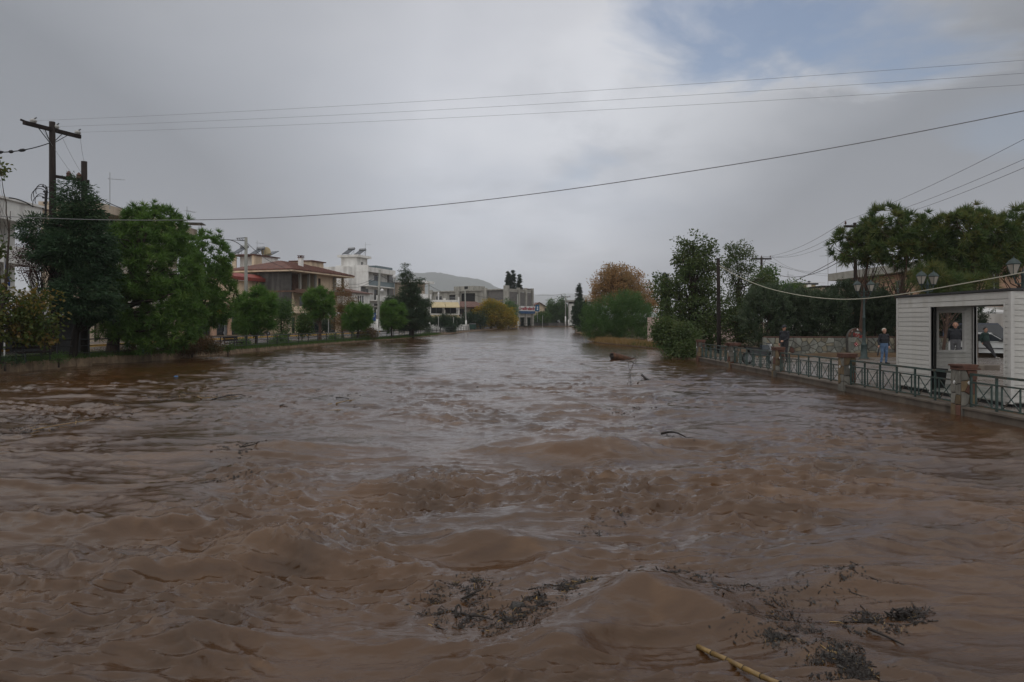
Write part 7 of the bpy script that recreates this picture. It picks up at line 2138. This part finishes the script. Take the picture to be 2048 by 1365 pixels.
    # far end greenery
    for i, (px0, px1, py0, py1, y, m_, lab) in enumerate(((1092, 1116, 600, 645, 228, 'green', 'round dark green tree at the river end, left of the twin poles'), (1112, 1132, 593, 645, 229, 'green', 'dark green tree just left of the twin poles'),
                                                         (1120, 1152, 612, 648, 227, 'tamarisk', 'pale willowy tree behind the twin poles'), (1070, 1100, 626, 648, 225, 'green', 'low green bushes below the cream house at the river end'),
                                                         (1040, 1062, 634, 650, 214, 'dark', 'dark shrubs before the shop door of the concrete building'))):
        bb = (gx((px0 + px1) / 2, y), y)
        tree('broadleaf_tree', lab, 'tree', bb, [E(px0, px1, py0, py1, y, bb), E(px0 + 3, px1 - 6, py0 + 8, py1 + 2, y, bb)], 150, 'leaf', m_, 'bark', .15, clump=.9, per=40, ln=.42, wd=.2, seed=60 + i, nl=10, z0=1.0)
    # --- right bank
    bb = (gx(1166, 131), 131.0)
    tree('broadleaf_tree', 'dark green rounded tree at the water edge, left of the orange tree', 'tree', bb, [E(1145, 1190, 606, 662, 131, bb), E(1150, 1182, 600, 640, 131, bb), E(1158, 1180, 640, 668, 129, bb)], 330, 'leaf', 'dark', 'bark', .15, clump=.6, per=46, ln=.26, wd=.13, seed=71, nl=18)
    bb = (gx(1240, 97), 97.0)
    tree('broadleaf_tree', 'orange brown autumn tree with a domed crown on the right bank', 'tree', bb,
         [E(1185, 1290, 530, 625, 97, bb), E(1178, 1230, 560, 620, 97, bb), E(1230, 1300, 545, 610, 97, bb), E(1250, 1318, 580, 628, 96, bb), E(1195, 1260, 528, 580, 97, bb), E(1270, 1312, 600, 625, 95, bb)], 520, 'leaf', 'orange', 'bark', .2, clump=.5, per=44, ln=.24, wd=.14, seed=72, nl=40, shell=.3, extra_twigs=40)
    bb = (gx(1238, 79), 79.0)
    tree('tamarisk_tree', 'feathery mid green tamarisk thicket at the water edge below the orange tree', 'tree', bb,
         [E(1180, 1260, 600, 678, 79, bb), E(1225, 1300, 598, 680, 79, bb), E(1215, 1285, 588, 640, 79.5, bb), E(1172, 1225, 630, 682, 78, bb), E(1255, 1312, 615, 684, 77.5, bb), E(1160, 1215, 615, 680, 79, bb), E(1170, 1250, 640, 694, 78, bb), E(1230, 1308, 640, 694, 77.5, bb)], 1250, 'feather', 'tamarisk', 'bark_dark', .06, clump=.75, per=70, ln=.16, wd=.035, up=.7, seed=73, nl=30, shell=.35)
    bb = (gx(1385, 55), 55.0)
    tree('walnut_tree', 'half bare walnut tree with dark leaves and bare top twigs, right bank', 'walnut tree', bb,
         [E(1320, 1460, 560, 700, 55, bb, 2.4), E(1340, 1440, 500, 600, 55, bb, 1.7), E(1368, 1428, 462, 540, 55, bb, .9), E(1300, 1370, 550, 600, 54.5, bb, 1.2), E(1310, 1360, 600, 690, 53.5, bb, 1.2), E(1340, 1380, 475, 530, 55, bb, .6), E(1330, 1450, 600, 705, 54, bb, 2.2)],
         560, 'leaf', 'walnut', 'bark', .20, clump=.36, per=36, ln=.22, wd=.13, seed=74, nl=60, shell=.2, extra_twigs=120)
    bb = (gx(1478, 57), 57.0)
    tree('walnut_tree', 'thinner twiggy tree right of the dark wooden pole, behind the olive hedge', 'walnut tree', bb,
         [E(1440, 1520, 560, 690, 57, bb, 2.0), E(1440, 1510, 490, 570, 57, bb, 1.3), E(1500, 1552, 535, 640, 58, bb, 1.4), E(1455, 1508, 478, 520, 57, bb, .7), E(1430, 1520, 600, 700, 56, bb, 2.0)],
         430, 'leaf', 'walnut', 'bark', .15, clump=.34, per=34, ln=.17, wd=.10, seed=75, nl=50, shell=.2, extra_twigs=90)
    bb = (gx(1545, 66), 66.0)
    tree('broadleaf_tree', 'fresh green tree in front of the T crossarm pole', 'tree', bb, [E(1505, 1555, 530, 640, 66, bb), E(1530, 1580, 560, 620, 66, bb)], 170, 'leaf', 'green', 'bark', .12, clump=.5, per=40, ln=.22, wd=.13, seed=76, nl=24, shell=.25)
    bb = (gx(1588, 76), 76.0)
    tree('broadleaf_tree', 'yellowish green tree before the ochre storey, over the hedge', 'tree', bb, [E(1560, 1612, 562, 640, 76, bb), E(1606, 1650, 582, 630, 76, bb)], 170, 'leaf', 'fig', 'bark', .12, clump=.5, per=40, ln=.22, wd=.12, seed=77, nl=18, shell=.25)
    bb = (gx(1370, 44), 44.0)
    tree('bush', 'glossy dark green bush drooping into the flood at the end of the railing', 'bush', bb, [E(1335, 1396, 650, 722, 44, bb, 1.0), E(1310, 1350, 640, 690, 45, bb, .8), E(1348, 1402, 685, 726, 43, bb, .7)], 330, 'leaf', 'walnut', 'bark', .05, clump=.34, per=40, ln=.16, wd=.09, seed=78, nl=22, crown_name='foliage', shell=.3)
    # olive hedge behind the paved wall, shrub by shrub
    labs = ['rounded grey green olive bush at the left end of the hedge behind the paved wall', 'dark olive bush of the hedge, second from the left behind the paved wall', 'dark olive bush of the hedge left of the lamp post', 'olive bush of the hedge with pale tips beside the lamp post',
            'olive bush of the hedge between the lamp post and the kiosk', 'low dark bush of the hedge beside the kiosk corner', 'hedge bush behind the kiosk seen over its roof']
    for i, (px0, px1, py0, py1) in enumerate(((1488, 1580, 582, 705), (1545, 1630, 585, 705), (1605, 1690, 590, 705), (1650, 1745, 572, 705), (1710, 1790, 590, 705), (1765, 1840, 600, 705), (1830, 1960, 585, 700))):
        y = 46.5 + (i % 2) * 1.2
        bb = (gx((px0 + px1) / 2, y), y)
        tree('olive_bush', labs[i], 'bush', bb, [E(px0, px1, py0, py1, y, bb, 1.6), E(px0 + 12, px1 - 14, py0 - 4, py0 + 50, y, bb, 1.2)], 520, 'feather', 'olive', 'bark', .07, clump=.42, per=50, ln=.15, wd=.045, up=.6, seed=80 + i, nl=14, crown_name='foliage', shell=.45, group='olive hedge behind the paved wall')
    # umbrella pines
    def umbrella(lab, bpx, y, ells, n, seed):
        bb = (gx(bpx, y), y)
        return tree('umbrella_pine', lab, 'pine tree', bb, [E(*e[:4], y, bb, e[4], e[5]) for e in ells], n, 'needle', 'stone_pine', 'bark_red', .11, clump=.42, per=44, wd=.055, up=.35, seed=seed, nl=40, shell=.68, group='umbrella pines behind the kiosk', top_f=.85, lo=.72)
    umbrella('umbrella pine farthest left, its crown hiding the pole with the crossarm', 1722, 44, [(1660, 1735, 460, 528, 1.1, 0), (1730, 1805, 412, 500, 1.2, 0), (1690, 1780, 470, 530, 1.2, .3), (1715, 1770, 440, 510, 1.1, -.3)], 250, 91)
    umbrella('umbrella pine in the middle, slim dark trunk rising beside the kiosk corner', 1794, 42, [(1740, 1830, 425, 520, 1.2, 0), (1790, 1870, 425, 500, 1.2, .5), (1800, 1860, 480, 560, 1.2, .4), (1750, 1830, 480, 530, 1.0, 0), (1820, 1900, 440, 530, 1.2, .3)], 310, 92)
    umbrella('umbrella pine behind the kiosk roof, left of the edge lamp', 1952, 41, [(1868, 1960, 420, 520, 1.4, 0), (1900, 2000, 415, 530, 1.4, .5), (1880, 1990, 500, 570, 1.3, .2), (1840, 1930, 505, 575, 1.2, .6), (1950, 2040, 440, 540, 1.4, .3)], 560, 93)
    umbrella('umbrella pine at the right edge, crown running out of the picture', 2050, 42, [(1975, 2080, 415, 520, 1.5, 0), (2020, 2140, 430, 540, 1.5, 0), (1990, 2060, 500, 550, 1.2, .5)], 300, 94)
    bb = (gx(1885, 38), 38.0)
    tree('pine_tree', 'young bright green pine sapling with yellow needles behind the middle of the kiosk roof', 'pine tree', bb, [E(1820, 1900, 530, 590, 38, bb, .9), E(1850, 1935, 545, 600, 38, bb, .9), E(1900, 1995, 550, 595, 38.5, bb, .8)], 190, 'needle', 'stone_pine', 'bark_red', .08, clump=.45, per=70, wd=.018, up=.3, seed=95, nl=20)
    bb = (gx(1760, 50), 50.0)
    tree('broadleaf_tree', 'bare twigged small tree before the peach apartment house, left of the kiosk corner', 'tree', bb, [E(1735, 1800, 535, 600, 50, bb, 1.0)], 46, 'leaf', 'walnut', 'bark', .08, clump=.3, per=16, ln=.14, wd=.08, seed=96, nl=34, shell=.2, extra_twigs=34)


def grass_patch(name, lab_kind, pts, n, mat_, h, seed, spread):
    rg = np.random.default_rng(seed)
    P = []
    for _ in range(n):
        k = rg.integers(len(pts) - 1); (x0, y0), (x1, y1) = pts[k], pts[k + 1]
        f = rg.random(); x = x0 + (x1 - x0) * f + rg.normal() * spread; y = y0 + (y1 - y0) * f + rg.normal() * spread
        P.append((x, y, max(ground_z(x, y), float(wl(y)) - .05)))
    P = np.array(P)
    d = rdirs(rg, n); d[:, 2] = np.abs(d[:, 2]) + 1.1; d /= np.linalg.norm(d, axis=1, keepdims=True)
    V, Q = needle_tris(P, d, h * rg.uniform(.4, 1.2, n), np.full(n, h * .09), rg)
    me = fast_mesh(name, V, Q); me.materials.append(LEAF[mat_])
    tag(link(name, me), kind='stuff')


def ground_cover():
    ys = np.arange(30, 112, 3.0)
    grass_patch('grass', 0, [(float(lbx(y)) - .9, y) for y in ys], 34000, 'grass', .34, 101, .6)
    grass_patch('dry_grass', 0, [(float(rbx(y)) + .5, y) for y in (60, 66, 70, 74, 78, 82, 88, 96, 112)], 9000, 'dry', .55, 102, .55)
    grass_patch('weeds', 0, [(float(rbx(y)) + .6, y) for y in (44, 48, 52, 56, 60, 66)], 7000, 'grass', .4, 103, .5)


plant_trees()
ground_cover()

# ------------------------------------------------------------------ things adrift on the flood
M['twig'] = pmat('twig_wet', (.028, .022, .018), (.013, .010, .009), 12, .6, .3, 30, spec=.25)
M['twig_grey'] = pmat('twig_grey', (.06, .055, .05), (.03, .028, .026), 12, .65, .3, 30, spec=.2)
M['reed'] = pmat('reed_straw', (.25, .16, .055), (.15, .095, .036), 9, .45, .2, 30, spec=.4)
M['log'] = pmat('log_brown', (.12, .055, .028), (.045, .024, .016), 5, .75, .6, 14)


def surf(x, y):
    """Height of the leaning wave surface over a spot."""
    x, y = np.asarray(x, float), np.asarray(y, float)
    y0 = y.copy() if y.shape else y
    for _ in range(6):
        st = .012 + .007 * np.maximum(y0 - 2, 0)
        h, _c = water_h(x, y0, st)
        y0 = y + np.clip(h, -.1, .14) * .5
    return h + wl(y0)


def on_water(px, py):
    """The spot on the stream that the photograph shows at (px, py)."""
    y = CH * F / max(py - HY, 5.0)
    for _ in range(4):
        y = (CH - float(surf(gx(px, y), y)) * .6) * F / (py - HY)
    return gx(px, y), y


def P0(spine):
    return sum(p[1] for p in spine) / len(spine) > 1100       # the thick rafts near the bridge


def debris_mat(name, spine, width, n, seed, ln=(.05, .22), straw=.12, grey=.35, thick=.006):
    """Flood wrack: hundreds of twigs, reeds and leaf scraps lying along a drifting line."""
    rg = random.Random(seed); n = int(n * (2.3 if P0(spine) else 1.3)); ln = (ln[0] * .6, ln[1] * .62); thick *= .8
    P = [on_water(*p) for p in spine]
    parts = {'twig': MB(), 'twig_grey': MB(), 'reed': MB()}
    for _ in range(n):
        k = rg.randrange(len(P) - 1); f = rg.random()
        (x0, y0), (x1, y1) = P[k], P[k + 1]
        w = width[k] * (1 - f) + width[k + 1] * f
        x = x0 + (x1 - x0) * f + rg.gauss(0, w); y = y0 + (y1 - y0) * f + rg.gauss(0, w * 1.1)
        if float(pn(x * 5.5 / max(ln[1] * 9, .6), y * 5.5 / max(ln[1] * 9, .6), seed)) < rg.uniform(-.22, .12): continue      # wrack gathers in tangles
        m = 'reed' if rg.random() < straw else ('twig_grey' if rg.random() < grey else 'twig')
        l = rg.uniform(*ln) * (.6 if rg.random() < .5 else 1); a = math.atan2(y1 - y0, x1 - x0) + rg.gauss(0, .8)
        dx, dy = math.cos(a) * l / 2, math.sin(a) * l / 2
        if rg.random() < .45:                                     # leaf scraps and bark flakes
            q = rg.uniform(.12, .6) * l * .5; a2 = rg.uniform(0, 6.28); ca, sa = math.cos(a2), math.sin(a2); z0 = rg.uniform(.004, .014)
            cs = [(q, 0), (.1 * q, .55 * q), (-.9 * q, .15 * q), (-.2 * q, -.5 * q)]
            parts['twig' if rg.random() < .7 else 'twig_grey'].add([(x + u * ca - v * sa, y + u * sa + v * ca, z0 + rg.uniform(-.004, .004)) for u, v in cs], [(0, 1, 2, 3)])
            continue
        r = thick * rg.choice((.3, .35, .4, .5, .5, .7, 1.1))
        parts[m].v and None
        zz = [.0, 0, 0]
        pts = []
        for s in (-1, 0, 1):
            pts.append((x + dx * s + rg.gauss(0, l * .06), y + dy * s + rg.gauss(0, l * .06), rg.uniform(-.006, .010) + (rg.uniform(.01, .05) if rg.random() < .03 else 0)))
        parts[m].tube(pts, [r, r * .9, r * .5], 4, False)
    for _ in range(int(n * 1.0)):                                 # sodden crumbs matting the gaps
        k = rg.randrange(len(P) - 1); f = rg.random(); (x0, y0), (x1, y1) = P[k], P[k + 1]
        w = (width[k] * (1 - f) + width[k + 1] * f) * .8
        x = x0 + (x1 - x0) * f + rg.gauss(0, w); y = y0 + (y1 - y0) * f + rg.gauss(0, w * 1.1)
        if float(pn(x * 5.5 / max(ln[1] * 9, .6), y * 5.5 / max(ln[1] * 9, .6), seed)) < rg.uniform(-.22, .12): continue      # wrack gathers in tangles
        q = ln[1] * rg.uniform(.03, .12); a2 = rg.uniform(0, 6.28); ca, sa = math.cos(a2), math.sin(a2); z0 = rg.uniform(.002, .008)
        parts['twig' if rg.random() < .75 else 'twig_grey'].add([(x + u * ca - v * sa, y + u * sa + v * ca, z0) for u, v in ((q, 0), (.1 * q, .6 * q), (-.9 * q, .2 * q), (-.2 * q, -.6 * q))], [(0, 1, 2, 3)])
    V, F_, mi, mats = [], [], [], []
    for i, (m, b) in enumerate(parts.items()):
        mats.append(M[m]); k = len(V); V += b.v; F_ += [tuple(q + k for q in f) for f in b.f]; mi += [i] * len(b.f)
    A = np.array(V); A[:, 2] += surf(A[:, 0], A[:, 1])
    me = bpy.data.meshes.new(name); me.from_pydata([tuple(v) for v in A], [], F_)
    for m in mats: me.materials.append(m)
    me.polygons.foreach_set('material_index', np.array(mi, np.int32)); me.update()
    tag(link(name, me), kind='stuff')


def stick(name, label, pxs, r, m, cat='branch', lift=.0, n=7, group='branches drifting on the flood'):
    pts = []
    for (px, py, dz) in pxs:
        x, y = on_water(px, py); pts.append((x, y, float(surf(x, y)) + dz + lift))
    q = smooth_pts(pts, 4)
    rr = [r * (1 - .6 * k / (len(q) - 1)) for k in range(len(q))]
    o = MB().tube(q, rr, n).build(name, M[m])
    return tag(o, label, cat, group)


def adrift():
    debris_mat('driftwood_debris', [(870, 1235), (900, 1190), (960, 1178), (930, 1215), (880, 1225), (930, 1245), (1000, 1255), (1060, 1235)], [.08, .13, .12, .15, .13, .12, .11, .08], 680, 1, (.03, .16), .08)
    debris_mat('driftwood_debris', [(1010, 1250), (1060, 1225), (1100, 1200), (1150, 1178), (1195, 1168)], [.05, .085, .085, .06, .03], 700, 2, (.03, .14), .10, .5)
    debris_mat('driftwood_debris', [(905, 1178), (950, 1166), (968, 1168)], [.05, .05, .03], 160, 3, (.03, .12), .15, .6)
    debris_mat('driftwood_debris', [(1325, 870), (1350, 882), (1400, 885), (1425, 880)], [.08, .14, .16, .10], 260, 4, (.08, .35), .03, .4, .010)
    debris_mat('driftwood_debris', [(1700, 1255), (1745, 1240), (1790, 1245), (1840, 1225)], [.05, .08, .07, .05], 520, 5, (.04, .2), .12, .2)
    debris_mat('driftwood_debris', [(1660, 1350), (1690, 1320), (1730, 1355), (1690, 1300), (1650, 1345)], [.06, .09, .08, .06, .08], 760, 6, (.03, .16), .10, .4)
    debris_mat('driftwood_debris', [(1535, 1275), (1570, 1285)], [.05, .05], 110, 7, (.03, .16), .08)
    debris_mat('driftwood_debris', [(20, 868), (80, 855), (150, 845), (225, 828), (290, 800), (350, 795), (430, 797), (480, 792)], [.25, .45, .5, .4, .45, .5, .45, .3], 480, 8, (.12, .7), .14, .4, .014)
    debris_mat('driftwood_debris', [(430, 912), (480, 905), (520, 890), (600, 880)], [.12, .18, .18, .10], 200, 9, (.08, .4), .04, .5, .010)
    debris_mat('driftwood_debris', [(385, 970), (450, 965), (500, 950)], [.08, .10, .06], 120, 10, (.06, .3), .06, .5, .009)
    debris_mat('driftwood_debris', [(1155, 1090), (1190, 1065), (1225, 1040), (1240, 1030)], [.08, .10, .12, .08], 240, 11, (.03, .16), .03, .8, .006)
    debris_mat('driftwood_debris', [(1210, 830), (1260, 820), (1325, 812)], [.2, .28, .2], 200, 12, (.12, .5), .03, .4, .012)
    debris_mat('driftwood_debris', [(1255, 770), (1285, 762), (1300, 758)], [.15, .2, .15], 120, 13, (.12, .5), .02, .3, .014)
    debris_mat('driftwood_debris', [(1290, 1140), (1340, 1165), (1390, 1155), (1440, 1185), (1560, 1200), (1690, 1150), (1740, 1190)], [.1, .12, .1, .14, .16, .12, .1], 260, 14, (.03, .2), .05, .4)
    debris_mat('driftwood_debris', [(1560, 1220), (1600, 1260), (1640, 1290), (1470, 1260)], [.08, .1, .1, .1], 220, 15, (.03, .16), .06, .4)
    debris_mat('driftwood_debris', [(740, 795), (640, 800), (700, 810), (860, 780), (1000, 752)], [1.0, 1.0, 1.2, 1.4, 1.6], 90, 16, (.2, .9), .12, .3, .016)
    # the bamboo cane at the bottom edge
    t = thing('bamboo_cane', 'yellow jointed bamboo cane floating at the bottom edge', 'bamboo cane')
    a, c = on_water(1395, 1292), on_water(1560, 1385)
    P = [(a[0] + (c[0] - a[0]) * f, a[1] + (c[1] - a[1]) * f) for f in np.linspace(0, 1, 6)]
    Z = [float(surf(*p)) for p in P]; k = np.polyfit(np.linspace(0, 1, 6), Z, 1)
    V = [Vector((p[0], p[1], max(k[1] + k[0] * f, float(surf(p[0], p[1])) - .012) + .022)) for p, f in zip(P, np.linspace(0, 1, 6))]
    for i in range(5):
        p, q = V[i], V[i + 1]; d = (q - p)
        MB().tube([p + d * .02, p + d * .5, q - d * .02], [.017, .0155, .017], 10).build('segment', M['reed'], t, True)
        MB().tube([q - d * .022, q, q + d * .022], [.016, .020, .016], 10).build('joint', M['twig'], t, True)
    # log with a broken root end
    x, y = on_water(1250, 720); x1, y1 = on_water(1222, 722)
    t = thing('floating_log', 'thick brown log with a dark broken butt floating near the right bank', 'log', (x, y, float(surf(x, y))), 0)
    s = y / F
    pts = [(-27 * s, -.25, 7 * s), (-22 * s, -.2, 6.5 * s), (-10 * s, 0, 4 * s), (5 * s, .2, 1.0 * s), (18 * s, .4, -1.5 * s), (34 * s, .7, -3 * s)]
    MB().tube(pts, [8.5 * s, 8 * s, 7.5 * s, 6 * s, 4.5 * s, 2.5 * s], 12).build('trunk', M['log'], t, True)
    b = MB(); rg = random.Random(9)
    for k in range(16):
        a = rg.uniform(0, 2 * math.pi); rr = rg.uniform(2, 7) * s
        c = Vector((-27 * s, -.26, 7 * s)); p = c + Vector((0, math.cos(a), math.sin(a))) * rr
        b.tube([p + Vector((2 * s, 0, 0)), p + Vector((-1 * s, 0, 0)), p + Vector((-rg.uniform(2, 5) * s, rg.gauss(0, 1) * s, rg.gauss(0, 1) * s))], [2.2 * s, 1.8 * s, .6 * s], 6)
    b.build('broken_end', M['twig'], t)
    # snags and branches
    stick('branch', 'thin dark snag standing up out of the stream below the floating log', [(1268, 728, .02), (1262, 738, .30), (1256, 746, .42), (1260, 760, .30), (1262, 772, .02)], .02, 'twig')
    stick('branch', 'pale forked twig bundle right behind the floating log', [(1240, 724, .02), (1262, 722, .12), (1272, 722, .22), (1270, 728, .02)], .025, 'twig_grey')
    stick('branch', 'short dark branch with a knob right of the standing snag', [(1284, 756, .10), (1292, 760, .05), (1300, 765, .02), (1275, 768, .02)], .05, 'twig')
    stick('branch', 'dark clod of branches caught on the wave crest right of centre', [(1322, 874, .05), (1340, 876, .10), (1355, 882, .10), (1372, 884, .02)], .026, 'twig')
    stick('branch', 'straight dark stick across the debris ring at the bottom centre', [(925, 1211, .03), (945, 1202, .035), (967, 1191, .03)], .010, 'twig')
    stick('branch', 'long dark stick along the lower rim of the debris ring', [(938, 1242, .02), (960, 1246, .03), (986, 1253, .02)], .011, 'twig')
    stick('branch', 'curled dark root loop in the debris ring', [(912, 1243, .01), (912, 1236, .05), (918, 1234, .07), (922, 1239, .05), (918, 1244, .02)], .011, 'twig')
    stick('branch', 'black stick at the right debris heap, pointing down right', [(1735, 1262, .02), (1770, 1275, .02), (1808, 1291, .015)], .012, 'twig')
    stick('branch', 'thin branch drifting left of the right debris heap', [(1340, 1158, .01), (1360, 1163, .02), (1384, 1172, .01)], .009, 'twig')
    stick('branch', 'pale straw coloured stick in mid stream', [(672, 811, .02), (695, 806, .03), (712, 803, .02)], .016, 'reed')
    stick('branch', 'long straw coloured reed drifting near the left edge', [(66, 862, .03), (120, 856, .05), (190, 847, .03)], .013, 'reed')
    stick('branch', 'yellowish forked branch in the left debris line', [(395, 796, .03), (404, 802, .06), (418, 804, .06), (440, 800, .04)], .02, 'reed')
    stick('branch', 'black curved branch in the left debris line', [(425, 803, .02), (450, 799, .07), (478, 793, .05), (492, 794, .02)], .018, 'twig')
    stick('branch', 'dark branch bending over the water in mid stream left', [(855, 914, .01), (480, 905, .05), (505, 897, .05), (520, 893, .02)][1:], .014, 'twig')
    stick('branch', 'dark twig pair drifting right of the straw coloured stick', [(672, 799, .03), (685, 800, .05), (698, 800, .02)], .02, 'twig')
    rg = random.Random(31)
    x, y = on_water(1805, 1235)
    t = thing('leaf_clump', 'black sodden leaf clump on the right debris heap', 'leaf clump', (x, y, float(surf(x, y))), 0)
    b = MB()
    for k in range(26):
        c = Vector((rg.gauss(0, .045), rg.gauss(0, .03), rg.uniform(0, .05))); a = rg.uniform(0, 6.28); l = rg.uniform(.03, .07)
        b.tube([c, c + Vector((math.cos(a) * l, math.sin(a) * l, rg.uniform(-.01, .03)))], [.012, .004], 5)
    b.build('leaves', M['twig'], t)
    x, y = on_water(1035, 1227)
    t = thing('plastic_scrap', 'crumpled wet dark plastic scrap in the debris tail at the bottom centre', 'scrap', (x, y, float(surf(x, y))), .3)
    MB().hexa([(-.06, -.05, 0), (.07, -.04, 0), (.06, .05, 0), (-.05, .04, 0), (-.045, -.03, .035), (.04, -.035, .05), (.05, .03, .03), (-.03, .03, .045)]).build('sheet', M['twig_grey'], t)
    for (px, py, lab) in ((352, 757, 'tiny blue plastic scrap floating in mid stream left'),):
        x, y = on_water(px, py)
        o = MB().hexa([(-.08, -.05, 0), (.09, -.04, 0), (.08, .05, 0), (-.07, .05, 0), (-.05, -.03, .03), (.06, -.03, .04), (.05, .03, .04), (-.04, .03, .02)]).build('plastic_scrap', bpy.data.materials['bag_blue'])
        o.location = (x, y, float(surf(x, y))); tag(o, lab, 'scrap')


adrift()
